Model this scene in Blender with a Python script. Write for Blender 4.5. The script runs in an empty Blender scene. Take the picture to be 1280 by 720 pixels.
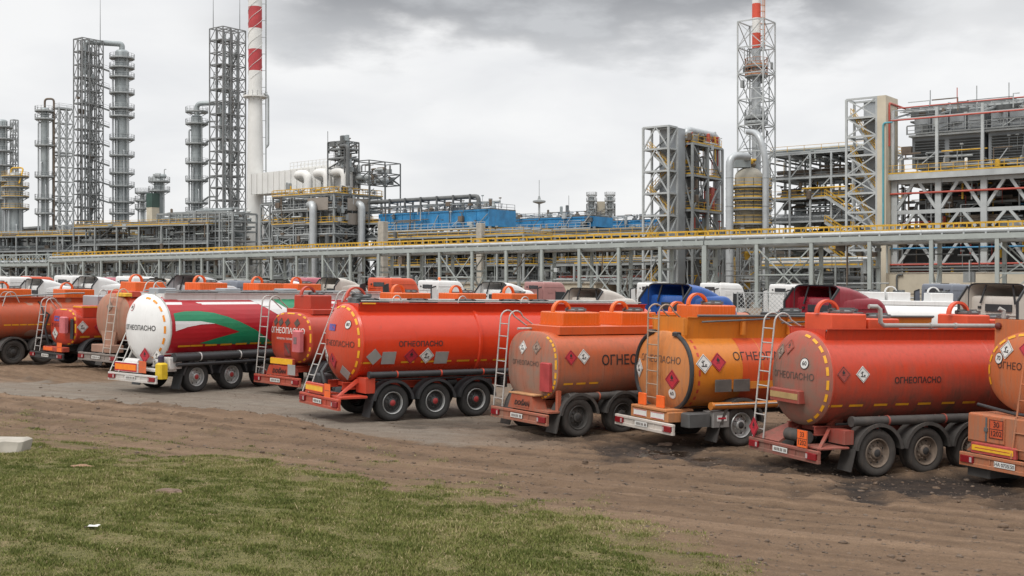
import bpy, bmesh, math, random
import numpy as np
from mathutils import Vector, Matrix, noise as mnoise

# ------------------------------------------------------------------ camera, sky, sun, exposure
SC = bpy.context.scene
COL = SC.collection
R = math.radians
PI = math.pi
F = 1500.0            # focal length in photo pixels (1280 wide)
CZ = 4.0              # eye height
cam = bpy.data.cameras.new('camera')
cam.sensor_width = 36.0
cam.lens = 36.0 * F / 1280.0
cam.clip_start = 0.1
cam.clip_end = 9000
camo = bpy.data.objects.new('camera', cam)
COL.objects.link(camo)
camo.location = (0, 0, CZ)
camo.rotation_euler = (R(90), 0, 0)
SC.camera = camo

SUN_EL, SUN_AZ = 52.0, 215.0      # azimuth clockwise from north (+Y): behind and to the left of the camera
world = bpy.data.worlds.new('World')
SC.world = world
world.use_nodes = True
wt = world.node_tree
for n in list(wt.nodes):
    wt.nodes.remove(n)


def N(t, typ, **kw):
    n = t.nodes.new(typ)
    for k, v in kw.items():
        if k.startswith('i_'):
            n.inputs[k[2:].replace('_', ' ')].default_value = v
        else:
            setattr(n, k, v)
    return n


def build_world():
    t = wt
    L = t.links.new
    out = N(t, 'ShaderNodeOutputWorld')
    bg = N(t, 'ShaderNodeBackground')
    bg.inputs['Strength'].default_value = 0.1
    sky = N(t, 'ShaderNodeTexSky')
    sky.sky_type = 'NISHITA'
    sky.sun_disc = False
    sky.sun_elevation = R(SUN_EL)
    sky.sun_rotation = R(SUN_AZ)
    tc = N(t, 'ShaderNodeTexCoord')
    sep = N(t, 'ShaderNodeSeparateXYZ')
    L(tc.outputs['Generated'], sep.inputs[0])
    # planar cloud layer: direction divided by its height
    mx = N(t, 'ShaderNodeMath', operation='MAXIMUM')
    L(sep.outputs['Z'], mx.inputs[0])
    mx.inputs[1].default_value = 0.0
    ad = N(t, 'ShaderNodeMath', operation='ADD')
    L(mx.outputs[0], ad.inputs[0])
    ad.inputs[1].default_value = 0.20
    dx = N(t, 'ShaderNodeMath', operation='DIVIDE')
    L(sep.outputs['X'], dx.inputs[0]); L(ad.outputs[0], dx.inputs[1])
    dy = N(t, 'ShaderNodeMath', operation='DIVIDE')
    L(sep.outputs['Y'], dy.inputs[0]); L(ad.outputs[0], dy.inputs[1])
    cb = N(t, 'ShaderNodeCombineXYZ')
    L(dx.outputs[0], cb.inputs[0]); L(dy.outputs[0], cb.inputs[1])
    n1 = N(t, 'ShaderNodeTexNoise')
    n1.inputs['Scale'].default_value = 1.6
    n1.inputs['Detail'].default_value = 7
    n1.inputs['Roughness'].default_value = 0.52
    n1.inputs['Distortion'].default_value = 0.25
    L(cb.outputs[0], n1.inputs['Vector'])
    # a heavy cloud bank: plane coordinates (x/(z+.1), y/(z+.1)) around the overhead band
    n2 = N(t, 'ShaderNodeTexNoise')
    n2.inputs['Scale'].default_value = 3.3
    n2.inputs['Detail'].default_value = 6
    n2.inputs['Roughness'].default_value = 0.55
    L(cb.outputs[0], n2.inputs['Vector'])
    # bank mask: elevation (z) above ~0.18 and x from -0.12 rightwards
    def smooth(src, a, b):
        m = N(t, 'ShaderNodeMapRange')
        m.interpolation_type = 'SMOOTHSTEP'
        L(src, m.inputs['Value'])
        m.inputs['From Min'].default_value = a
        m.inputs['From Max'].default_value = b
        return m.outputs[0]
    # wobble the elevation with noise so that the bank edge is ragged
    wob = N(t, 'ShaderNodeMath', operation='MULTIPLY_ADD')
    L(n2.outputs['Fac'], wob.inputs[0])
    wob.inputs[1].default_value = 0.16
    L(sep.outputs['Z'], wob.inputs[2])
    me = smooth(wob.outputs[0], 0.252, 0.306)
    wobx = N(t, 'ShaderNodeMath', operation='MULTIPLY_ADD')
    L(n1.outputs['Fac'], wobx.inputs[0])
    wobx.inputs[1].default_value = 0.2
    L(sep.outputs['X'], wobx.inputs[2])
    ma = smooth(wobx.outputs[0], -0.17, -0.04)
    mr_ = smooth(wobx.outputs[0], 0.47, 0.34)
    mrk = N(t, 'ShaderNodeMath', operation='MULTIPLY_ADD')
    L(mr_, mrk.inputs[0]); mrk.inputs[1].default_value = 0.6; mrk.inputs[2].default_value = 0.4
    mam = N(t, 'ShaderNodeMath', operation='MULTIPLY')
    L(ma, mam.inputs[0]); L(mrk.outputs[0], mam.inputs[1])
    ma = mam.outputs[0]
    hi = smooth(sep.outputs['Z'], 0.45, 0.30)
    mm = N(t, 'ShaderNodeMath', operation='MULTIPLY')
    L(me, mm.inputs[0]); L(ma, mm.inputs[1])
    mm2 = N(t, 'ShaderNodeMath', operation='MULTIPLY')
    L(mm.outputs[0], mm2.inputs[0]); L(hi, mm2.inputs[1])
    ramp = N(t, 'ShaderNodeValToRGB')
    e = ramp.color_ramp.elements
    e[0].position = 0.30; e[0].color = (0.76, 0.768, 0.785, 1)
    e[1].position = 0.60; e[1].color = (0.90, 0.90, 0.90, 1)
    L(n1.outputs['Fac'], ramp.inputs[0])
    ramp2 = N(t, 'ShaderNodeValToRGB')
    e = ramp2.color_ramp.elements
    e[0].position = 0.36; e[0].color = (0.25, 0.255, 0.27, 1)
    e[1].position = 0.64; e[1].color = (0.56, 0.57, 0.585, 1)
    L(n2.outputs['Fac'], ramp2.inputs[0])
    mixc = N(t, 'ShaderNodeMixRGB')
    L(mm2.outputs[0], mixc.inputs[0]); L(ramp.outputs[0], mixc.inputs[1]); L(ramp2.outputs[0], mixc.inputs[2])
    # pale strip at the horizon
    hz = smooth(sep.outputs['Z'], 0.12, 0.0)
    hzm = N(t, 'ShaderNodeMath', operation='MULTIPLY')
    L(hz, hzm.inputs[0]); hzm.inputs[1].default_value = 0.75
    mixh = N(t, 'ShaderNodeMixRGB')
    L(hzm.outputs[0], mixh.inputs[0]); L(mixc.outputs[0], mixh.inputs[1])
    mixh.inputs[2].default_value = (0.86, 0.862, 0.86, 1)
    sc_ = N(t, 'ShaderNodeVectorMath', operation='SCALE')
    L(mixh.outputs[0], sc_.inputs[0])
    up = smooth(sep.outputs['Z'], 0.30, 0.85)
    upm = N(t, 'ShaderNodeMath', operation='MULTIPLY_ADD')
    L(up, upm.inputs[0]); upm.inputs[1].default_value = 9.0; upm.inputs[2].default_value = 8.7
    L(upm.outputs[0], sc_.inputs['Scale'])
    fin = N(t, 'ShaderNodeMixRGB')
    fin.inputs[0].default_value = 0.96
    L(sky.outputs[0], fin.inputs[1]); L(sc_.outputs[0], fin.inputs[2])
    L(fin.outputs[0], bg.inputs['Color'])
    L(bg.outputs[0], out.inputs['Surface'])


build_world()
sl = bpy.data.lights.new('sun', 'SUN')
sl.energy = 1.35
sl.angle = R(22)
sl.color = (1.0, 0.96, 0.9)
so = bpy.data.objects.new('sun', sl)
COL.objects.link(so)
so.rotation_euler = (R(90 - SUN_EL), 0, R(180 - SUN_AZ))
so.location = (0, 0, 120)
SC.view_settings.view_transform = 'Standard'
SC.view_settings.look = 'None'
SC.view_settings.exposure = 0.28
SC.view_settings.gamma = 1.0
SC.view_settings.use_curve_mapping = False
SC.cycles.max_bounces = 6
SC.cycles.diffuse_bounces = 3
SC.cycles.glossy_bounces = 3
SC.cycles.transparent_max_bounces = 4

RND = random.Random(7)

# ------------------------------------------------------------------ ground height and picture helpers
GX_, GY_ = -0.02, 0.008
G0 = 0.08 - GX_ * 7.73 - GY_ * 25.4
GB = 1.5              # level of the plant's ground


def gplane(x, y):
    z = G0 + GX_ * max(-40.0, min(30.0, x)) + GY_ * min(y, 80.0)
    t = max(0.0, min(1.0, (y - 60.0) / 50.0))
    t = t * t * (3 - 2 * t)
    return z * (1 - t) + GB * t


def gpt(px, py):
    "the point of the sloping lot seen at a photo pixel"
    k = (py - 360.0) / F
    u = (px - 640.0) / F
    y = (CZ - G0) / (k + GX_ * u + GY_)
    return Vector((u * y, y, gplane(u * y, y)))


def PX(px, y):
    return (px - 640.0) / F * y


def PZ(py, y):
    return CZ + (360.0 - py) / F * y


# ------------------------------------------------------------------ mesh builder
class MB:
    def __init__(s):
        s.v = []; s.f = []; s.m = []; s.cur = 0

    def mat(s, i):
        s.cur = i
        return s

    def add(s, verts, faces):
        b = len(s.v)
        s.v.extend(verts)
        for f in faces:
            s.f.append(tuple(i + b for i in f))
            s.m.append(s.cur)

    def box(s, x0, x1, y0, y1, z0, z1):
        s.add([(x0, y0, z0), (x1, y0, z0), (x1, y1, z0), (x0, y1, z0), (x0, y0, z1), (x1, y0, z1), (x1, y1, z1), (x0, y1, z1)],
              [(0, 3, 2, 1), (4, 5, 6, 7), (0, 1, 5, 4), (1, 2, 6, 5), (2, 3, 7, 6), (3, 0, 4, 7)])

    def cbox(s, x0, x1, y0, y1, z0, z1, b=0.02):
        "box with chamfered edges: four vertical and all top ones"
        vs = []
        for z, i in ((z0, 0), (z1 - b, 0), (z1, b)):
            a0, a1, c0, c1 = x0 + i, x1 - i, y0 + i, y1 - i
            vs += [(a0 + b, c0, z), (a1 - b, c0, z), (a1, c0 + b, z), (a1, c1 - b, z), (a1 - b, c1, z), (a0 + b, c1, z), (a0, c1 - b, z), (a0, c0 + b, z)]
        fs = [tuple(range(7, -1, -1)), tuple(range(16, 24))]
        for l in (0, 8):
            for i in range(8):
                j = (i + 1) % 8
                fs.append((l + i, l + j, l + 8 + j, l + 8 + i))
        s.add(vs, fs)

    def beam(s, p, q, w, d=None):
        d = w if d is None else d
        p = Vector(p); q = Vector(q)
        a = q - p
        if a.length < 1e-6:
            return
        a.normalize()
        up = Vector((0, 0, 1)) if abs(a.z) < 0.99 else Vector((0, 1, 0))
        u = a.cross(up).normalized() * (w / 2)
        v = u.cross(a).normalized() * (d / 2)
        vs = [tuple(p + x) for x in (-u - v, u - v, u + v, -u + v)] + [tuple(q + x) for x in (-u - v, u - v, u + v, -u + v)]
        s.add(vs, [(0, 1, 2, 3), (7, 6, 5, 4), (0, 4, 5, 1), (1, 5, 6, 2), (2, 6, 7, 3), (3, 7, 4, 0)])

    def tube(s, pts, r, n=10, caps=True, closed=False):
        pts = [Vector(p) for p in pts]
        k = len(pts)
        rs = r if isinstance(r, (list, tuple)) else [r] * k
        prev = None
        vs = []
        for i, p in enumerate(pts):
            if closed:
                t = pts[(i + 1) % k] - pts[i - 1]
            else:
                t = (pts[min(i + 1, k - 1)] - pts[max(i - 1, 0)])
            t.normalize()
            if prev is None:
                up = Vector((0, 0, 1)) if abs(t.z) < 0.95 else Vector((1, 0, 0))
                u = t.cross(up).normalized()
            else:
                u = (prev - t * prev.dot(t)).normalized()
            prev = u
            w = t.cross(u)
            for j in range(n):
                a = 2 * PI * j / n
                vs.append(tuple(p + u * (math.cos(a) * rs[i]) + w * (math.sin(a) * rs[i])))
        fs = []
        for i in range(k if closed else k - 1):
            b0 = i * n; b1 = ((i + 1) % k) * n
            for j in range(n):
                jj = (j + 1) % n
                fs.append((b0 + j, b0 + jj, b1 + jj, b1 + j))
        if caps and not closed:
            fs.append(tuple(range(n - 1, -1, -1)))
            fs.append(tuple(range((k - 1) * n, k * n)))
        s.add(vs, fs)

    def lathe(s, prof, n=24, o=(0, 0, 0), axis='z', a0=0.0, a1=2 * PI, cap=True):
        "prof: (radius, height) pairs turned about an axis through o"
        full = abs(a1 - a0 - 2 * PI) < 1e-6
        m = n if full else n + 1
        vs = []
        for r, h in prof:
            for j in range(m):
                a = a0 + (a1 - a0) * j / n
                c, d = r * math.cos(a), r * math.sin(a)
                if axis == 'z':
                    p = (o[0] + c, o[1] + d, o[2] + h)
                elif axis == 'y':
                    p = (o[0] + c, o[1] + h, o[2] + d)
                else:
                    p = (o[0] + h, o[1] + c, o[2] + d)
                vs.append(p)
        fs = []
        for i in range(len(prof) - 1):
            for j in range(n):
                jj = (j + 1) % m
                fs.append((i * m + j, i * m + jj, (i + 1) * m + jj, (i + 1) * m + j))
        if cap and full:
            if prof[0][0] > 1e-4:
                fs.append(tuple(range(m - 1, -1, -1)))
            if prof[-1][0] > 1e-4:
                fs.append(tuple(range((len(prof) - 1) * m, len(prof) * m)))
        s.add(vs, fs)

    def prism(s, poly, y0, y1, axis='y'):
        "poly of (a, b) pairs extruded along an axis"
        n = len(poly)
        def P(a, b, y):
            return (a, y, b) if axis == 'y' else ((y, a, b) if axis == 'x' else (a, b, y))
        vs = [P(a, b, y0) for a, b in poly] + [P(a, b, y1) for a, b in poly]
        fs = [tuple(range(n)), tuple(range(2 * n - 1, n - 1, -1))]
        for i in range(n):
            j = (i + 1) % n
            fs.append((i, i + n, j + n, j))
        s.add(vs, fs)

    def mesh(s, name, mats, smooth=True, ang=38):
        me = bpy.data.meshes.new(name)
        me.from_pydata(s.v, [], s.f)
        if not isinstance(mats, (list, tuple)):
            mats = [mats]
        for m in mats:
            me.materials.append(m)
        if len(mats) > 1:
            me.polygons.foreach_set('material_index', s.m)
        bm = bmesh.new(); bm.from_mesh(me)
        bmesh.ops.recalc_face_normals(bm, faces=bm.faces)
        bm.to_mesh(me); bm.free()
        if smooth:
            me.polygons.foreach_set('use_smooth', [True] * len(me.polygons))
            me.set_sharp_from_angle(angle=R(ang))
        me.update()
        return me

    def build(s, name, mats, parent=None, smooth=True, ang=38):
        return link(name, s.mesh(name, mats, smooth, ang), parent)


def link(name, me, parent=None, loc=None, rot=None):
    o = bpy.data.objects.new(name, me)
    COL.objects.link(o)
    if parent is not None:
        o.parent = parent
    if loc is not None:
        o.location = loc
    if rot is not None:
        o.rotation_euler = rot
    return o


def tag(o, label=None, cat=None, group=None, kind=None):
    if label: o['label'] = label
    if cat: o['category'] = cat
    if group: o['group'] = group
    if kind: o['kind'] = kind
    return o


def thing(name, label, cat, loc=(0, 0, 0), rotz=0.0, group=None):
    o = bpy.data.objects.new(name, None)
    o.empty_display_size = 0.3
    COL.objects.link(o)
    o.location = loc
    o.rotation_euler = (0, 0, rotz)
    return tag(o, label, cat, group)


# ------------------------------------------------------------------ materials
MATS = {}


def mat_nodes(name):
    m = bpy.data.materials.new(name)
    m.use_nodes = True
    t = m.node_tree
    for n in list(t.nodes):
        t.nodes.remove(n)
    out = N(t, 'ShaderNodeOutputMaterial')
    b = N(t, 'ShaderNodeBsdfPrincipled')
    t.links.new(b.outputs[0], out.inputs[0])
    return m, t, b


def C4(c):
    return (c[0], c[1], c[2], 1.0)


def surf(name, col, rough=0.5, var=0.15, scale=3.0, metal=0.0, rust=0.0, rustcol=(0.16, 0.07, 0.03), spec=0.5, bump=0.0):
    "an everyday surface: base colour broken up by two noises, optional rust or grime patches"
    if name in MATS:
        return MATS[name]
    m, t, b = mat_nodes(name)
    L = t.links.new
    tc = N(t, 'ShaderNodeTexCoord')
    n = N(t, 'ShaderNodeTexNoise')
    n.inputs['Scale'].default_value = scale
    n.inputs['Detail'].default_value = 5
    n.inputs['Roughness'].default_value = 0.65
    L(tc.outputs['Object'], n.inputs['Vector'])
    mr = N(t, 'ShaderNodeMapRange')
    L(n.outputs['Fac'], mr.inputs['Value'])
    mr.inputs['From Min'].default_value = 0.3
    mr.inputs['From Max'].default_value = 0.7
    mr.inputs['To Min'].default_value = 1 - var
    mr.inputs['To Max'].default_value = 1 + var
    sc = N(t, 'ShaderNodeVectorMath', operation='SCALE')
    sc.inputs[0].default_value = col[:3]
    L(mr.outputs[0], sc.inputs['Scale'])
    last = sc.outputs[0]
    if rust > 0:
        n2 = N(t, 'ShaderNodeTexNoise')
        n2.inputs['Scale'].default_value = scale * 0.7
        n2.inputs['Detail'].default_value = 8
        n2.inputs['Roughness'].default_value = 0.7
        mp = N(t, 'ShaderNodeMapping')
        mp.inputs['Scale'].default_value = (1, 1, 0.35)
        mp.inputs['Location'].default_value = (3.1, 7.7, 1.3)
        L(tc.outputs['Object'], mp.inputs[0]); L(mp.outputs[0], n2.inputs['Vector'])
        r2 = N(t, 'ShaderNodeMapRange')
        L(n2.outputs['Fac'], r2.inputs['Value'])
        r2.inputs['From Min'].default_value = 0.72 - 0.35 * rust
        r2.inputs['From Max'].default_value = 0.85 - 0.25 * rust
        r2.inputs['To Max'].default_value = min(1.0, 0.5 + rust * 0.5)
        mx = N(t, 'ShaderNodeMixRGB')
        L(r2.outputs[0], mx.inputs[0]); L(last, mx.inputs[1])
        mx.inputs[2].default_value = C4(rustcol)
        last = mx.outputs[0]
    L(last, b.inputs['Base Color'])
    b.inputs['Metallic'].default_value = metal
    b.inputs['Specular IOR Level'].default_value = spec
    rr = N(t, 'ShaderNodeMapRange')
    L(n.outputs['Fac'], rr.inputs['Value'])
    rr.inputs['To Min'].default_value = max(0.05, rough - 0.12)
    rr.inputs['To Max'].default_value = min(1.0, rough + 0.12)
    L(rr.outputs[0], b.inputs['Roughness'])
    if bump > 0:
        bp = N(t, 'ShaderNodeBump')
        bp.inputs['Strength'].default_value = bump
        bp.inputs['Distance'].default_value = 0.02
        L(n.outputs['Fac'], bp.inputs['Height'])
        L(bp.outputs[0], b.inputs['Normal'])
    MATS[name] = m
    return m


DUST = (0.23, 0.155, 0.11)


def paint(name, col, dust=0.25, low=(1.0, 2.4), lowamt=0.5, rough=0.32, dustcol=DUST, patches=0.0, seed=0.0):
    "vehicle paint with road dust: a thin film everywhere, more towards the wheels, streaks and splashes"
    if name in MATS:
        return MATS[name]
    m, t, b = mat_nodes(name)
    L = t.links.new
    tc = N(t, 'ShaderNodeTexCoord')
    mp = N(t, 'ShaderNodeMapping')
    mp.inputs['Location'].default_value = (seed, seed * 1.7, seed * 0.3)
    L(tc.outputs['Object'], mp.inputs[0])
    sep = N(t, 'ShaderNodeSeparateXYZ')
    L(tc.outputs['Object'], sep.inputs[0])
    n1 = N(t, 'ShaderNodeTexNoise')
    n1.inputs['Scale'].default_value = 1.6
    n1.inputs['Detail'].default_value = 8
    n1.inputs['Roughness'].default_value = 0.62
    L(mp.outputs[0], n1.inputs['Vector'])
    mp2 = N(t, 'ShaderNodeMapping')
    mp2.inputs['Scale'].default_value = (7, 7, 0.45)
    L(mp.outputs[0], mp2.inputs[0])
    n2 = N(t, 'ShaderNodeTexNoise')
    n2.inputs['Scale'].default_value = 2.0
    n2.inputs['Detail'].default_value = 5
    L(mp2.outputs[0], n2.inputs['Vector'])
    zz = N(t, 'ShaderNodeMath', operation='MULTIPLY_ADD')   # height with wobble
    L(n1.outputs['Fac'], zz.inputs[0])
    zz.inputs[1].default_value = -0.9
    L(sep.outputs['Z'], zz.inputs[2])
    h = N(t, 'ShaderNodeMapRange')
    h.interpolation_type = 'SMOOTHSTEP'
    L(zz.outputs[0], h.inputs['Value'])
    h.inputs['From Min'].default_value = low[1] - 0.45
    h.inputs['From Max'].default_value = low[0] - 0.45
    h.inputs['To Max'].default_value = lowamt
    st = N(t, 'ShaderNodeMapRange')
    L(n2.outputs['Fac'], st.inputs['Value'])
    st.inputs['From Min'].default_value = 0.42
    st.inputs['From Max'].default_value = 0.72
    st.inputs['To Min'].default_value = dust * 0.35
    st.inputs['To Max'].default_value = dust * 1.3
    a = N(t, 'ShaderNodeMath', operation='ADD', use_clamp=True)
    L(h.outputs[0], a.inputs[0]); L(st.outputs[0], a.inputs[1])
    bl = N(t, 'ShaderNodeMapRange')
    L(n1.outputs['Fac'], bl.inputs['Value'])
    bl.inputs['From Min'].default_value = 0.3
    bl.inputs['From Max'].default_value = 0.75
    bl.inputs['To Min'].default_value = 0.55
    bl.inputs['To Max'].default_value = 1.25
    fm = N(t, 'ShaderNodeMath', operation='MULTIPLY', use_clamp=True)
    L(a.outputs[0], fm.inputs[0]); L(bl.outputs[0], fm.inputs[1])
    hs = N(t, 'ShaderNodeMapRange')     # faded paint
    L(n1.outputs['Fac'], hs.inputs['Value'])
    hs.inputs['To Min'].default_value = 0.86
    hs.inputs['To Max'].default_value = 1.12
    sc = N(t, 'ShaderNodeVectorMath', operation='SCALE')
    sc.inputs[0].default_value = col[:3]
    L(hs.outputs[0], sc.inputs['Scale'])
    mx = N(t, 'ShaderNodeMixRGB')
    L(fm.outputs[0], mx.inputs[0]); L(sc.outputs[0], mx.inputs[1])
    mx.inputs[2].default_value = C4(dustcol)
    last = mx.outputs[0]
    if patches > 0:
        n3 = N(t, 'ShaderNodeTexNoise')
        n3.inputs['Scale'].default_value = 1.1
        n3.inputs['Detail'].default_value = 3
        n3.inputs['Distortion'].default_value = 0.8
        L(mp.outputs[0], n3.inputs['Vector'])
        p3 = N(t, 'ShaderNodeMapRange')
        L(n3.outputs['Fac'], p3.inputs['Value'])
        p3.inputs['From Min'].default_value = 0.60
        p3.inputs['From Max'].default_value = 0.63
        p3.inputs['To Max'].default_value = patches
        mx2 = N(t, 'ShaderNodeMixRGB')
        L(p3.outputs[0], mx2.inputs[0]); L(last, mx2.inputs[1])
        mx2.inputs[2].default_value = (0.30, 0.22, 0.17, 1)
        last = mx2.outputs[0]
    mp4 = N(t, 'ShaderNodeMapping')       # dark runs down from the hatches, thin and broken
    mp4.inputs['Scale'].default_value = (5, 5, 0.22)
    mp4.inputs['Location'].default_value = (seed + 3, 0, 0)
    L(tc.outputs['Object'], mp4.inputs[0])
    n4 = N(t, 'ShaderNodeTexNoise')
    n4.inputs['Scale'].default_value = 1.7
    n4.inputs['Detail'].default_value = 7
    n4.inputs['Roughness'].default_value = 0.7
    L(mp4.outputs[0], n4.inputs['Vector'])
    r4 = N(t, 'ShaderNodeMapRange')
    L(n4.outputs['Fac'], r4.inputs['Value'])
    r4.inputs['From Min'].default_value = 0.56
    r4.inputs['From Max'].default_value = 0.74
    r4.inputs['To Max'].default_value = min(0.5, 0.16 + dust)
    mx4 = N(t, 'ShaderNodeMixRGB')
    L(r4.outputs[0], mx4.inputs[0]); L(last, mx4.inputs[1])
    mx4.inputs[2].default_value = (0.085, 0.045, 0.03, 1)
    last = mx4.outputs[0]
    n5 = N(t, 'ShaderNodeTexNoise')       # shallow dents
    n5.inputs['Scale'].default_value = 1.3
    n5.inputs['Detail'].default_value = 2
    L(mp.outputs[0], n5.inputs['Vector'])
    bp = N(t, 'ShaderNodeBump')
    bp.inputs['Strength'].default_value = 0.35
    bp.inputs['Distance'].default_value = 0.05
    L(n5.outputs['Fac'], bp.inputs['Height'])
    L(bp.outputs[0], b.inputs['Normal'])
    L(last, b.inputs['Base Color'])
    rr = N(t, 'ShaderNodeMapRange')
    L(fm.outputs[0], rr.inputs['Value'])
    rr.inputs['To Min'].default_value = rough * 0.72
    rr.inputs['To Max'].default_value = 0.85
    L(rr.outputs[0], b.inputs['Roughness'])
    sp = N(t, 'ShaderNodeMapRange')
    L(fm.outputs[0], sp.inputs['Value'])
    sp.inputs['To Min'].default_value = 0.45
    sp.inputs['To Max'].default_value = 0.1
    L(sp.outputs[0], b.inputs['Specular IOR Level'])
    MATS[name] = m
    return m


STEEL = surf('grey_steel', (0.26, 0.275, 0.275), 0.55, 0.22, 0.5, rust=0.12)
STEEL_L = surf('pale_steel', (0.40, 0.42, 0.42), 0.55, 0.18, 0.4, rust=0.08)
STEEL_D = surf('dark_steel', (0.11, 0.115, 0.115), 0.6, 0.3, 0.4, rust=0.2)
STEEL_G = surf('greenish_steel', (0.33, 0.36, 0.345), 0.6, 0.16, 0.35, rust=0.1)
BROWN = surf('brown_equipment', (0.13, 0.10, 0.075), 0.7, 0.4, 0.6)
YEL = surf('yellow_rail', (0.58, 0.34, 0.03), 0.55, 0.3, 0.6)
SILVER = surf('pipe_cladding', (0.42, 0.44, 0.45), 0.42, 0.15, 0.5, metal=0.35)
SILVER_D = surf('vessel_cladding', (0.30, 0.33, 0.335), 0.45, 0.2, 0.35, metal=0.3, rust=0.12, rustcol=(0.2, 0.18, 0.15))
WHITEP = surf('white_steel', (0.66, 0.655, 0.63), 0.5, 0.08, 0.3, rust=0.08, rustcol=(0.35, 0.30, 0.24))
REDP = surf('red_band', (0.42, 0.045, 0.05), 0.55, 0.15, 0.5)
REDPIPE = surf('red_pipe', (0.42, 0.075, 0.05), 0.5, 0.15, 0.6)
BLUEP = surf('blue_panel', (0.028, 0.20, 0.42), 0.5, 0.3, 0.5, rust=0.3, rustcol=(0.1, 0.13, 0.16))
CREAM = surf('cream_wall', (0.52, 0.465, 0.365), 0.8, 0.12, 0.4, rust=0.2, rustcol=(0.4, 0.33, 0.25))
CONC = surf('concrete', (0.38, 0.35, 0.30), 0.85, 0.18, 1.2, rust=0.15, rustcol=(0.2, 0.18, 0.15), bump=0.3)
GALV = surf('galvanised_sheet', (0.35, 0.37, 0.385), 0.45, 0.14, 0.4, metal=0.4)
ORANGEP = surf('orange_cover', (0.72, 0.16, 0.03), 0.5, 0.1, 1.0)
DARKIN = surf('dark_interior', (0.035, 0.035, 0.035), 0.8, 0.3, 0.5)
# ------------------------------------------------------------------ ground
def fbm(x, y, sc, octv=4, seed=0.0):
    v = np.zeros(x.shape)
    flat = v.ravel(); xs = (x * sc).ravel(); ys = (y * sc).ravel()
    for i in range(flat.size):
        flat[i] = mnoise.fractal((xs[i], ys[i], seed), 0.9, 2.1, octv)
    return flat.reshape(x.shape)


def sst(a, b, v):
    t = np.clip((v - a) / (b - a), 0, 1)
    return t * t * (3 - 2 * t)


TRACK = R(-26)


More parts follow.
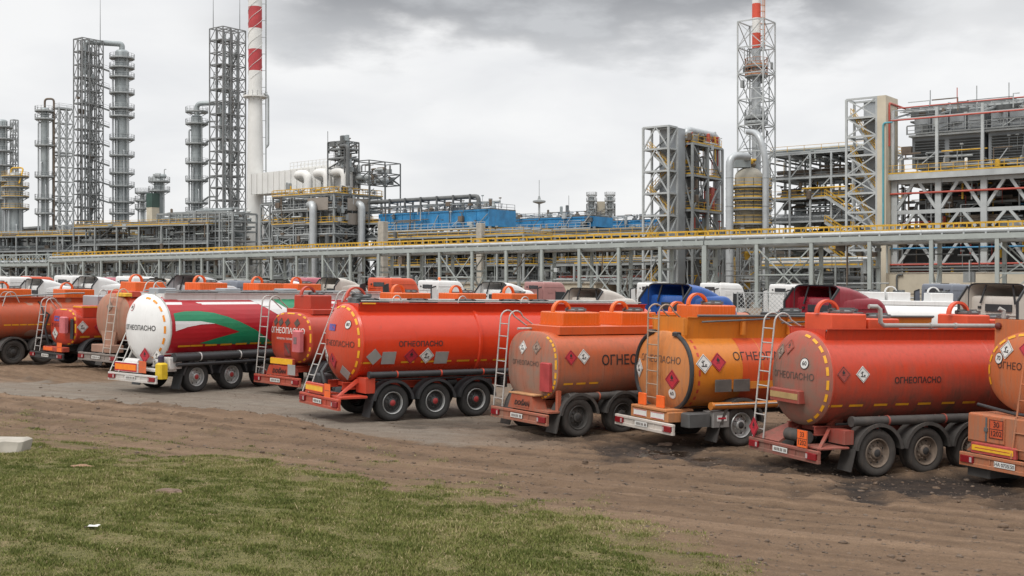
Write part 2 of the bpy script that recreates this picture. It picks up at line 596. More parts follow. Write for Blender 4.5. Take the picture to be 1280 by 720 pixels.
def ground_material():
    m, t, b = mat_nodes('lot_ground')
    L = t.links.new
    tc = N(t, 'ShaderNodeTexCoord')

    def noise(scale, detail=6, rough=0.65, stretch=None, dist=0.0):
        n = N(t, 'ShaderNodeTexNoise')
        n.inputs['Scale'].default_value = scale
        n.inputs['Detail'].default_value = detail
        n.inputs['Roughness'].default_value = rough
        n.inputs['Distortion'].default_value = dist
        if stretch:
            mp = N(t, 'ShaderNodeMapping')
            mp.vector_type = 'TEXTURE'
            mp.inputs['Scale'].default_value = (1 / stretch[0], 1 / stretch[1], 1)
            mp.inputs['Rotation'].default_value = (0, 0, TRACK)
            L(tc.outputs['Object'], mp.inputs[0]); L(mp.outputs[0], n.inputs['Vector'])
        else:
            L(tc.outputs['Object'], n.inputs['Vector'])
        return n.outputs['Fac']

    def ramp(src, stops):
        r = N(t, 'ShaderNodeValToRGB')
        el = r.color_ramp.elements
        while len(el) < len(stops):
            el.new(0.5)
        for e, (p, c) in zip(el, stops):
            e.position = p; e.color = C4(c)
        L(src, r.inputs[0])
        return r.outputs[0]

    def mix(fac, a, bb, mode='MIX'):
        x = N(t, 'ShaderNodeMixRGB', blend_type=mode)
        for k, s in ((0, fac), (1, a), (2, bb)):
            if isinstance(s, (float, int)):
                x.inputs[k].default_value = s
            elif isinstance(s, tuple):
                x.inputs[k].default_value = C4(s)
            else:
                L(s, x.inputs[k])
        return x.outputs[0]

    def attr(name):
        a = N(t, 'ShaderNodeAttribute')
        a.attribute_name = name
        return a.outputs['Fac']

    def mapr(src, a, bb, c, d):
        x = N(t, 'ShaderNodeMapRange')
        L(src, x.inputs['Value'])
        for k, v in zip(('From Min', 'From Max', 'To Min', 'To Max'), (a, bb, c, d)):
            x.inputs[k].default_value = v
        return x.outputs[0]

    big = noise(0.35, 6)
    mid = noise(2.2, 7, 0.7)
    fine = noise(16, 6, 0.75)
    track = noise(1.0, 6, 0.6, (0.09, 2.2, 1), 0.4)
    dirt = ramp(track, [(0.30, (0.060, 0.036, 0.022)), (0.44, (0.115, 0.074, 0.047)), (0.56, (0.165, 0.109, 0.072)), (0.72, (0.25, 0.172, 0.120))])
    dirt = mix(0.36, dirt, ramp(mid, [(0.3, (0.070, 0.043, 0.027)), (0.55, (0.140, 0.091, 0.059)), (0.75, (0.21, 0.145, 0.10))]))
    dirt = mix(mapr(big, 0.35, 0.65, 0, 0.4), dirt, (0.155, 0.103, 0.070))
    dirt = mix(mapr(attr('rut'), 0, 1, 0, 0.75), dirt, (0.062, 0.040, 0.027))
    asph = ramp(mid, [(0.3, (0.125, 0.107, 0.092)), (0.7, (0.20, 0.175, 0.152))])
    asph = mix(mapr(track, 0.42, 0.68, 0, 0.6), asph, (0.135, 0.10, 0.077))
    vfine = noise(55, 4, 0.8)
    under = ramp(mid, [(0.3, (0.080, 0.080, 0.027)), (0.52, (0.125, 0.115, 0.045)), (0.72, (0.175, 0.132, 0.078))])
    under = mix(0.8, under, ramp(vfine, [(0.36, (0.15, 0.15, 0.15)), (0.64, (0.9, 0.9, 0.9))]), 'OVERLAY')
    wet = ramp(mid, [(0.35, (0.012, 0.009, 0.008)), (0.7, (0.045, 0.032, 0.025))])
    col = mix(attr('asphalt'), dirt, asph)
    col = mix(attr('grassy'), col, under)
    col = mix(attr('wet'), col, wet)
    xf = noise(48, 5, 0.8)
    col = mix(0.55, col, ramp(xf, [(0.34, (0.22, 0.22, 0.22)), (0.66, (0.85, 0.85, 0.85))]), 'OVERLAY')
    col = mix(1.0, col, (0.96, 0.945, 0.88), 'MULTIPLY')
    col = mix(0.45, col, ramp(fine, [(0.3, (0.5, 0.5, 0.5)), (0.7, (0.95, 0.95, 0.95))]), 'OVERLAY')
    L(col, b.inputs['Base Color'])
    rgh = N(t, 'ShaderNodeMath', operation='MULTIPLY_ADD')
    L(attr('pool'), rgh.inputs[0]); rgh.inputs[1].default_value = -0.82; rgh.inputs[2].default_value = 0.93
    L(rgh.outputs[0], b.inputs['Roughness'])
    b.inputs['Specular IOR Level'].default_value = 0.3
    hm = N(t, 'ShaderNodeMath', operation='MULTIPLY_ADD')
    L(track, hm.inputs[0]); hm.inputs[1].default_value = 0.6; L(fine, hm.inputs[2])
    hm2 = N(t, 'ShaderNodeMath', operation='MULTIPLY_ADD')
    L(mid, hm2.inputs[0]); hm2.inputs[1].default_value = 0.8; L(hm.outputs[0], hm2.inputs[2])
    bp = N(t, 'ShaderNodeBump')
    bp.inputs['Distance'].default_value = 0.05
    L(mapr(attr('pool'), 0, 1, 1.0, 0.0), bp.inputs['Strength'])
    L(hm2.outputs[0], bp.inputs['Height'])
    L(bp.outputs[0], b.inputs['Normal'])
    return m


def soft_grid():
    ys = [9.0]
    while ys[-1] < 80:
        ys.append(ys[-1] + max(0.10, 0.0062 * ys[-1]))
    for y in (90, 105, 130, 170, 230, 320, 500, 900, 1800, 4000):
        ys.append(float(y))
    xs = list(np.arange(-21, 16.01, 0.13))
    d = 0.2; x = xs[-1]
    while x < 3500:
        x += d; d *= 1.16; xs.append(x)
    d = 0.2; x = xs[0]; left = []
    while x > -3500:
        x -= d; d *= 1.16; left.append(x)
    return np.array(left[::-1] + xs), np.array(ys)


XS, YS = soft_grid()
GX, GY = np.meshgrid(XS, YS)
_t = np.clip((GY - 60) / 50, 0, 1); _t = _t * _t * (3 - 2 * _t)
base = (G0 + GX_ * np.clip(GX, -40, 30) + GY_ * np.minimum(GY, 80)) * (1 - _t) + GB * _t
PXg = 640 + GX / GY * F                       # where each ground point stands along the boundary lines below
PYg = 360 + (CZ - base) / GY * F
near = (GY < 80) & (np.abs(GX) < 90)
nz1 = np.zeros(GX.shape); nz2 = np.zeros(GX.shape); nz3 = np.zeros(GX.shape)
nz1[near] = fbm(GX[near], GY[near], 0.35, 4, 1.0)
nz2[near] = fbm(GX[near], GY[near], 1.6, 4, 5.0)
ca, sa = math.cos(TRACK), math.sin(TRACK)
ALONG = GX * ca + GY * sa; ACROSS = -GX * sa + GY * ca
nz3[near] = fbm(ALONG[near] * 0.3, ACROSS[near] * 4.0, 0.45, 4, 9.0)   # ruts along the track
gb = np.interp(PXg, [-400, 0, 150, 300, 450, 600, 720, 850, 940, 1100, 1700], [520, 556, 567, 579, 600, 624, 650, 697, 732, 805, 1000])
dpy = PYg - gb
grassy = sst(-26, 34, dpy + nz2 * 24 + nz1 * 18)
lowb = np.interp(PXg, [-400, 0, 100, 200, 280, 340, 430, 560, 700, 1700], [485, 499, 505, 512, 519, 525, 541, 556, 562, 565])
topb = np.interp(PXg, [-400, 0, 135, 175, 215, 300], [470, 478, 478, 472, 440, 380])
asph = sst(-1.5, 1.5, lowb - PYg + nz2 * 3) * sst(-1.5, 2, PYg - topb + nz2 * 3) * sst(760, 520, PXg + nz1 * 90)
asph = np.where(GY > 80, 0.6, asph)


def blob(cx, cy, rx, ry):
    d = np.hypot((PXg - cx) / rx, (PYg - cy) / ry) + nz2 * 0.55 + nz1 * 0.3
    return sst(1.15, 0.55, d)


wet = np.clip(blob(815, 561, 85, 15) + blob(900, 574, 60, 7) * 0.8 + blob(1010, 582, 100, 12) * 0.9 + blob(1150, 607, 140, 19) + blob(1270, 625, 60, 16) * 0.7
              + blob(700, 545, 90, 7) * 0.7 + blob(420, 518, 60, 5) * 0.5 + blob(560, 530, 80, 6) * 0.5, 0, 1)
pool = np.clip(blob(822, 565, 42, 5) + blob(880, 572, 20, 3), 0, 1)
lip = sst(-1.0, 3.0, PYg - lowb + nz2 * 3) * sst(520, 330, PXg)      # the soil stands above the asphalt edge
Z = base + 0.0
Z = Z + np.where(near, 0.20 * lip * (1 - sst(0, 55, PYg - lowb)) + 0.03 * lip, 0)
soft = np.where(near, (1 - asph), 0)
Z = Z + soft * (0.035 * nz3 + 0.022 * nz2 + 0.035 * nz1 * (1 - wet))
Z = Z + 0.22 * sst(-10, 120, dpy) * near
Z = Z - 0.06 * wet * near * (1 - pool)  - 0.05 * pool * near
rut = np.zeros(GX.shape); rutz = np.zeros(GX.shape)
for c0, amp, fr, ph, dep in ((22.6, 0.5, 0.16, 0.3, 0.9), (24.1, 0.6, 0.13, 1.2, 1.0), (25.6, 0.35, 0.2, 2.1, 0.7), (26.7, 0.5, 0.15, 4.0, 0.9), (28.2, 0.45, 0.18, 5.0, 0.8), (29.6, 0.4, 0.14, 0.9, 0.7), (21.0, 0.5, 0.12, 2.9, 0.6)):
    for half in (-0.95, 0.95):
        dd = ACROSS - (c0 + half + amp * np.sin(ALONG * fr + ph) + 0.10 * nz1)
        g_ = np.exp(-(dd / 0.17) ** 2) * dep * np.clip(0.75 + 1.2 * nz2, 0.0, 1.2)
        rutz += -0.045 * g_ + 0.022 * np.exp(-((np.abs(dd) - 0.27) / 0.07) ** 2) * dep * np.clip(1 + 2 * nz2, 0.2, 2)
        rut = np.maximum(rut, g_)
rmask = np.clip(1 - asph, 0, 1) * np.clip(1 - 1.3 * grassy, 0, 1) * near
rut = np.clip(rut * rmask, 0, 1); Z = Z + rutz * rmask
mound = sst(0.9, 0.3, np.hypot((PXg - 60) / 190, (PYg - 468) / 13)) * near
Z = Z + mound * (0.10 + 0.16 * np.abs(nz2))


def make_ground():
    gm = ground_material()
    ny, nx = GX.shape
    idx = np.arange(ny * nx).reshape(ny, nx)
    quads = np.stack([idx[:-1, :-1], idx[:-1, 1:], idx[1:, 1:], idx[1:, :-1]], -1).reshape(-1, 4)
    co = np.stack([GX, GY, Z], -1).reshape(-1, 3)
    av = {'asphalt': asph.ravel(), 'grassy': grassy.ravel(), 'wet': wet.ravel(), 'pool': pool.ravel(), 'rut': rut.ravel()}
    qa = av['asphalt'][quads].mean(1); qg = av['grassy'][quads].mean(1)
    qy = co[quads][:, :, 1].mean(1)
    cls = np.where(qg > 0.5, 2, np.where((qa > 0.5) & (qy < 80), 1, 0))
    for k, (nm, lab, cat) in enumerate((('ground', 'bare brown earth of the lorry park and the plant ground beyond', 'ground'),
                                        ('asphalt_road', 'grey dusty asphalt strip under the tankers on the left', 'road'),
                                        ('grass_verge', 'earth under the short grass bank in the foreground', 'ground'))):
        q = quads[cls == k]
        used, inv = np.unique(q.ravel(), return_inverse=True)
        me = bpy.data.meshes.new(nm)
        me.from_pydata(co[used].tolist(), [], inv.reshape(-1, 4).tolist())
        me.materials.append(gm)
        for a, vals in av.items():
            at = me.attributes.new(a, 'FLOAT', 'POINT')
            at.data.foreach_set('value', vals[used].astype(np.float32))
        me.polygons.foreach_set('use_smooth', [True] * len(me.polygons))
        me.update()
        tag(link(nm, me), lab, cat, kind='structure')


make_ground()


def gz(x, y):
    "built ground height"
    i = int(np.clip(np.searchsorted(YS, y) - 1, 0, len(YS) - 2)); j = int(np.clip(np.searchsorted(XS, x) - 1, 0, len(XS) - 2))
    u = (x - XS[j]) / (XS[j + 1] - XS[j]); v = (y - YS[i]) / (YS[i + 1] - YS[i])
    return float((Z[i, j] * (1 - u) + Z[i, j + 1] * u) * (1 - v) + (Z[i + 1, j] * (1 - u) + Z[i + 1, j + 1] * u) * v)


def make_grass():
    rng = np.random.default_rng(3)
    m, t, b = mat_nodes('grass_blades')
    a = N(t, 'ShaderNodeAttribute'); a.attribute_name = 'tint'
    r = N(t, 'ShaderNodeValToRGB')
    el = r.color_ramp.elements
    stops = [(0.0, (0.078, 0.098, 0.022)), (0.4, (0.145, 0.160, 0.042)), (0.72, (0.215, 0.215, 0.072)), (0.88, (0.32, 0.265, 0.135)), (1.0, (0.40, 0.32, 0.19))]
    while len(el) < len(stops):
        el.new(0.5)
    for e, (p, c) in zip(el, stops):
        e.position = p; e.color = C4(c)
    t.links.new(a.outputs['Fac'], r.inputs[0])
    t.links.new(r.outputs[0], b.inputs['Base Color'])
    b.inputs['Roughness'].default_value = 0.75
    b.inputs['Specular IOR Level'].default_value = 0.2
    n = 1900000
    # candidates over the visible wedge of the verge
    y = rng.uniform(13.0, 34, n); x = rng.uniform(-16.5, 5.5, n)
    keep = (np.abs(x / y) < 0.46)
    x, y = x[keep], y[keep]
    ii = np.clip(np.searchsorted(YS, y) - 1, 0, len(YS) - 2); jj = np.clip(np.searchsorted(XS, x) - 1, 0, len(XS) - 2)
    g = grassy[ii, jj]; z = Z[ii, jj]; c1 = nz1[ii, jj]; c2 = nz2[ii, jj]
    dens = g * np.clip(0.72 + 0.5 * c2 + 0.35 * c1, 0.38, 1)
    keep = rng.random(x.size) < dens * 0.95
    x, y, z, c1, c2, g = x[keep], y[keep], z[keep], c1[keep], c2[keep], g[keep]
    k = x.size
    hgt = rng.uniform(0.015, 0.050, k) * (0.85 + np.clip(0.5 * c2 + c1 * 0.4, -0.3, 0.5)) * (0.5 + 0.5 * g)
    tall = rng.random(k) < 0.012
    hgt = np.where(tall, hgt * 2.0, hgt)
    w = rng.uniform(0.006, 0.013, k)
    an = rng.uniform(0, 2 * PI, k); lean = rng.uniform(0.2, 1.3, k) * hgt; la = rng.uniform(0, 2 * PI, k)
    ex, ey = np.cos(an) * w, np.sin(an) * w
    v = np.zeros((k, 3, 3), np.float32)
    v[:, 0] = np.stack([x - ex, y - ey, z - 0.012], -1)
    v[:, 1] = np.stack([x + ex, y + ey, z - 0.012], -1)
    v[:, 2] = np.stack([x + np.cos(la) * lean, y + np.sin(la) * lean, z + hgt], -1)
    me = bpy.data.meshes.new('grass')
    me.vertices.add(3 * k); me.vertices.foreach_set('co', v.ravel())
    me.loops.add(3 * k); me.loops.foreach_set('vertex_index', np.arange(3 * k, dtype=np.int32))
    me.polygons.add(k)
    me.polygons.foreach_set('loop_start', np.arange(0, 3 * k, 3, dtype=np.int32))
    me.polygons.foreach_set('loop_total', np.full(k, 3, np.int32))
    me.update(calc_edges=True)
    tint = np.clip(0.36 + 0.40 * c1 + 0.22 * rng.normal(size=k) - 0.25 * c2 + 0.5 * (rng.random(k) < 0.12) + 0.25 * (1 - g), 0, 1)
    at = me.attributes.new('tint', 'FLOAT', 'FACE')
    at.data.foreach_set('value', tint.astype(np.float32))
    me.materials.append(m)
    tag(link('grass', me), 'short patchy grass on the bank in the foreground', 'grass', kind='stuff')


make_grass()


def make_pebbles(n=15000, size=0.010, name='pebbles', colr=(0.115, 0.083, 0.06), lab='small stones and crumbs of earth on the dirt track', sd=8):
    "small stones and crumbs of earth trodden into the dirt"
    rng = np.random.default_rng(sd)
    y = rng.uniform(16, 42, n); x = rng.uniform(-0.44, 0.44, n) * y
    ii = np.clip(np.searchsorted(YS, y) - 1, 0, len(YS) - 2); jj = np.clip(np.searchsorted(XS, x) - 1, 0, len(XS) - 2)
    keep = rng.random(n) < np.clip(0.9 - grassy[ii, jj] - 0.75 * asph[ii, jj] + 0.5 * nz2[ii, jj], 0, 1)
    x, y, ii, jj = x[keep], y[keep], ii[keep], jj[keep]
    k = x.size
    z = Z[ii, jj]
    r = size * np.exp(rng.normal(0, 0.55, k)) + 0.006
    t_ = (1 + 5 ** 0.5) / 2
    ico = np.array([(-1, t_, 0), (1, t_, 0), (-1, -t_, 0), (1, -t_, 0), (0, -1, t_), (0, 1, t_), (0, -1, -t_), (0, 1, -t_), (t_, 0, -1), (t_, 0, 1), (-t_, 0, -1), (-t_, 0, 1)]) / 1.902
    f = np.array([(0, 11, 5), (0, 5, 1), (0, 1, 7), (0, 7, 10), (0, 10, 11), (1, 5, 9), (5, 11, 4), (11, 10, 2), (10, 7, 6), (7, 1, 8), (3, 9, 4), (3, 4, 2), (3, 2, 6), (3, 6, 8), (3, 8, 9), (4, 9, 5), (2, 4, 11), (6, 2, 10), (8, 6, 7), (9, 8, 1)])
    an = rng.uniform(0, 2 * PI, k)
    sx = rng.uniform(0.8, 1.6, k); sz = rng.uniform(0.4, 0.75, k)
    v = np.zeros((k, 12, 3))
    for q, (a, b, c) in enumerate(ico):
        j = rng.uniform(0.75, 1.25, k) * r
        v[:, q, 0] = x + j * (a * sx * np.cos(an) - b * np.sin(an))
        v[:, q, 1] = y + j * (a * sx * np.sin(an) + b * np.cos(an))
        v[:, q, 2] = z + r * 0.15 - 0.004 + j * c * sz
    fi = (np.arange(k)[:, None, None] * 12 + f[None]).reshape(-1, 3)
    me = bpy.data.meshes.new(name)
    me.from_pydata(v.reshape(-1, 3).tolist(), [], fi.tolist())
    me.polygons.foreach_set('use_smooth', [True] * len(me.polygons))
    me.materials.append(surf(name + '_stone', colr, 0.9, 0.6, 9))
    tag(link(name, me), lab, 'gravel', kind='stuff')


make_pebbles()
make_pebbles(1500, 0.020, 'mud_clods', (0.105, 0.070, 0.046), 'loose clods of dark earth thrown up along the ruts', 21)
# ------------------------------------------------------------------ road tankers
RUBBER = surf('tyre_rubber', (0.028, 0.027, 0.026), 0.85, 0.3, 4, rust=0.25, rustcol=(0.10, 0.078, 0.062), bump=0.2)
RUBBER_D = surf('dusty_tyre_rubber', (0.05, 0.044, 0.039), 0.9, 0.3, 4, rust=0.5, rustcol=(0.13, 0.095, 0.073), bump=0.2)
PLASTIC = surf('black_plastic', (0.028, 0.029, 0.031), 0.55, 0.25, 3, rust=0.25, rustcol=(0.09, 0.075, 0.062))
PLASTIC_D = surf('dusty_plastic', (0.055, 0.05, 0.046), 0.75, 0.25, 3, rust=0.45, rustcol=(0.13, 0.10, 0.08))
UNDER = surf('underframe', (0.03, 0.028, 0.027), 0.8, 0.3, 2, rust=0.3, rustcol=(0.09, 0.065, 0.05))
RIM_S = surf('silver_rim', (0.40, 0.40, 0.39), 0.4, 0.2, 5, metal=0.5, rust=0.2, rustcol=(0.12, 0.09, 0.07))
RIM_B = surf('dusty_rim', (0.17, 0.13, 0.10), 0.7, 0.3, 5, rust=0.3, rustcol=(0.07, 0.06, 0.05))
RIM_D = surf('dark_rim', (0.06, 0.055, 0.05), 0.6, 0.3, 5, rust=0.3, rustcol=(0.14, 0.11, 0.09))
RIM_C = surf('black_rim', (0.035, 0.034, 0.034), 0.5, 0.3, 5, rust=0.3, rustcol=(0.14, 0.11, 0.09))
HUBRED = surf('red_hub', (0.30, 0.03, 0.03), 0.5, 0.2, 5)
ALU = surf('ladder_tube', (0.44, 0.425, 0.40), 0.45, 0.2, 4, metal=0.4, rust=0.4, rustcol=(0.25, 0.2, 0.16))
TAILRED = surf('tail_lamp_red', (0.22, 0.012, 0.016), 0.25, 0.1, 5)
TAILWHITE = surf('lamp_clear', (0.42, 0.34, 0.33), 0.25, 0.1, 5)
PLATEW = surf('plate_white', (0.62, 0.61, 0.58), 0.5, 0.1, 6, rust=0.15, rustcol=(0.3, 0.25, 0.2))
PLATER = surf('placard_red', (0.42, 0.02, 0.035), 0.5, 0.12, 6, rust=0.1, rustcol=(0.3, 0.12, 0.09))
PLATEO = surf('plate_orange', (0.78, 0.13, 0.02), 0.5, 0.1, 6)
PLATEG = surf('plate_grey', (0.30, 0.295, 0.28), 0.55, 0.12, 4)
PLATEY = surf('plate_yellow', (0.75, 0.42, 0.03), 0.45, 0.1, 6)
DASH = surf('yellow_marking', (0.72, 0.34, 0.015), 0.5, 0.15, 6, rust=0.15, rustcol=(0.35, 0.18, 0.06))
DASHR = surf('red_marking', (0.45, 0.04, 0.03), 0.5, 0.15, 6)
BLACKP = surf('black_lettering', (0.02, 0.018, 0.018), 0.6, 0.3, 6)
FADEP = surf('faded_lettering', (0.085, 0.06, 0.05), 0.8, 0.4, 6)
WHITEL = surf('white_lettering', (0.68, 0.63, 0.60), 0.6, 0.15, 6)
BLUEL = surf('blue_sticker', (0.10, 0.08, 0.28), 0.6, 0.4, 8)
GLASS = surf('dark_glass', (0.02, 0.022, 0.025), 0.08, 0.1, 2)
GREENL = surf('livery_green', (0.012, 0.22, 0.10), 0.35, 0.08, 1.5)
REDL = surf('livery_red', (0.40, 0.012, 0.02), 0.35, 0.08, 1.5)
WHITEV = surf('livery_white', (0.68, 0.68, 0.67), 0.35, 0.06, 1.5)
BOXYEL = surf('yellow_case', (0.62, 0.42, 0.02), 0.5, 0.15, 4)


def text2d(body, size, bold=0.0, shear=0.0):
    cu = bpy.data.curves.new('lettering', 'FONT')
    cu.body = body; cu.size = size; cu.align_x = 'CENTER'; cu.align_y = 'CENTER'
    cu.resolution_u = 3; cu.offset = bold * size; cu.shear = shear
    o = bpy.data.objects.new('lettering', cu)
    COL.objects.link(o)
    dg = bpy.context.evaluated_depsgraph_get()
    me = bpy.data.meshes.new_from_object(o.evaluated_get(dg))
    bpy.data.objects.remove(o); bpy.data.curves.remove(cu)
    bm = bmesh.new(); bm.from_mesh(me); bpy.data.meshes.remove(me)
    return bm


def poly2d(pts):
    bm = bmesh.new()
    bm.faces.new([bm.verts.new((a, b, 0)) for a, b in pts])
    bmesh.ops.triangulate(bm, faces=bm.faces)
    return bm


def wrap(bm, fn, step=0.12, name='lettering', mat_=None, parent=None, layers=0.0):
    "cut a flat drawing into a fine grid and lay it on a surface: fn(u, v) -> point"
    us = [v.co.x for v in bm.verts]; vs = [v.co.y for v in bm.verts]
    for lo, hi, ax in ((min(us), max(us), 0), (min(vs), max(vs), 1)):
        k = math.floor(lo / step) + 1
        while k * step < hi:
            co = [0, 0, 0]; no = [0, 0, 0]
            co[ax] = k * step; no[ax] = 1
            bmesh.ops.bisect_plane(bm, geom=list(bm.verts) + list(bm.edges) + list(bm.faces), plane_co=co, plane_no=no)
            k += 1
    for v in bm.verts:
        v.co = fn(v.co.x, v.co.y)
    me = bpy.data.meshes.new(name)
    bmesh.ops.recalc_face_normals(bm, faces=bm.faces)
    bm.to_mesh(me); bm.free()
    me.materials.append(mat_)
    return link(name, me, parent)


class Tank:
    "a barrel: superellipse section, bulged ends; gives points on its side and on its rear end"
    def __init__(s, x0, x1, zc, ry, rz, n=2.0, bulge=0.35, p=2.4, q=0.75):
        s.x0, s.x1, s.zc, s.ry, s.rz, s.n, s.b, s.p, s.q = x0, x1, zc, ry, rz, n, bulge, p, q

    def sec(s, a, k=1.0):
        c, d = math.cos(a), math.sin(a)
        e = 2.0 / s.n
        return (k * s.ry * math.copysign(abs(c) ** e, c), s.zc + k * s.rz * math.copysign(abs(d) ** e, d))

    def side(s, x, z, off=0.006, sgn=-1):
        t = max(-0.995, min(0.995, (z - s.zc) / s.rz))
        y = s.ry * (1 - abs(t) ** s.n) ** (1 / s.n)
        gy = (y / s.ry) ** (s.n - 1) / s.ry
        gz_ = math.copysign(abs(t) ** (s.n - 1), t) / s.rz
        nn = Vector((0, sgn * gy, gz_)).normalized()
        return Vector((x, sgn * y, s.zc + t * s.rz)) + nn * off, nn

    def arc(s, x, zmid, v, off=0.006):
        "side point at arc distance v above height zmid"
        z = zmid; step = v / 12.0
        for _ in range(12):
            pt, nn = s.side(x, z, 0)
            z += step * max(0.15, -nn.y)
        return s.side(x, z, off)[0]

    def rear(s, y, z, off=0.008):
        def xx(y, z):
            k = min(1.0, (abs(y / s.ry) ** s.n + abs((z - s.zc) / s.rz) ** s.n) ** (1 / s.n))
            return s.x0 - s.b * (1 - k ** s.p) ** s.q
        x = xx(y, z)
        h = 0.01
        nn = Vector((-1, (xx(y + h, z) - xx(y - h, z)) / (2 * h), (xx(y, z + h) - xx(y, z - h)) / (2 * h))).normalized()
        return Vector((x, y, z)) + nn * off, nn

    def end_mesh(s, rear=True, seg=48, rings=12):
        m = MB()
        ks = [math.sin(i / rings * PI / 2) for i in range(rings + 1)]
        vs = []; fs = []
        sg = -1 if rear else 1
        xe = s.x0 if rear else s.x1
        vs.append((xe + sg * s.b, 0, s.zc))
        for k in ks[1:]:
            for j in range(seg):
                y, z = s.sec(2 * PI * j / seg, k)
                vs.append((xe + sg * s.b * max(0.0, 1 - k ** s.p) ** s.q, y, z))
        for j in range(seg):
            fs.append((0, 1 + j, 1 + (j + 1) % seg))
        for i in range(rings - 1):
            for j in range(seg):
                jj = (j + 1) % seg
                fs.append((1 + i * seg + j, 1 + (i + 1) * seg + j, 1 + (i + 1) * seg + jj, 1 + i * seg + jj))
        m.add(vs, fs)
        return m

    def shell_mesh(s, seg=64, ribs=()):
        m = MB()
        xs = [s.x0, s.x1]
        vs = []; fs = []
        for x in xs:
            for j in range(seg):
                y, z = s.sec(2 * PI * j / seg)
                vs.append((x, y, z))
        for i in range(len(xs) - 1):
            for j in range(seg):
                jj = (j + 1) % seg
                fs.append((i * seg + j, (i + 1) * seg + j, (i + 1) * seg + jj, i * seg + jj))
        m.add(vs, fs)
        for x, w, h in ribs:               # welded seams and ribs
            pr = [(x - w, 1.0), (x - w * 0.6, 1 + h), (x + w * 0.6, 1 + h), (x + w, 1.0)]
            b = []
            for xx, k in pr:
                for j in range(seg):
                    y, z = s.sec(2 * PI * j / seg, k)
                    b.append((xx, y, z))
            f2 = []
            for i in range(3):
                for j in range(seg):
                    jj = (j + 1) % seg
                    f2.append((i * seg + j, (i + 1) * seg + j, (i + 1) * seg + jj, i * seg + jj))
            m.add(b, f2)
        return m


def tyre_mesh(r=0.5, w=0.36):
    m = MB()
    h = w / 2
    m.lathe([(0.30, -h * 0.72), (0.33, -h * 0.86), (r * 0.80, -h), (r * 0.93, -h * 0.96), (r * 0.985, -h * 0.80), (r, -h * 0.55), (r * 0.992, -h * 0.2), (r * 0.992, h * 0.2), (r, h * 0.55),
             (r * 0.985, h * 0.80), (r * 0.93, h * 0.96), (r * 0.80, h), (0.33, h * 0.86), (0.30, h * 0.72)], 40, axis='y', cap=False)
    for ring in (-0.62, -0.3, 0.3, 0.62):          # tread grooves read as low ribs
        m.lathe([(r * 0.99, h * ring - 0.012), (r * 1.006, h * ring - 0.01), (r * 1.006, h * ring + 0.01), (r * 0.99, h * ring + 0.012)], 40, axis='y', cap=False)
    return m


def rim_mesh(w=0.36):
    m = MB()
    h = -w / 2                                       # outer face towards -y
    m.mat(3)
    m.lathe([(0.315, h * 0.80), (0.30, h * 0.92), (0.285, h * 0.86), (0.272, h * 0.50)], 32, axis='y', cap=False)
    m.mat(0)
    m.lathe([(0.272, h * 0.50), (0.262, h * 0.30), (0.235, h * 0.22), (0.19, h * 0.30), (0.15, h * 0.44), (0.13, h * 0.50), (0.125, h * 0.72),
             (0.11, h * 0.80), (0.06, h * 0.82), (0.0, h * 0.82)], 32, axis='y', cap=False)
    for i in range(10):
        a = 2 * PI * i / 10
        x, z = 0.165 * math.cos(a), 0.165 * math.sin(a)
        m.lathe([(0.017, h * 0.38), (0.017, h * 0.62), (0.0, h * 0.64)], 6, (x, 0, z), 'y', cap=False)
    m.mat(1)
    for i in range(8):                               # hand holes
        a = 2 * PI * (i + 0.5) / 8
        x, z = 0.222 * math.cos(a), 0.222 * math.sin(a)
        m.lathe([(0.026, h * 0.27), (0.0, h * 0.275)], 10, (x, 0, z), 'y', cap=False)
    m.mat(2)
    m.lathe([(0.085, h * 0.83), (0.06, h * 0.93), (0.0, h * 0.95)], 14, axis='y', cap=False)
    return m


TYRE = {}; RIM = {}


RING = {RIM_C.name: RIM_S}


def wheel(parent, x, y, z, tm, rm, hub=UNDER, r=0.5):
    key = (tm.name, r)
    if key not in TYRE:
        TYRE[key] = tyre_mesh(r).mesh('tyre', tm, True, 50)
    k2 = (rm.name, hub.name)
    if k2 not in RIM:
        RIM[k2] = rim_mesh().mesh('rim', [rm, UNDER, hub, RING.get(rm.name, rm)], True, 40)
    w = link('wheel', TYRE[key], parent, (x, y, z), (0, 0, 0 if y < 0 else PI))
    link('rim', RIM[k2], w)
    return w


def arc_pts(cx, cz, r, a0, a1, n):
    return [(cx + r * math.cos(a0 + (a1 - a0) * i / n), cz + r * math.sin(a0 + (a1 - a0) * i / n)) for i in range(n + 1)]


def mudguard(parent, x, y, mat_, r=0.60, a0=8, a1=172, flap=False, zc=0.5, w=0.44):
    m = MB()
    o = arc_pts(x, zc, r + 0.025, R(a0), R(a1), 18)
    i_ = arc_pts(x, zc, r, R(a0), R(a1), 18)
    m.prism(o + i_[::-1], y - w / 2, y + w / 2)
    lip_o = arc_pts(x, zc, r + 0.04, R(a0), R(a1), 18)
    lip_i = arc_pts(x, zc, r - 0.035, R(a0), R(a1), 18)
    yy = y - w / 2 if y < 0 else y + w / 2
    m.prism(lip_o + lip_i[::-1], yy - 0.014, yy + 0.014)
    if flap:
        m.add([(x - r - 0.02, y - w / 2, zc + 0.1), (x - r - 0.045, y - w / 2, zc + 0.1), (x - r - 0.16, y - w / 2, 0.14), (x - r - 0.13, y - w / 2, 0.14),
               (x - r - 0.02, y + w / 2, zc + 0.1), (x - r - 0.045, y + w / 2, zc + 0.1), (x - r - 0.16, y + w / 2, 0.14), (x - r - 0.13, y + w / 2, 0.14)],
              [(0, 1, 2, 3), (7, 6, 5, 4), (0, 4, 5, 1), (1, 5, 6, 2), (2, 6, 7, 3), (3, 7, 4, 0)])
    return m.build('mudguard', mat_, parent)


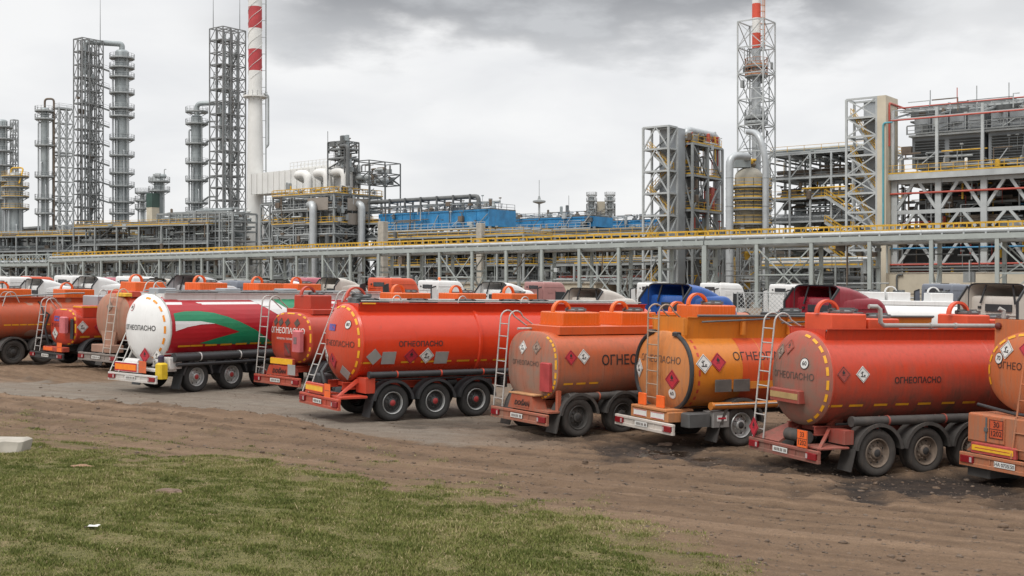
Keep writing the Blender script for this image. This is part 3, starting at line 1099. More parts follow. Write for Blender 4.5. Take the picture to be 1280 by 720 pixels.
def plate_on(parent, name, P, nn, w, h, mats, sym=None, diamond=False, up=Vector((0, 0, 1)), thick=0.008):
    "a flat plate lying on a surface point, with a raised drawing in the second material"
    u = up.cross(nn)
    if u.length < 1e-3:
        u = Vector((1, 0, 0))
    u.normalize()
    v = nn.cross(u).normalized()
    if v.z < 0:
        v = -v; u = -u
    u = v.cross(nn)
    m = MB()

    def pt(a, b, d):
        return tuple(P + u * a + v * b + nn * d)

    def slab(poly, d0, d1):
        n = len(poly)
        m.add([pt(a, b, d0) for a, b in poly] + [pt(a, b, d1) for a, b in poly],
              [tuple(range(n - 1, -1, -1)), tuple(range(n, 2 * n))] + [(i, (i + 1) % n, n + (i + 1) % n, n + i) for i in range(n)])
    q = [(0, -h / 2), (w / 2, 0), (0, h / 2), (-w / 2, 0)] if diamond else [(-w / 2, -h / 2), (w / 2, -h / 2), (w / 2, h / 2), (-w / 2, h / 2)]
    slab(q, 0, thick)
    m.mat(1)
    for poly in (sym or []):
        slab([(a * w, b * h) for a, b in poly], thick + 0.001, thick + 0.004)
    return m.build(name, mats, parent, False)


def bar(x0, y0, x1, y1, t):
    d = Vector((x1 - x0, y1 - y0)); d.normalize()
    n = Vector((-d.y, d.x)) * t / 2
    return [(x0 + n.x, y0 + n.y), (x0 - n.x, y0 - n.y), (x1 - n.x, y1 - n.y), (x1 + n.x, y1 + n.y)]


BORDER = [bar(0, -0.43, 0.43, 0, 0.018), bar(0.43, 0, 0, 0.43, 0.018), bar(0, 0.43, -0.43, 0, 0.018), bar(-0.43, 0, 0, -0.43, 0.018)]
FISH = BORDER + [bar(-0.18, -0.12, 0.17, -0.15, 0.05), bar(-0.07, -0.13, -0.06, 0.18, 0.05), bar(-0.06, 0.08, 0.05, 0.15, 0.035), bar(-0.06, 0.02, -0.16, 0.11, 0.035),
                 [(0.02, -0.07), (0.1, -0.02), (0.19, -0.06), (0.1, -0.1)]]
FLAME = BORDER + [[(-0.09, 0.05), (0.0, -0.0), (0.09, 0.05), (0.1, 0.13), (0.04, 0.17), (0.02, 0.28), (-0.06, 0.17), (-0.1, 0.12)], bar(-0.12, -0.04, 0.12, -0.04, 0.03)]


def hazard(parent, P, nn, kind, s=0.42):
    if kind == 'fish':
        return plate_on(parent, 'hazard_placard', P, nn, s, s, [PLATEW, BLACKP], FISH, True)
    if kind == 'flame':
        return plate_on(parent, 'hazard_placard', P, nn, s, s, [PLATER, BLACKP], FLAME, True)
    if kind == 'ghost':
        return plate_on(parent, 'hazard_placard', P, nn, s, s, [MATS['ghost_placard'], FADEP], FISH, True)
    return plate_on(parent, 'hazard_placard', P, nn, s, s, [PLATEG, PLATEG], None, True)


surf('ghost_placard', (0.27, 0.19, 0.15), 0.8, 0.25, 5)


def flat_text(parent, body, size, P, nn, mat_, bold=0.0, shear=0.0, step=9, part='lettering'):
    u = Vector((0, 0, 1)).cross(nn).normalized()
    v = nn.cross(u).normalized()
    return wrap(text2d(body, size, bold, shear), lambda a, b: P + u * a + v * b, step, part, mat_, parent)


def number_plate(parent, P, nn, body=None, w=0.52, h=0.115):
    if body:
        o = plate_on(parent, 'number_plate', P, nn, w, h, [PLATEW, BLACKP], [bar(0.24, -0.42, 0.24, 0.42, 0.012)])
        flat_text(o, body, 0.10, P + nn * 0.013, nn, BLACKP, 0.01)
        return o
    sy = [[(a, -0.28), (a + 0.055, -0.28), (a + 0.055, 0.28), (a, 0.28)] for a in (-0.4, -0.30, -0.2, -0.1, 0.02, 0.12, 0.28, 0.37)]
    sy = [p for i, p in enumerate(sy)]
    return plate_on(parent, 'number_plate', P, nn, w, h, [PLATEW, FADEP], sy)


def ladder(parent, x0, z0, x1, z1, y, w=0.42, hoop=0.7, mat_=None, n=None, drop=0.12):
    "two stringers, rungs and hooped handrails running on to the tank top"
    mat_ = mat_ or ALU
    m = MB()
    L = math.hypot(x1 - x0, z1 - z0)
    n = n or int(L / 0.30)
    dx, dz = (x1 - x0) / L, (z1 - z0) / L
    for sg in (-1, 1):
        yy = y + sg * w / 2
        pts = [(x0, yy, z0), (x1, yy, z1)]
        if hoop > 0:
            k = 8; rr = 0.22
            for i in range(1, k + 1):
                a = PI - PI * i / k * 0.9
                pts.append((x1 + rr + rr * math.cos(a) + dx * 0.1 * i / k, yy, z1 + rr * math.sin(a)))
            pts.append((x1 + hoop, yy, z1 - drop - 0.1))
        m.tube(pts, 0.021, 8)
    for i in range(n):
        f = (i + 0.6) / n
        m.tube([(x0 + (x1 - x0) * f, y - w / 2, z0 + (z1 - z0) * f), (x0 + (x1 - x0) * f, y + w / 2, z0 + (z1 - z0) * f)], 0.016, 6)
    return m.build('ladder', mat_, parent)


def hatch_box(parent, x, z, L, W, H, mat_, arch=True, lid=True, y=0.0, archmat=None):
    m = MB()
    m.cbox(x - L / 2, x + L / 2, y - W / 2, y + W / 2, z, z + H, 0.025)
    m.box(x - L / 2 - 0.015, x + L / 2 + 0.015, y - W / 2 - 0.015, y + W / 2 + 0.015, z + 0.01, z + 0.045)
    b = m.build('hatch_box', mat_, parent)
    if lid:
        q = MB()
        q.lathe([(0.26, 0.0), (0.27, 0.02), (0.27, 0.05), (0.2, 0.075), (0, 0.085)], 20, (x + L * 0.14, y, z + H))
        for i in range(5):
            a = 2 * PI * i / 5 + 0.4
            q.box(x + L * 0.14 + 0.25 * math.cos(a) - 0.04, x + L * 0.14 + 0.25 * math.cos(a) + 0.04, y + 0.25 * math.sin(a) - 0.03, y + 0.25 * math.sin(a) + 0.03, z + H + 0.02, z + H + 0.09)
        q.beam((x + L * 0.14 - 0.28, y, z + H + 0.1), (x + L * 0.14 + 0.28, y, z + H + 0.1), 0.05, 0.03)
        q.build('hatch_lid', STEEL_D, b)
    if arch:
        q = MB()
        xa = x - L * 0.24
        o = arc_pts(xa, z + H, 0.30, 0, PI, 14); i_ = arc_pts(xa, z + H, 0.25, 0, PI, 14)
        q.prism(o + i_[::-1], y - 0.06, y + 0.06)
        q.build('arch_guard', archmat or mat_, b)
    return b


def bumper(parent, mat_, z0=0.36, z1=0.62, w=2.5, panel=True, lights='box', plate=None, x=0.0, barmat=None):
    m = MB()
    m.cbox(x, x + 0.09, -w / 2, w / 2, z0, z0 + 0.075, 0.012)
    m.cbox(x, x + 0.09, -w / 2, w / 2, z1 - 0.06, z1, 0.012)
    if panel:
        m.box(x + 0.03, x + 0.06, -w / 2 + 0.05, w / 2 - 0.05, z0 + 0.077, z1 - 0.062)
    for y in (-w / 2 + 0.02, -0.45, 0.45, w / 2 - 0.02):
        m.box(x + 0.015, x + 0.075, y - 0.018, y + 0.018, z0 + 0.077, z1 - 0.062)
    b = m.build('bumper', mat_, parent)
    zc = (z0 + z1) / 2
    for sg in (-1, 1):
        q = MB()
        yc = sg * (w / 2 - 0.22)
        q.cbox(x - 0.03, x + 0.028, yc - 0.17, yc + 0.17, zc - 0.065, zc + 0.075, 0.01)
        q.mat(1)
        q.box(x - 0.036, x - 0.031, yc - sg * 0.12 - 0.03, yc - sg * 0.12 + 0.03, zc - 0.05, zc + 0.05)
        q.build('tail_light', [TAILRED, TAILWHITE], b)
    if plate is not False:
        number_plate(b, Vector((x - 0.004, 0.05, zc)), Vector((-1, 0, 0)), plate)
    return b


def hose_tube(parent, x0, x1, y, z, r=0.085, mat_=None, n=4, bm=None, cap=None):
    m = MB()
    m.tube([(x0, y, z), (x1, y, z)], r, 18)
    m.lathe([(r + 0.012, 0), (r + 0.012, 0.07)], 18, (x0 - 0.015, y, z), 'x')
    t = m.build('hose_tube', mat_ or PLASTIC, parent)
    for i in range(n):
        q = MB()
        xx = x0 + (x1 - x0) * (i + 0.6) / (n + 0.2)
        q.lathe([(r + 0.003, -0.02), (r + 0.014, -0.02), (r + 0.014, 0.02), (r + 0.003, 0.02)], 18, (xx, y, z), 'x', cap=False)
        q.beam((xx, y + r + 0.012, z), (xx, y + r + 0.16, z + 0.06), 0.04, 0.03)
        q.build('bracket', bm or ALU, t)
    return t


def chassis(parent, x0, x1, z, mat_, saddles, tank, mat2=None):
    m = MB()
    for sg in (-1, 1):
        y = sg * 0.46
        m.box(x0, x1, y - 0.06, y + 0.06, z - 0.2, z - 0.175)
        m.box(x0, x1, y - 0.012, y + 0.012, z - 0.173, z - 0.022)
        m.box(x0, x1, y - 0.06, y + 0.06, z - 0.02, z)
    k = x0 + 0.3
    while k < x1:
        m.box(k, k + 0.1, -0.446, 0.446, z - 0.15, z - 0.03)
        k += 1.2
    c = m.build('chassis', mat_, parent)
    rg = random.Random(int(x1 * 100))
    q = MB()
    zb = tank.zc - tank.rz
    for i in range(int((x1 - x0) / 0.9)):
        x = x0 + 0.5 + 0.9 * i + rg.uniform(-0.2, 0.2)
        y = rg.choice((-1, 1)) * rg.uniform(0.55, 0.9)
        k = rg.random()
        if k < 0.4:
            q.tube([(x, y, z - 0.12), (x + 0.3, y * 1.05, z - 0.3), (x + 0.8, y * 0.95, z - 0.22), (x + 1.1, y * 0.8, z)], rg.uniform(0.02, 0.045), 6)
        elif k < 0.7:
            q.lathe([(0, 0), (0.11, 0.02), (0.11, 0.32), (0, 0.34)], 10, (x, y, z - 0.1), 'x', cap=False)
        else:
            q.cbox(x, x + rg.uniform(0.2, 0.5), y - 0.12, y + 0.12, z - 0.28, z + 0.02, 0.02)
    q.tube([(x0 + 0.4, -0.66, z + 0.05), (x1 - 1, -0.66, z + 0.05)], 0.03, 6)
    q.build('underbody_piping', UNDER, parent)
    for sx in saddles:
        zz = tank.zc - tank.rz * 0.72
        for sg in (-1, 1):
            q = MB()
            q.add([(sx - 0.16, sg * 0.41, z + 0.002), (sx + 0.16, sg * 0.41, z + 0.002), (sx + 0.16, sg * 0.52, z + 0.002), (sx - 0.16, sg * 0.52, z + 0.002),
                   (sx - 0.1, sg * 0.6, zz), (sx + 0.1, sg * 0.6, zz), (sx + 0.1, sg * 0.78, zz + 0.1), (sx - 0.1, sg * 0.78, zz + 0.1)],
                  [(0, 3, 2, 1), (4, 5, 6, 7), (0, 1, 5, 4), (1, 2, 6, 5), (2, 3, 7, 6), (3, 0, 4, 7)])
            q.build('saddle', mat2 or mat_, parent)
    return c


def coaming(parent, t, w, h, mat_, x0, x1, lean=0.0, cap=0.05, walk=True):
    "the two upstand walls along the top of the barrel with the walkway between"
    m = MB()
    z0 = t.zc + t.rz * (1 - min(0.98, w / t.ry) ** t.n) ** (1 / t.n) - 0.03
    zt = t.zc + t.rz + h
    for sg in (-1, 1):
        y = sg * w
        m.add([(x0, y, z0), (x1, y, z0), (x1, y + sg * lean, zt), (x0, y + sg * lean, zt), (x0, y - sg * 0.012, z0), (x1, y - sg * 0.012, z0), (x1, y + sg * (lean - 0.012), zt), (x0, y + sg * (lean - 0.012), zt)],
              [(0, 1, 2, 3), (7, 6, 5, 4), (0, 4, 5, 1), (1, 5, 6, 2), (2, 6, 7, 3), (3, 7, 4, 0)])
        a, b = sorted((y + sg * (lean - 0.02), y + sg * (lean + cap)))
        m.box(x0 - 0.01, x1 + 0.01, a, b, zt + 0.002, zt + 0.02)
    m.box(x0, x0 + 0.012, -w + 0.014, w - 0.014, z0, zt - 0.004)
    m.box(x1 - 0.012, x1, -w + 0.014, w - 0.014, z0, zt - 0.004)
    c = m.build('top_coaming', mat_, parent)
    if walk:
        q = MB()
        q.box(x0 + 0.05, x1 - 0.05, -w + 0.03, w - 0.03, t.zc + t.rz + 0.012, t.zc + t.rz + 0.035)
        q.build('walkway', STEEL_D, parent)
    return c


def dashes_side(parent, t, z, xs, ln, mat_=None, h=0.05):
    m = MB()
    for x in xs:
        a = []
        for zz in (z - h / 2, z + h / 2):
            for xx in (x, x + ln):
                a.append(tuple(t.side(xx, zz, 0.006)[0]))
        m.add(a, [(0, 1, 3, 2)])
    return m.build('reflective_marking', mat_ or DASH, parent)


def dashes_rear(parent, t, a0, a1, n, k=0.93, w=0.06, fill=0.72, mat_=None):
    m = MB()
    for i in range(n):
        b0 = a0 + (a1 - a0) * i / n
        b1 = b0 + (a1 - a0) / n * fill
        vs = []
        for j in range(5):
            a = R(b0 + (b1 - b0) * j / 4)
            for kk in (k - w / 2, k + w / 2):
                y, z = t.sec(a, kk)
                vs.append(tuple(t.rear(y, z, 0.01)[0]))
        m.add(vs, [(2 * j, 2 * j + 1, 2 * j + 3, 2 * j + 2) for j in range(4)])
    return m.build('reflective_marking', mat_ or DASH, parent)


def place(px, py, theta, xw, yw=-1.2):
    "matrix of a vehicle whose near rear wheel stands on the lot at a photo pixel"
    P = gpt(px, py)
    P.z = gz(P.x, P.y)
    return place_at(P, theta, xw, yw)


def place_at(P, theta, xw=0.0, yw=0.0):
    n = Vector((-GX_, -GY_, 1)).normalized()
    x = Vector((math.cos(R(theta)), math.sin(R(theta)), 0))
    x = (x - n * x.dot(n)).normalized()
    y = n.cross(x)
    M = Matrix((x, y, n)).transposed()
    loc = P - M @ Vector((xw, yw, 0))
    return Matrix.Translation(loc) @ M.to_4x4()


class View:
    "where a photo pixel lands on a vehicle's side or rear, in the vehicle's own metres"
    def __init__(s, M):
        s.i = M.inverted()
        s.o = s.i @ Vector((0, 0, CZ))

    def ray(s, px, py):
        return (s.i.to_3x3() @ Vector(((px - 640) / F, 1, (360 - py) / F)))

    def side(s, px, py, y):
        d = s.ray(px, py)
        k = (y - s.o.y) / d.y
        p = s.o + d * k
        return p.x, p.z

    def rear(s, px, py, x):
        d = s.ray(px, py)
        k = (x - s.o.x) / d.x
        p = s.o + d * k
        return p.y, p.z


TRUCKS = 'tank trailers parked in a row'


def vehicle(name, label, cat, M, group=None):
    o = thing(name, label, cat, group=group)
    o.matrix_world = M
    o.location = M.to_translation(); o.rotation_euler = M.to_euler()
    return o


def running_gear(root, xs, tm, rm, gm, hub=UNDER, left=True, flapfirst=True, guard=True, yw=1.03, r=0.5, a1=172):
    for i, x in enumerate(xs):
        for sg in (-1, 1):
            wheel(root, x, sg * yw, r, tm, rm, hub, r)
            if guard and (sg < 0 or i == 0):
                mudguard(root, x, sg * (yw - 0.0), gm, r=r + 0.10, flap=(i == 0 and flapfirst), zc=r, a1=a1)
        m = MB()
        m.tube([(x, -yw + 0.2, r), (x, yw - 0.2, r)], 0.075, 10)
        m.box(x - 0.3, x + 0.3, -0.62, -0.5, r + 0.1, r + 0.16)
        m.box(x - 0.3, x + 0.3, 0.5, 0.62, r + 0.1, r + 0.16)
        m.lathe([(0.13, 0), (0.16, 0.08), (0.13, 0.22)], 12, (x + 0.25, -0.56, r + 0.162))
        m.lathe([(0.13, 0), (0.16, 0.08), (0.13, 0.22)], 12, (x + 0.25, 0.56, r + 0.162))
        m.build('axle', UNDER, root)


def landing_legs(root, x, z=0.9, mat_=None):
    for sg in (-1, 1):
        m = MB()
        m.box(x - 0.06, x + 0.06, sg * 0.62 - 0.05, sg * 0.62 + 0.05, 0.25, z)
        m.box(x - 0.14, x + 0.14, sg * 0.62 - 0.12, sg * 0.62 + 0.12, 0.20, 0.248)
        m.build('landing_leg', mat_ or UNDER, root)


def side_text(root, t, body, size, x, z, mat_, bold=0.0):
    return wrap(text2d(body, size, bold), lambda a, b: t.arc(x + a, z, b, 0.008), 0.1, 'lettering', mat_, root)


def rear_text(root, t, body, size, y, z, mat_, bold=0.0):
    def fn(a, b):
        p, nn = t.rear(y - a, z + b, 0.010)
        return p
    return wrap(text2d(body, size, bold), fn, 0.1, 'lettering', mat_, root)


def rear_box(root, mat_, x0, x1, y0, y1, z0, z1, name='rear_panel', b=0.02):
    m = MB()
    m.cbox(x0, x1, y0, y1, z0, z1, b)
    return m.build(name, mat_, root)


def speed_disc(root, t, y, z, body, ring=None):
    P, nn = t.rear(y, z, 0.008)
    u = Vector((0, 0, 1)).cross(nn).normalized(); v = nn.cross(u)
    m = MB()
    for k, (r0, mt, d) in enumerate(((0.125, 1, 0.0), (0.108, 0, 0.004))):
        m.mat(mt)
        pts = [tuple(P + u * (r0 * math.cos(2 * PI * i / 20)) + v * (r0 * math.sin(2 * PI * i / 20)) + nn * d) for i in range(20)]
        m.add(pts, [tuple(range(20))])
    o = m.build('speed_disc', [PLATEW, ring or BLACKP], root, False)
    flat_text(o, body, 0.13, P + nn * 0.008, nn, BLACKP, 0.02)
    return o


def manlid(root, x, y, z, mat_=None):
    q = MB()
    q.lathe([(0.24, 0.0), (0.24, 0.06), (0.28, 0.065), (0.28, 0.10), (0.18, 0.13), (0, 0.14)], 18, (x, y, z))
    for i in range(6):
        a = 2 * PI * i / 6
        q.beam((x + 0.2 * math.cos(a), y + 0.2 * math.sin(a), z + 0.12), (x + 0.34 * math.cos(a), y + 0.34 * math.sin(a), z + 0.10), 0.04, 0.03)
    q.box(x + 0.3, x + 0.62, y - 0.1, y + 0.1, z, z + 0.09)
    return q.build('manlid', mat_ or PLASTIC, root)


def grab_arc(root, x, y, z, r=0.13, mat_=None, axis='x'):
    m = MB()
    pts = []
    for i in range(13):
        a = PI * i / 12
        pts.append((x + r * math.cos(a), y, z + r * 1.35 * math.sin(a)))
    m.tube(pts, 0.018, 7)
    return m.build('grab_arc', mat_ or ALU, root)
# ------------------------------------------------------------------ the ten tankers in the front row
def tank_parts(root, t, shell_mat, rear_mat, front=True, ribs=()):
    if not ribs:
        ribs = [(t.x0 + (t.x1 - t.x0) * k / 4, 0.014, 0.004) for k in (1, 2, 3)]
    ribs = list(ribs) + [(t.x0 + 0.03, 0.03, 0.008)]
    t.shell_mesh(ribs=ribs).build('tank', shell_mat, root, True, 30)
    t.end_mesh(True).build('tank_end', rear_mat, root, True, 60)
    t.end_mesh(False, 32, 6).build('tank_end', shell_mat, root, True, 60)


def tanker_red_dusty():
    M = place(1097, 591, 23, 1.6)
    v = View(M)
    root = vehicle('tank_trailer', 'red three-axle tanker trailer with dusty brown rear end and pipe along its top', 'tanker', M, TRUCKS)
    body = paint('paint_red_dusty', (0.52, 0.045, 0.016), 0.22, (1.0, 2.65), 0.82, 0.34, (0.13, 0.072, 0.054), seed=2.0)
    rear = paint('paint_red_rear', (0.44, 0.05, 0.025), 0.30, (1.1, 3.9), 1.0, 0.5, (0.205, 0.14, 0.11), seed=4.0)
    frame = paint('paint_red_frame', (0.30, 0.05, 0.035), 0.4, (0.2, 1.2), 0.6, 0.5, (0.19, 0.115, 0.09))
    t = Tank(0.50, 9.6, 2.02, 1.06, 1.02, 2.15, 0.30)
    tank_parts(root, t, body, rear, ribs=[(4.9, 0.012, 0.004), (7.6, 0.012, 0.004)])
    coaming(root, t, 0.62, 0.06, body, 0.62, 9.4, 0.06, 0.05)
    for x in (1.35, 5.0, 8.2):
        hatch_box(root, x, t.zc + t.rz - 0.03, 0.95 if x < 2 else 0.7, 0.95, 0.42, surf('hatch_red', (0.60, 0.07, 0.022), 0.45, 0.12, 2, rust=0.1, rustcol=DUST))
        hatch_box(root, x + (1.02 if x < 2 else 0.86), t.zc + t.rz - 0.03, 0.85, 0.8, 0.32, MATS['hatch_red'], False, True)
    m = MB()
    zt = t.zc + t.rz
    pts = [(1.75, -0.62, zt + 0.56), (1.95, -0.64, zt + 0.56), (2.02, -0.66, zt + 0.50), (2.04, -0.66, zt + 0.22), (2.12, -0.67, zt + 0.15), (9.3, -0.67, zt + 0.15)]
    m.tube(pts, 0.05, 12)
    for x in (3.4, 4.1, 5.6, 7.0):
        m.lathe([(0.066, 0), (0.066, 0.06)], 12, (x, -0.67, zt + 0.15), 'x')
    m.tube([(5.55, -0.67, zt + 0.15), (5.55, -0.67, zt + 0.5), (5.45, -0.62, zt + 0.55)], 0.05, 10)
    m.build('vapour_pipe', surf('grey_pipe', (0.36, 0.35, 0.33), 0.5, 0.15, 2, metal=0.3, rust=0.2), root)
    chassis(root, 0.5, 9.0, 1.02, frame, (1.0, 2.8, 4.4, 6.2, 8.0), t, body)
    hose_tube(root, 0.95, 9.0, -1.12, 1.18, 0.10, PLASTIC_D, 5, frame)
    bumper(root, frame, 0.34, 0.60)
    m = MB()
    m.cbox(0.10, 0.85, -1.2, -0.55, 0.62, 0.66, 0.01)
    m.add([(0.06, 0.2, 0.62), (0.06, 1.1, 0.62), (0.9, 0.8, 1.0), (0.9, 0.4, 1.0), (0.1, 0.2, 0.58), (0.1, 1.1, 0.58), (0.94, 0.8, 0.94), (0.94, 0.4, 0.94)],
          [(0, 1, 2, 3), (7, 6, 5, 4), (0, 4, 5, 1), (1, 5, 6, 2), (2, 6, 7, 3), (3, 7, 4, 0)])
    m.beam((0.1, -1.15, 0.62), (0.8, -0.6, 0.98), 0.07, 0.05)
    m.cbox(0.75, 1.0, -1.15, -0.62, 0.70, 1.0, 0.01)
    m.build('rear_frame', frame, root)
    m = MB()
    m.tube([(0.35, -0.45, 0.78), (0.35, 0.25, 0.78)], 0.14, 16)
    m.build('air_tank', PLASTIC_D, root)
    b = rear_box(root, frame, 0.10, 0.30, -0.42, 0.62, t.zc - 0.52, t.zc - 0.24, 'reflector_board')
    plate_on(b, 'reflective_strip', Vector((0.098, 0.1, t.zc - 0.38)), Vector((-1, 0, 0)), 0.98, 0.13, [surf('dusty_strip', (0.36, 0.24, 0.10), 0.7, 0.2, 4), FADEP])
    ladder(root, 0.05, 0.62, 0.28, 3.18, 0.95, 0.40, 1.0)
    running_gear(root, (1.6, 2.91, 4.22), RUBBER_D, RIM_B, PLASTIC_D)
    landing_legs(root, 7.6)
    dashes_rear(root, t, 100, 258, 10, 0.93, 0.045, 0.66)
    xs = [v.side(p, 492, -1.05)[0] for p in (1040, 1066, 1097, 1124, 1152, 1182, 1208)]
    dashes_side(root, t, 1.50, xs, 0.36)
    side_text(root, t, 'ОГНЕОПАСНО', 0.182, v.side(1147, 467, -1.04)[0], 2.02, BLACKP, 0.016)
    rear_text(root, t, 'ОГНЕОПАСНО', 0.20, 0.0, t.zc + 0.05, FADEP, 0.006)
    for px, kind in ((1054, 'flame2'), (1078, 'fish')):
        x, z = v.side(px, 468, -1.04)
        P, nn = t.side(x, z, 0.004)
        if kind == 'flame2':
            plate_on(root, 'hazard_placard', P, nn, 0.36, 0.36, [surf('dusty_red_placard', (0.30, 0.05, 0.035), 0.6, 0.15, 5), BLACKP], FLAME, True)
        else:
            hazard(root, P, nn, kind, 0.36)
    for y, z, k in ((0.5, 0.55, 'ghost'), (0.18, 0.66, 'dim')):
        P, nn = t.rear(y, t.zc + z, 0.004)
        if k == 'ghost':
            hazard(root, P, nn, k, 0.36)
        else:
            plate_on(root, 'hazard_placard', P, nn, 0.36, 0.36, [rear, FADEP], FLAME, True)
    speed_disc(root, t, -0.42, t.zc + 0.34, '60')
    plate_on(root, 'hazard_placard', Vector((-0.02, 1.02, 0.84)), Vector((-1, 0, 0)), 0.36, 0.46, [PLATER, BLACKP], FLAME, True)
    o = plate_on(root, 'danger_number_plate', Vector((0.0, -0.72, 0.80)), Vector((-1, 0, 0)), 0.36, 0.36, [PLATEO, BLACKP], [bar(-0.48, 0, 0.48, 0, 0.03), bar(-0.48, -0.48, -0.48, 0.48, 0.03), bar(0.48, -0.48, 0.48, 0.48, 0.03)])
    flat_text(o, '33', 0.15, Vector((-0.013, -0.72, 0.885)), Vector((-1, 0, 0)), BLACKP, 0.008)
    flat_text(o, '1202', 0.15, Vector((-0.013, -0.72, 0.715)), Vector((-1, 0, 0)), BLACKP, 0.008)


def tanker_orange_big():
    M = place(491, 526.5, 34, 1.68)
    v = View(M)
    root = vehicle('tank_trailer', 'bright orange-red three-axle tanker trailer with grey squares and diamonds on its side', 'tanker', M, TRUCKS)
    body = paint('paint_orange_red', (0.60, 0.042, 0.012), 0.08, (0.9, 1.7), 0.45, 0.26, (0.17, 0.075, 0.055), seed=7.0)
    rear = paint('paint_orange_rear', (0.57, 0.055, 0.02), 0.16, (0.95, 2.3), 0.40, 0.3, (0.24, 0.10, 0.06), seed=9.0)
    frame = paint('paint_orange_frame', (0.50, 0.05, 0.022), 0.2, (0.2, 0.9), 0.4, 0.45, (0.2, 0.11, 0.08))
    t = Tank(0.78, 11.2, 2.10, 1.12, 1.07, 2.12, 0.34)
    rx = v.side(601, 430, -1.1)[0]
    tank_parts(root, t, body, rear, ribs=[(rx, 0.07, 0.035), (rx + 3.6, 0.07, 0.035)])
    coaming(root, t, 0.66, 0.04, body, 0.85, 11.0, 0.08, 0.05)
    zt = t.zc + t.rz
    m = MB()
    m.box(0.9, 1.3, -0.80, -0.76, zt + 0.02, zt + 0.055)
    m.build('reflective_marking', DASH, root)
    for px in (463, 525, 585, 640, 676):
        x = v.side(px, 380, -0.3)[0]
        manlid(root, x, -0.15, zt + 0.04)
    for px in (495, 577, 655):
        x = v.side(px, 380, -0.3)[0]
        grab_arc(root, x, -0.35, zt + 0.05, 0.15)
    m = MB()
    m.tube([(1.0, 0.3, zt + 0.12), (11.0, 0.3, zt + 0.12)], 0.035, 8)
    m.tube([(1.0, -0.5, zt + 0.1), (11.0, -0.5, zt + 0.1)], 0.02, 6)
    m.build('vapour_pipe', ALU, root)
    hatch_box(root, 1.25, zt + 0.0, 0.5, 0.5, 0.18, STEEL_D, True, True, 0.1, frame)
    chassis(root, 0.5, 10.8, 1.04, frame, (1.3, 3.0, 4.6, 6.6, 9.0), t, frame)
    hose_tube(root, 0.95, 9.6, -1.16, 1.28, 0.085, PLASTIC, 6, frame)
    bumper(root, frame, 0.36, 0.66)
    m = MB()
    m.cbox(0.1, 0.9, -1.2, -0.5, 0.66, 0.72, 0.01)
    m.cbox(0.1, 0.7, 0.1, 1.1, 0.66, 0.70, 0.01)
    m.add([(0.12, -1.0, 0.73), (0.85, -0.7, 1.15), (0.85, -0.6, 1.15), (0.12, -0.9, 0.73), (0.2, -1.0, 0.73), (0.95, -0.7, 1.10), (0.95, -0.6, 1.10), (0.2, -0.9, 0.73)],
          [(0, 1, 2, 3), (7, 6, 5, 4), (0, 4, 5, 1), (1, 5, 6, 2), (2, 6, 7, 3), (3, 7, 4, 0)])
    m.cbox(0.85, 1.15, -1.15, -0.6, 0.78, 1.2, 0.01)
    m.build('rear_frame', frame, root)
    b = rear_box(root, frame, 0.04, 0.14, -0.30, 0.92, 0.70, 0.98, 'reflector_board')
    plate_on(b, 'reflective_strip', Vector((0.038, 0.35, 0.84)), Vector((-1, 0, 0)), 1.1, 0.17, [PLATEY, PLATEO], [bar(-0.5, 0.44, 0.5, 0.44, 0.12), bar(-0.5, -0.44, 0.5, -0.44, 0.12)])
    plate_on(b, 'danger_number_plate', Vector((0.03, -0.52, 0.84)), Vector((-1, 0, 0)), 0.36, 0.36, [PLATEO, FADEP], [bar(-0.4, 0, 0.4, 0, 0.03)])
    m = MB()
    m.cbox(0.25, 0.65, 0.45, 0.95, 0.74, 1.2, 0.04)
    m.tube([(0.3, 0.1, 1.5), (0.1, 0.0, 1.3), (0.15, -0.1, 1.0)], 0.06, 8)
    m.build('equipment_case', PLASTIC, root)
    ladder(root, 0.05, 0.68, 1.05, 3.30, 0.93, 0.40, 0.9)
    running_gear(root, (1.68, 3.03, 4.38), RUBBER, RIM_C, PLASTIC, HUBRED)
    landing_legs(root, 8.2)
    dashes_rear(root, t, 70, 256, 11, 0.93, 0.045, 0.68)
    xs = [v.side(p, 455, -1.1)[0] for p in (453, 478, 503, 528, 550, 573, 595, 618)]
    dashes_side(root, t, 1.60, xs, 0.42)
    side_text(root, t, 'ОГНЕОПАСНО', 0.20, v.side(526, 430, -1.1)[0], v.side(526, 430, -1.1)[1], BLACKP, 0.016)
    rear_text(root, t, 'ОГНЕОПАСНО', 0.22, -0.15, t.zc - 0.02, surf('worn_lettering', (0.10, 0.035, 0.025), 0.7, 0.3, 6), 0.006)
    for px, py, kind in ((468, 446, 'grey'), (514.5, 445, 'flame'), (534, 444.5, 'fish')):
        x, z = v.side(px, py, -1.1)
        P, nn = t.side(x, z, 0.004)
        hazard(root, P, nn, kind, 0.47)
    for px, py in ((486.5, 447.5), (552.5, 447)):
        x, z = v.side(px, py, -1.1)
        P, nn = t.side(x, z, 0.004)
        plate_on(root, 'placard_holder', P, nn, 0.42, 0.36, [PLATEG, PLATEG])
    speed_disc(root, t, -0.62, t.zc + 0.52, '80')
    P, nn = t.rear(0.15, t.zc + 0.42, 0.006)
    plate_on(root, 'sticker', P, nn, 0.4, 0.18, [BLUEL, PLATER], [bar(0.1, 0.2, 0.4, -0.2, 0.1)])
    for y, z, k in ((0.62, -0.40, 'fish'), (0.10, -0.50, 'flame'), (-0.40, -0.80, 'grey')):
        P, nn = t.rear(y, t.zc + z, 0.004)
        hazard(root, P, nn, k, 0.46)


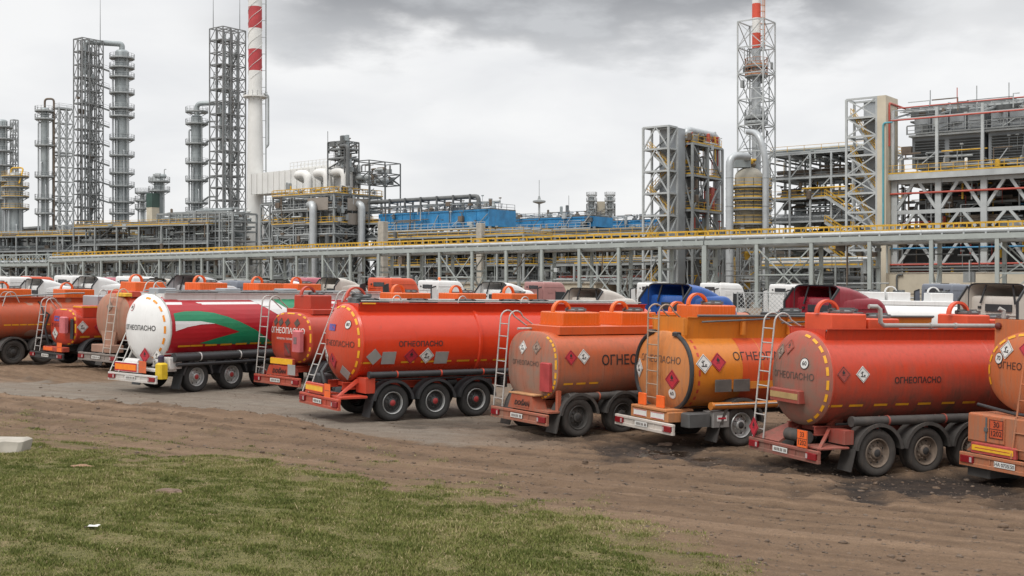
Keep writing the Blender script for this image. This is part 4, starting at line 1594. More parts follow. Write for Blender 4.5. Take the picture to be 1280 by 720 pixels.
def tanker_two_axle():
    M = place(723, 543.5, 35, 1.07)
    v = View(M)
    root = vehicle('tank_trailer', 'dusty orange two-axle drum trailer with brown rear end and two bright hatch boxes', 'tanker', M, TRUCKS)
    body = paint('paint_drum', (0.50, 0.095, 0.025), 0.30, (0.9, 2.8), 0.75, 0.42, (0.23, 0.125, 0.085), seed=12.0)
    rear = paint('paint_drum_rear', (0.44, 0.10, 0.04), 0.62, (0.9, 3.4), 0.85, 0.55, (0.26, 0.17, 0.13), seed=14.0)
    frame = paint('paint_drum_frame', (0.40, 0.08, 0.035), 0.45, (0.2, 1.2), 0.5, 0.55, (0.24, 0.15, 0.11))
    bright = paint('paint_hatch_orange', (0.66, 0.115, 0.012), 0.06, (-2, -1), 0.0, 0.35, seed=15.0)
    t = Tank(0.45, 6.4, 1.78, 1.10, 0.88, 2.9, 0.16, 3.0)
    tank_parts(root, t, body, rear)
    zt = t.zc + t.rz
    m = MB()
    m.cbox(0.75, 6.2, -0.72, 0.72, zt - 0.06, zt + 0.16, 0.02)
    m.build('top_coaming', paint('paint_drum_top', (0.54, 0.085, 0.018), 0.14, (-2, -1), 0.0, 0.4, seed=16), root)
    for px in (724, 796):
        x = v.side(px, 400, -0.4)[0]
        hatch_box(root, x, zt + 0.155, 1.25, 1.0, 0.36, bright)
    x = v.side(868, 400, -0.4)[0]
    hatch_box(root, x, zt + 0.155, 1.25, 1.0, 0.36, bright)
    m = MB()
    m.tube([(0.3, 0.5, zt + 0.05), (0.9, 0.5, zt + 0.05), (6.0, 0.6, zt + 0.22)], 0.03, 8)
    m.build('vapour_pipe', ALU, root)
    chassis(root, 0.4, 6.6, 0.9, frame, (1.0, 2.6, 4.6, 6.0), t, body)
    hose_tube(root, 0.75, 6.0, -1.13, 1.02, 0.10, PLASTIC_D, 3, frame)
    bumper(root, frame, 0.34, 0.62)
    m = MB()
    m.prism([(0.62, 0.64), (-0.62, 0.64), (-0.45, 1.02), (0.45, 1.02)], 0.12, 0.5, 'x')
    rp = m.build('rear_panel', frame, root)
    m = MB()
    m.cbox(0.10, 0.56, -0.58, 0.58, 1.025, 1.06, 0.01)
    m.build('panel_cap', surf('worn_cap', (0.42, 0.22, 0.10), 0.7, 0.25, 3), rp)
    plate_on(rp, 'logo_badge', Vector((0.117, -0.02, 0.80)), Vector((-1, 0, 0)), 0.6, 0.2, [frame, frame])
    flat_text(rp, 'DOĞAN', 0.17, Vector((0.095, -0.02, 0.80)), Vector((-1, 0, 0)), BLACKP, 0.03, 0.35)
    m = MB()
    m.box(0.12, 0.55, -1.18, -0.6, 0.64, 0.69)
    m.box(0.45, 0.55, -1.12, -1.02, 0.69, 1.2)
    m.build('rear_frame', frame, root)
    ladder(root, 0.05, 0.64, 0.22, 2.95, 0.98, 0.40, 0.9)
    running_gear(root, (1.07, 2.55), RUBBER_D, RIM_D, PLASTIC_D)
    running_gear(root, (5.6,), RUBBER_D, RIM_D, PLASTIC_D, flapfirst=False)
    m = MB()
    m.cbox(0.26, 0.42, -0.95, -0.55, t.zc - 0.62, t.zc + 0.12, 0.03)
    m.build('extinguisher_case', surf('red_case', (0.36, 0.045, 0.045), 0.5, 0.2, 3, rust=0.15, rustcol=DUST), root)
    dashes_rear(root, t, 120, 258, 13, 0.955, 0.045)
    xs = [v.side(p, 466, -1.1)[0] for p in (706, 722, 738)]
    dashes_side(root, t, 1.36, xs, 0.30)
    x, z = v.side(797, 443, -1.1)
    side_text(root, t, 'ОГНЕОПАСНО', 0.36, v.side(752, 443, -1.1)[0] + 1.28, 1.93, BLACKP, 0.012)
    rear_text(root, t, 'ОГНЕОПАСНО', 0.17, 0.12, t.zc + 0.05, FADEP, 0.004)
    for px, py, kind in ((714, 447, 'flame'), (730, 446, 'fish')):
        x, z = v.side(px, py, -1.1)
        P, nn = t.side(x, z, 0.004)
        hazard(root, P, nn, kind, 0.40)
    for y, z, k in ((0.25, 0.45, 'fish'), (-0.35, 0.48, 'ghost')):
        P, nn = t.rear(y, t.zc + z, 0.004)
        hazard(root, P, nn, k, 0.36)


def tanker_yellow():
    M = place(926, 556, 28, 2.1)
    v = View(M)
    root = vehicle('tank_truck', 'yellow-orange tanker with red-orange front half and ladder on its black-edged rear', 'tanker', M, TRUCKS)
    body = paint('paint_yellow', (0.62, 0.20, 0.022), 0.14, (0.8, 1.9), 0.32, 0.36, (0.25, 0.14, 0.08), seed=21.0)
    rear = paint('paint_yellow_rear', (0.58, 0.19, 0.035), 0.40, (0.8, 3.0), 0.50, 0.45, (0.36, 0.18, 0.10), seed=23.0)
    red = paint('paint_band_red', (0.56, 0.075, 0.02), 0.14, (0.9, 1.6), 0.4, 0.36, (0.22, 0.12, 0.08), seed=24.0)
    t = Tank(0.62, 9.2, 1.80, 1.17, 0.98, 2.25, 0.20)
    xr = v.side(930, 445, -1.2)[0]
    tank_parts(root, t, body, rear)
    t2 = Tank(xr, 9.205, t.zc, t.ry + 0.004, t.rz + 0.004, t.n, 0.01)
    t2.shell_mesh().build('painted_band', red, root, True, 30)
    zt = t.zc + t.rz
    coaming(root, t, 0.70, 0.36, body, 0.75, 9.0, 0.06, 0.04)
    for px in (854, 927, 985):
        m = MB()
        x = v.side(px, 400, -0.76)[0]
        m.box(x - 0.05, x + 0.05, -0.86, -0.77, zt - 0.06, zt + 0.34)
        m.build('coaming_post', body, root)
    m = MB()
    m.tube([(1.1, -0.86, zt + 0.26), (3.2, -0.86, zt + 0.34)], 0.022, 8)
    m.tube([(3.6, -0.86, zt + 0.24), (7.2, -0.86, zt + 0.36)], 0.022, 8)
    m.tube([(1.0, -0.82, zt + 0.41), (9.0, -0.82, zt + 0.41)], 0.03, 8)
    m.build('handrail', STEEL_D, root)
    bright = MATS['paint_hatch_orange']
    x = v.side(895, 385, -0.4)[0]
    hatch_box(root, x, zt + 0.30, 1.2, 0.9, 0.36, bright)
    hatch_box(root, x + 2.6, zt + 0.30, 1.0, 0.9, 0.18, PLASTIC, False, True)
    hatch_box(root, x + 4.6, zt + 0.30, 0.9, 0.7, 0.2, PLASTIC, False, True)
    # black rubber frame round the rear end
    m = MB()
    pts = [t.rear(*t.sec(R(a), 0.995), 0.03)[0] for a in list(range(70, -71, -10))]
    m.tube(pts, 0.055, 8)
    pts = [t.rear(*t.sec(R(a), 0.995), 0.03)[0] for a in list(range(110, 251, 10))]
    m.tube(pts, 0.055, 8)
    m.cbox(0.52, 0.68, -0.62, -0.42, zt - 0.1, zt + 0.0, 0.02)
    m.cbox(0.52, 0.68, 0.40, 0.62, zt - 0.06, zt + 0.02, 0.02)
    m.build('edge_trim', PLASTIC, root)
    dd = MB()
    for a in range(52, -60, -12):
        vs = []
        for aa in (a, a - 6):
            y, z = t.sec(R(aa), 1.004)
            vs.append((0.80, y, z)); vs.append((0.86, y, z))
        dd.add(vs, [(0, 1, 3, 2)])
    for f in range(len(dd.v)):
        x_, y_, z_ = dd.v[f]; dd.v[f] = (x_, -abs(y_), z_)
    dd.build('reflective_marking', DASHR, root, False)
    chassis(root, 0.3, 9.2, 0.92, UNDER, (1.6, 3.6, 5.6, 7.8), t, body)
    hose_tube(root, 1.15, 8.6, -1.22, 1.02, 0.085, body, 2, ALU)
    m = MB()
    m.tube([(1.2, -1.30, 1.05), (8.5, -1.30, 1.05)], 0.02, 6)
    m.build('side_rail', ALU, root)
    m = MB()
    m.box(1.6, 4.2, -1.235, -1.20, 1.42, 1.60)
    m.build('placard_rail', body, root)
    for px in (904, 927):
        x, z = v.side(px, 477, -1.24)
        m = MB(); m.cbox(x - 0.25, x + 0.25, -1.262, -1.237, 1.36, 1.66, 0.01)
        m.build('placard_holder', surf('tarnished_plate', (0.10, 0.09, 0.08), 0.6, 0.2, 4), root)
    bm_ = bumper(root, surf('white_bumper', (0.50, 0.45, 0.40), 0.5, 0.15, 3, rust=0.2, rustcol=DUST), 0.36, 0.62)
    m = MB()
    m.cbox(0.15, 0.75, -0.85, 0.75, 0.62, 0.86, 0.02)
    rp = m.build('rear_panel', rear, root)
    m = MB()
    m.cbox(0.12, 0.95, -0.8, 0.7, 0.865, 0.92, 0.015)
    m.build('rear_step', rear, root)
    for y in (0.32, -0.42):
        plate_on(rp, 'reflector_board', Vector((0.148, y, 0.74)), Vector((-1, 0, 0)), 0.56, 0.16, [PLATEW, PLATER], [bar(-0.46, 0.44, 0.46, 0.44, 0.08), bar(-0.46, -0.44, 0.46, -0.44, 0.08)])
    m = MB()
    m.cbox(0.50, 1.15, -1.22, -0.87, 0.52, 0.86, 0.03)
    m.build('side_locker', surf('grey_locker', (0.08, 0.08, 0.078), 0.6, 0.2, 3, rust=0.2, rustcol=DUST), root)
    m = MB()
    m.cbox(1.20, 1.70, -1.25, -0.80, 0.50, 0.88, 0.02)
    lk = m.build('side_locker', surf('pale_locker', (0.22, 0.21, 0.20), 0.5, 0.2, 3, rust=0.2, rustcol=DUST), root)
    plate_on(lk, 'locker_label', Vector((1.46, -1.253, 0.72)), Vector((0, -1, 0)), 0.30, 0.14, [PLATEW, PLATER], [bar(-0.4, 0, 0.4, 0, 0.3)])
    # ladder in the middle of the rear end
    ladder(root, 0.30, 0.95, 0.30, 3.22, 0.05, 0.46, 0.8, surf('rusty_ladder', (0.36, 0.27, 0.2), 0.5, 0.2, 4, metal=0.3, rust=0.3))
    for y in (0.42, -0.36):
        m = MB(); m.cbox(0.25, 0.30, y - 0.16, y + 0.16, 0.93, 1.22, 0.01)
        m.build('reflector_plate', PLATEO, root)
    for x in (2.1, 7.6):
        for sg in (-1, 1):
            wheel(root, x, sg * 1.05, 0.52, RUBBER_D, RIM_D if x > 3 else RIM_S, UNDER, 0.52)
            mudguard(root, x, sg * 1.02, PLASTIC_D, 0.64, 5, 175, x < 3, 0.52, 0.46)
        m = MB(); m.tube([(x, -0.85, 0.52), (x, 0.85, 0.52)], 0.09, 10); m.build('axle', UNDER, root)
    x = v.side(920, 445, -1.2)[0]
    side_text(root, t2, 'ОГНЕОПАСНО', 0.30, x + 1.04, v.side(940, 446, -1.2)[1], BLACKP, 0.0)
    rear_text(root, t, 'ОГНЕОПАСНО', 0.235, -0.02, t.zc + 0.28, FADEP, 0.0)
    for px, py, kind in ((881.5, 455), (899.5, 453)) and ((881.5, 455, 'fish'), (899.5, 453, 'flame')):
        x, z = v.side(px, py, -1.2)
        P, nn = t.side(x, z, 0.004)
        hazard(root, P, nn, kind, 0.48)
    for y, z, k in ((0.92, 0.0, 'fish'), (-0.58, -0.18, 'flame')):
        P, nn = t.rear(y, t.zc + z, 0.004)
        hazard(root, P, nn, k, 0.50)
    speed_disc(root, t, -0.55, t.zc - 0.52, '60', PLATEW)


def tanker_edge():
    P = Vector((9.84, 23.9, 0)); P.z = gz(P.x, P.y)
    M = place_at(P, 25)
    root = vehicle('tank_truck', 'orange tanker at the right edge of the photo with a locker on its rear', 'tanker', M, TRUCKS)
    body = paint('paint_edge_orange', (0.52, 0.125, 0.032), 0.5, (0.3, 2.9), 0.5, 0.45, (0.31, 0.165, 0.105), seed=31.0)
    t = Tank(0.70, 7.2, 2.30, 1.18, 0.84, 2.2, 0.20)
    tank_parts(root, t, body, body)
    zt = t.zc + t.rz
    m = MB()
    m.cbox(0.75, 7.0, -0.9, 0.9, zt - 0.16, zt + 0.14, 0.02)
    c = m.build('top_coaming', body, root)
    m = MB()
    m.cbox(0.70, 0.745, -0.05, 1.05, zt - 0.42, zt + 0.24, 0.02)
    m.build('coaming_end', body, c)
    m = MB()
    m.lathe([(0.075, 0), (0.07, -0.05), (0.03, -0.07), (0, -0.07)], 16, (0.698, 0.92, zt + 0.08), 'x')
    m.build('reflector', surf('brown_reflector', (0.11, 0.02, 0.015), 0.3, 0.1, 3), c)
    m = MB()
    m.cbox(0.12, 1.2, -0.55, 1.15, 0.82, 1.42, 0.025)
    lk = m.build('rear_locker', body, root)
    m = MB()
    m.box(0.09, 0.119, 0.16, 1.10, 0.87, 1.38)
    m.build('locker_door', body, lk)
    m = MB()
    m.box(0.075, 0.088, 0.60, 0.64, 0.88, 1.37)
    m.box(0.06, 0.088, 0.58, 0.66, 1.08, 1.16)
    m.build('latch', STEEL_D, lk)
    nx = Vector((-1, 0, 0))
    o = plate_on(root, 'danger_number_plate', Vector((0.088, 0.36, 1.15)), nx, 0.36, 0.38, [surf('worn_orange_plate', (0.50, 0.085, 0.03), 0.6, 0.25, 5, rust=0.3, rustcol=DUST), BLACKP], [bar(-0.48, 0, 0.48, 0, 0.03), bar(-0.47, -0.5, -0.47, 0.5, 0.035), bar(0.47, -0.5, 0.47, 0.5, 0.035), bar(-0.5, 0.48, 0.5, 0.48, 0.03), bar(-0.5, -0.48, 0.5, -0.48, 0.03)])
    flat_text(o, '30', 0.16, Vector((0.074, 0.36, 1.24)), nx, BLACKP, 0.008)
    flat_text(o, '1202', 0.15, Vector((0.074, 0.36, 1.06)), nx, BLACKP, 0.008)
    m = MB()
    m.tube([(0.55, -1.2, 1.48), (0.42, 0.2, 1.47), (0.5, 1.25, 1.56)], 0.035, 8)
    m.build('hose', PLASTIC, root)
    m = MB()
    m.prism([(1.2, 0.62), (-1.2, 0.62), (-1.2, 0.80), (1.0, 0.80)], 0.16, 0.5, 'x')
    rp = m.build('rear_panel', body, root)
    b = rear_box(root, surf('board_red', (0.38, 0.06, 0.05), 0.6, 0.2, 4), 0.03, 0.12, -0.18, 0.98, 0.62, 0.84, 'reflector_board')
    plate_on(b, 'reflective_strip', Vector((0.028, 0.40, 0.73)), nx, 1.06, 0.11, [PLATEY, PLATER], [bar(-0.42, 0.02, 0.42, 0.02, 0.12)])
    bumper(root, body, 0.33, 0.60, 2.5, True, plate='НА 0735 50')
    m = MB()
    m.cbox(0.12, 0.7, 0.55, 1.15, 0.12, 0.36, 0.03)
    m.build('mud_flap', PLASTIC_D, root)
    # steel ladder in the middle
    ladder(root, 0.02, 0.62, 0.42, 3.2, -0.30, 0.42, 0.6, body)
    chassis(root, 0.3, 7.2, 0.82, UNDER, (1.4, 3.4, 5.6), t, body)
    for x in (1.15, 5.8):
        for sg in (-1, 1):
            wheel(root, x, sg * 1.0, 0.5, RUBBER_D, RIM_D)
            mudguard(root, x, sg * 1.0, PLASTIC_D, 0.60, 8, 172, False)
        m = MB(); m.tube([(x, -0.8, 0.5), (x, 0.8, 0.5)], 0.09, 10); m.build('axle', UNDER, root)
    dashes_rear(root, t, 100, -25, 8)
    rear_text(root, t, 'ОГНЕОПАСНО', 0.20, 0.10, t.zc + 0.12, BLACKP, 0.0)
    for y, z, k in ((0.58, 0.45, 'fish'), (0.05, 0.50, 'flame')):
        P2, nn = t.rear(y, t.zc + z, 0.004)
        hazard(root, P2, nn, k, 0.40)
    speed_disc(root, t, 0.78, t.zc + 0.26, '70')


def tanker_livery():
    M = place(246, 490, 54, 1.7)
    v = View(M)
    root = vehicle('tank_trailer', 'tanker trailer with white rear end and red, green and white painted side', 'tanker', M, TRUCKS)
    white = paint('paint_white_tank', (0.74, 0.74, 0.73), 0.05, (0.9, 1.5), 0.25, 0.3, (0.4, 0.33, 0.27), seed=41.0)
    frame = paint('paint_white_frame', (0.62, 0.61, 0.59), 0.15, (0.2, 0.9), 0.4, 0.4, (0.33, 0.26, 0.2))
    t = Tank(0.62, 11.4, 2.08, 1.14, 1.12, 2.08, 0.34)
    tank_parts(root, t, white, white, ribs=[(t.x1 - 0.1, 0.01, 0.004)])
    zt = t.zc + t.rz

    def S(px, py):
        return v.side(px, py, -1.08)
    xe = 11.35

    def lay(poly, mat_, name, off):
        wrap(poly2d(poly), lambda a, b: t.side(a, b, off)[0], 0.15, name, mat_, root)
    x0 = 0.66
    ztop = t.zc + t.rz * 0.93
    zlow = 1.18
    lay([(x0, zlow), (xe, zlow), (xe, ztop), (x0, ztop)], REDL, 'painted_panel', 0.004)
    a = S(345, 378)[0]; b = S(362, 378)[0]; c = S(384, 378)[0]; d = S(392, 378)[0]
    zl = 2.0
    # slanting white and green blocks on the front half
    lay([(S(318, 376)[0], ztop), (a, ztop), (S(392, 408)[0], zl), (S(372, 408)[0], zl)], WHITEV, 'painted_stripe', 0.007)
    lay([(a, ztop), (c, ztop), (S(410, 400)[0], 2.25), (S(372, 393)[0], 2.45)], GREENL, 'painted_stripe', 0.008)
    lay([(c, ztop), (d + 0.6, ztop), (S(420, 400)[0] + .6, 2.25), (S(410, 400)[0], 2.25)], WHITEV, 'painted_stripe', 0.009)
    # the green arc, the white blade and the red leaf
    up = [(218, 392), (232, 389.5), (250, 389), (268, 391), (285, 396), (300, 402.5), (318, 412), (336, 424), (352, 436)]
    lo = [(340, 431), (322, 430), (296, 430), (262, 430), (250, 429), (272, 422), (298, 414.5), (284, 409.5), (268, 404.5), (250, 401.5), (218, 401.5)]
    lay([S(*p) for p in up] + [S(*p) for p in lo], GREENL, 'painted_stripe', 0.010)
    wh = [(218, 401.5), (250, 401.5), (268, 404.5), (250, 405.5), (234, 408.5), (218, 414)]
    lay([S(*p) for p in wh], WHITEV, 'painted_stripe', 0.012)
    m = MB()
    for i in range(2):
        pass
    # top rail, valves, lids
    coaming(root, t, 0.60, 0.05, frame, 0.8, 11.2, 0.02, 0.05)
    for px in (203, 285, 357):
        x = v.side(px, 365, 0)[0]
        hatch_box(root, max(0.95, x), zt + 0.02, 0.75, 0.5, 0.2, GALV, False, False)
    for px in (235, 255, 310, 335, 402):
        manlid(root, v.side(px, 370, 0)[0], 0.1, zt + 0.02)
    m = MB()
    m.tube([(0.8, -0.66, zt + 0.12), (11.2, -0.66, zt + 0.12)], 0.022, 8)
    m.tube([(0.9, 0.55, zt + 0.12), (11.2, 0.55, zt + 0.12)], 0.03, 8)
    m.build('handrail', STEEL, root)
    m = MB()
    pts = [t.side(0.66, t.zc + t.rz * k, 0.03)[0] for k in (0.97, 0.9, 0.75, 0.5, 0.2, -0.1, -0.4, -0.6)]
    m.tube([(0.66, -0.3, zt + 0.1)] + pts, 0.022, 8)
    m.build('drain_pipe', ALU, root)
    chassis(root, 0.5, 11.0, 1.06, frame, (1.2, 3.0, 5.0, 7.4, 10), t, frame)
    hose_tube(root, 0.75, 9.6, -1.20, 1.17, 0.14, PLASTIC, 5, frame)
    m = MB(); m.tube([(0.8, -1.28, 0.94), (9.5, -1.28, 0.94)], 0.06, 10); m.build('side_rail', PLASTIC, root)
    bumper(root, frame, 0.36, 0.62)
    nx = Vector((-1, 0, 0))
    b = rear_box(root, frame, 0.04, 0.14, -0.26, 0.95, 0.66, 0.98, 'reflector_board')
    plate_on(b, 'reflective_strip', Vector((0.038, 0.35, 0.82)), nx, 1.16, 0.28, [PLATER, surf('board_orange', (0.85, 0.22, 0.01), 0.4, 0.1, 5)], [bar(-0.47, 0.0, 0.47, 0.0, 0.66)])
    plate_on(root, 'danger_number_plate', Vector((0.06, -0.50, 0.86)), nx, 0.38, 0.38, [surf('plate_rust_orange', (0.55, 0.12, 0.04), 0.6, 0.15, 4), PLATEO], [bar(-0.46, 0, 0.46, 0, 0.04), bar(-0.46, 0.46, 0.46, 0.46, 0.04)])
    m = MB()
    m.cbox(0.25, 0.95, -1.1, 0.9, 0.72, 0.80, 0.01)
    m.cbox(0.6, 1.1, -1.18, -0.5, 0.80, 1.18, 0.02)
    m.tube([(0.3, -0.1, 0.95), (0.3, 0.6, 0.95)], 0.15, 14)
    m.build('rear_frame', frame, root)
    m = MB()
    m.cbox(0.20, 0.52, -1.24, -0.92, 0.50, 1.02, 0.05)
    m.build('wheel_chock', BOXYEL, root)
    m = MB()
    m.lathe([(0.10, 0), (0.10, 0.2), (0.06, 0.24), (0, 0.24)], 12, (0.4, -1.0, 1.02))
    m.build('signal_lamp', surf('lamp_violet', (0.04, 0.03, 0.06), 0.4, 0.1, 3), root)
    ladder(root, 0.02, 0.64, 1.35, 3.42, 0.92, 0.46, 0.9)
    m = MB()
    m.beam((0.1, 0.55, 0.7), (1.3, 0.55, 3.0), 0.04, 0.04)
    m.build('ladder_brace', ALU, root)
    running_gear(root, (1.7, 3.2, 4.7), RUBBER, RIM_S, PLASTIC, HUBRED)
    landing_legs(root, 8.6)
    dashes_rear(root, t, 92, 256, 8, 0.90, 0.05, 0.6, surf('amber_marking', (0.75, 0.26, 0.01), 0.5, 0.15, 6))
    xs = [S(p, 424)[0] for p in (224, 240, 258, 277, 296, 314)] + [S(332, 424)[0]]
    wrap_x = [x for x in xs]
    m = MB()
    for x in wrap_x:
        a4 = [tuple(t.side(xx, zz, 0.016)[0]) for zz in (1.50, 1.56) for xx in (x, x + 0.5)]
        m.add(a4, [(0, 1, 3, 2)])
    m.build('reflective_marking', DASH, root)
    rear_text(root, t, 'ОГНЕОПАСНО', 0.225, 0.06, t.zc + 0.02, BLACKP, 0.012)
    speed_disc(root, t, 0.55, t.zc + 0.68, '80', PLATER)
    for y, z, k in ((-0.22, -0.86, 'flame'), (-0.68, -0.86, 'fish')):
        P, nn = t.rear(y, t.zc + z, 0.03)
        hazard(root, P + Vector((-0.06, 0, 0)), nx, k, 0.52)


def tanker_white_letters():
    P = Vector((-7.74, 39.3, 0)); P.z = gz(P.x, P.y)
    M = place_at(P, 47)
    v = View(M)
    root = vehicle('tank_trailer', 'red tanker with white lettering and pink case on its partly hidden rear', 'tanker', M, TRUCKS)
    body = paint('paint_dull_red', (0.44, 0.045, 0.022), 0.14, (0.9, 1.9), 0.4, 0.36, (0.2, 0.1, 0.07), seed=51.0)
    frame = paint('paint_dull_frame', (0.44, 0.06, 0.03), 0.25, (0.2, 0.9), 0.4, 0.45, (0.22, 0.13, 0.1))
    t = Tank(0.60, 12.2, 1.86, 1.12, 0.84, 2.9, 0.16, 3.0)
    tank_parts(root, t, body, body)
    zt = t.zc + t.rz
    m = MB(); m.cbox(0.9, 12.0, -0.72, 0.72, zt - 0.05, zt + 0.12, 0.02); m.build('top_coaming', body, root)
    bright = MATS['paint_hatch_orange']
    hatch_box(root, 1.45, zt + 0.115, 0.9, 0.9, 0.46, body)
    for x in (5.6, 8.5, 11.4):
        hatch_box(root, x, zt + 0.115, 1.5, 1.1, 0.56, bright)
    hatch_box(root, 3.2, zt + 0.115, 0.7, 0.7, 0.2, STEEL_D, True, True, 0, frame)
    chassis(root, 0.4, 12.0, 0.95, frame, (1.2, 3, 5, 8, 11), t, frame)
    bumper(root, frame, 0.34, 0.62)
    nx = Vector((-1, 0, 0))
    m = MB(); m.prism([(0.72, 0.63), (-0.55, 0.63), (-0.45, 0.95), (0.55, 0.95)], 0.12, 0.5, 'x')
    rp = m.build('rear_panel', frame, root)
    flat_text(rp, 'DOĞAN', 0.19, Vector((0.10, 0.0, 0.77)), nx, BLACKP, 0.03, 0.35)
    plate_on(rp, 'grey_plate', Vector((0.08, -0.72, 0.86)), nx, 0.40, 0.34, [PLATEG, PLATEG])
    b = rear_box(root, frame, 0.2, 0.32, -0.62, 0.62, 0.99, 1.20, 'reflector_board')
    plate_on(b, 'reflective_strip', Vector((0.198, 0, 1.095)), nx, 1.2, 0.19, [PLATEY, PLATEO])
    ladder(root, 0.05, 0.64, 0.25, 3.0, 0.98, 0.42, 0.8)
    for x in (1.3, 2.65):
        for sg in (-1, 1):
            wheel(root, x, sg * 1.03, 0.5, RUBBER, RIM_D); mudguard(root, x, sg * 1.03, PLASTIC)
    landing_legs(root, 9.5)
    dashes_rear(root, t, 50, 262, 12, 0.95, 0.05, 0.55)
    rear_text(root, t, 'ОГНЕОПАСНО', 0.27, 0.1, t.zc + 0.22, WHITEL, 0.014)
    rear_text(root, t, 'ПЕРЕВОЗКА ТОПЛИВА', 0.085, 0.15, t.zc - 0.04, WHITEL, 0.01)
    for y in (0.75, 0.42, 0.05, -0.45):
        P2, nn = t.rear(y, t.zc + 0.50, 0.004)
        plate_on(root, 'hazard_placard', P2, nn, 0.30, 0.30, [FADEP, body], None, True)
    P2, nn = t.rear(0.02, t.zc - 0.38, 0.004)
    plate_on(root, 'faded_sign', P2, nn, 0.34, 0.42, [surf('faded_sign', (0.20, 0.035, 0.03), 0.7, 0.3, 6), FADEP], [bar(-0.25, 0.3, 0.3, -0.3, 0.2)])
    m = MB(); m.cbox(0.18, 0.40, -0.95, -0.55, t.zc - 0.42, t.zc + 0.28, 0.04)
    c = m.build('extinguisher_case', surf('pink_case', (0.50, 0.13, 0.14), 0.5, 0.15, 3), root)
    plate_on(c, 'case_label', Vector((0.178, -0.75, t.zc - 0.05)), nx, 0.16, 0.22, [surf('label_grey', (0.2, 0.13, 0.13), 0.6, 0.3, 6), FADEP])


def tanker_left_edge():
    M = place(17, 457, 50, 1.2)
    root = vehicle('tank_trailer', 'dusty orange tanker with worn grey patches at the left edge of the photo', 'tanker', M, TRUCKS)
    body = paint('paint_worn_orange', (0.46, 0.075, 0.022), 0.28, (0.8, 2.0), 0.55, 0.45, (0.23, 0.125, 0.085), patches=0.7, seed=61.0)
    bright = MATS['paint_hatch_orange']
    t = Tank(0.55, 10.2, 1.80, 1.12, 0.86, 2.5, 0.2)
    tank_parts(root, t, body, body)
    zt = t.zc + t.rz
    coaming(root, t, 0.7, 0.06, body, 0.7, 10.0, 0.05, 0.05)
    for x in (1.6, 4.5, 7.4):
        hatch_box(root, x, zt + 0.0, 1.4, 1.0, 0.42, bright)
    m = MB()
    m.tube([(0.6, -0.75, zt + 0.08), (4.0, -0.75, zt + 0.26), (4.6, -0.7, zt + 0.26)], 0.03, 8)
    m.build('handrail', STEEL, root)
    m = MB()
    ring = []
    for a in range(90, -100, -10):
        y, z = t.sec(R(a), 1.02); ring.append((2.5, -abs(y), z))
    m.tube(ring, 0.035, 8)
    m.build('hose', PLASTIC, root)
    dashes_side(root, t, 1.62, [0.8 + 0.34 * i for i in range(18)], 0.3)
    chassis(root, 0.4, 10, 0.92, UNDER, (1.2, 3, 5, 8), t, body)
    hose_tube(root, 2.4, 9.6, -1.12, 1.1, 0.09, PLASTIC, 3)
    bumper(root, UNDER, 0.36, 0.62)
    running_gear(root, (1.2, 2.51), RUBBER_D, RIM_D, PLASTIC_D)
    ladder(root, 0.3, 0.62, 0.95, 2.75, -0.7, 0.42, 0.6)
    P, nn = t.rear(-0.6, t.zc - 0.4, 0.004)
    hazard(root, P, nn, 'fish', 0.42)


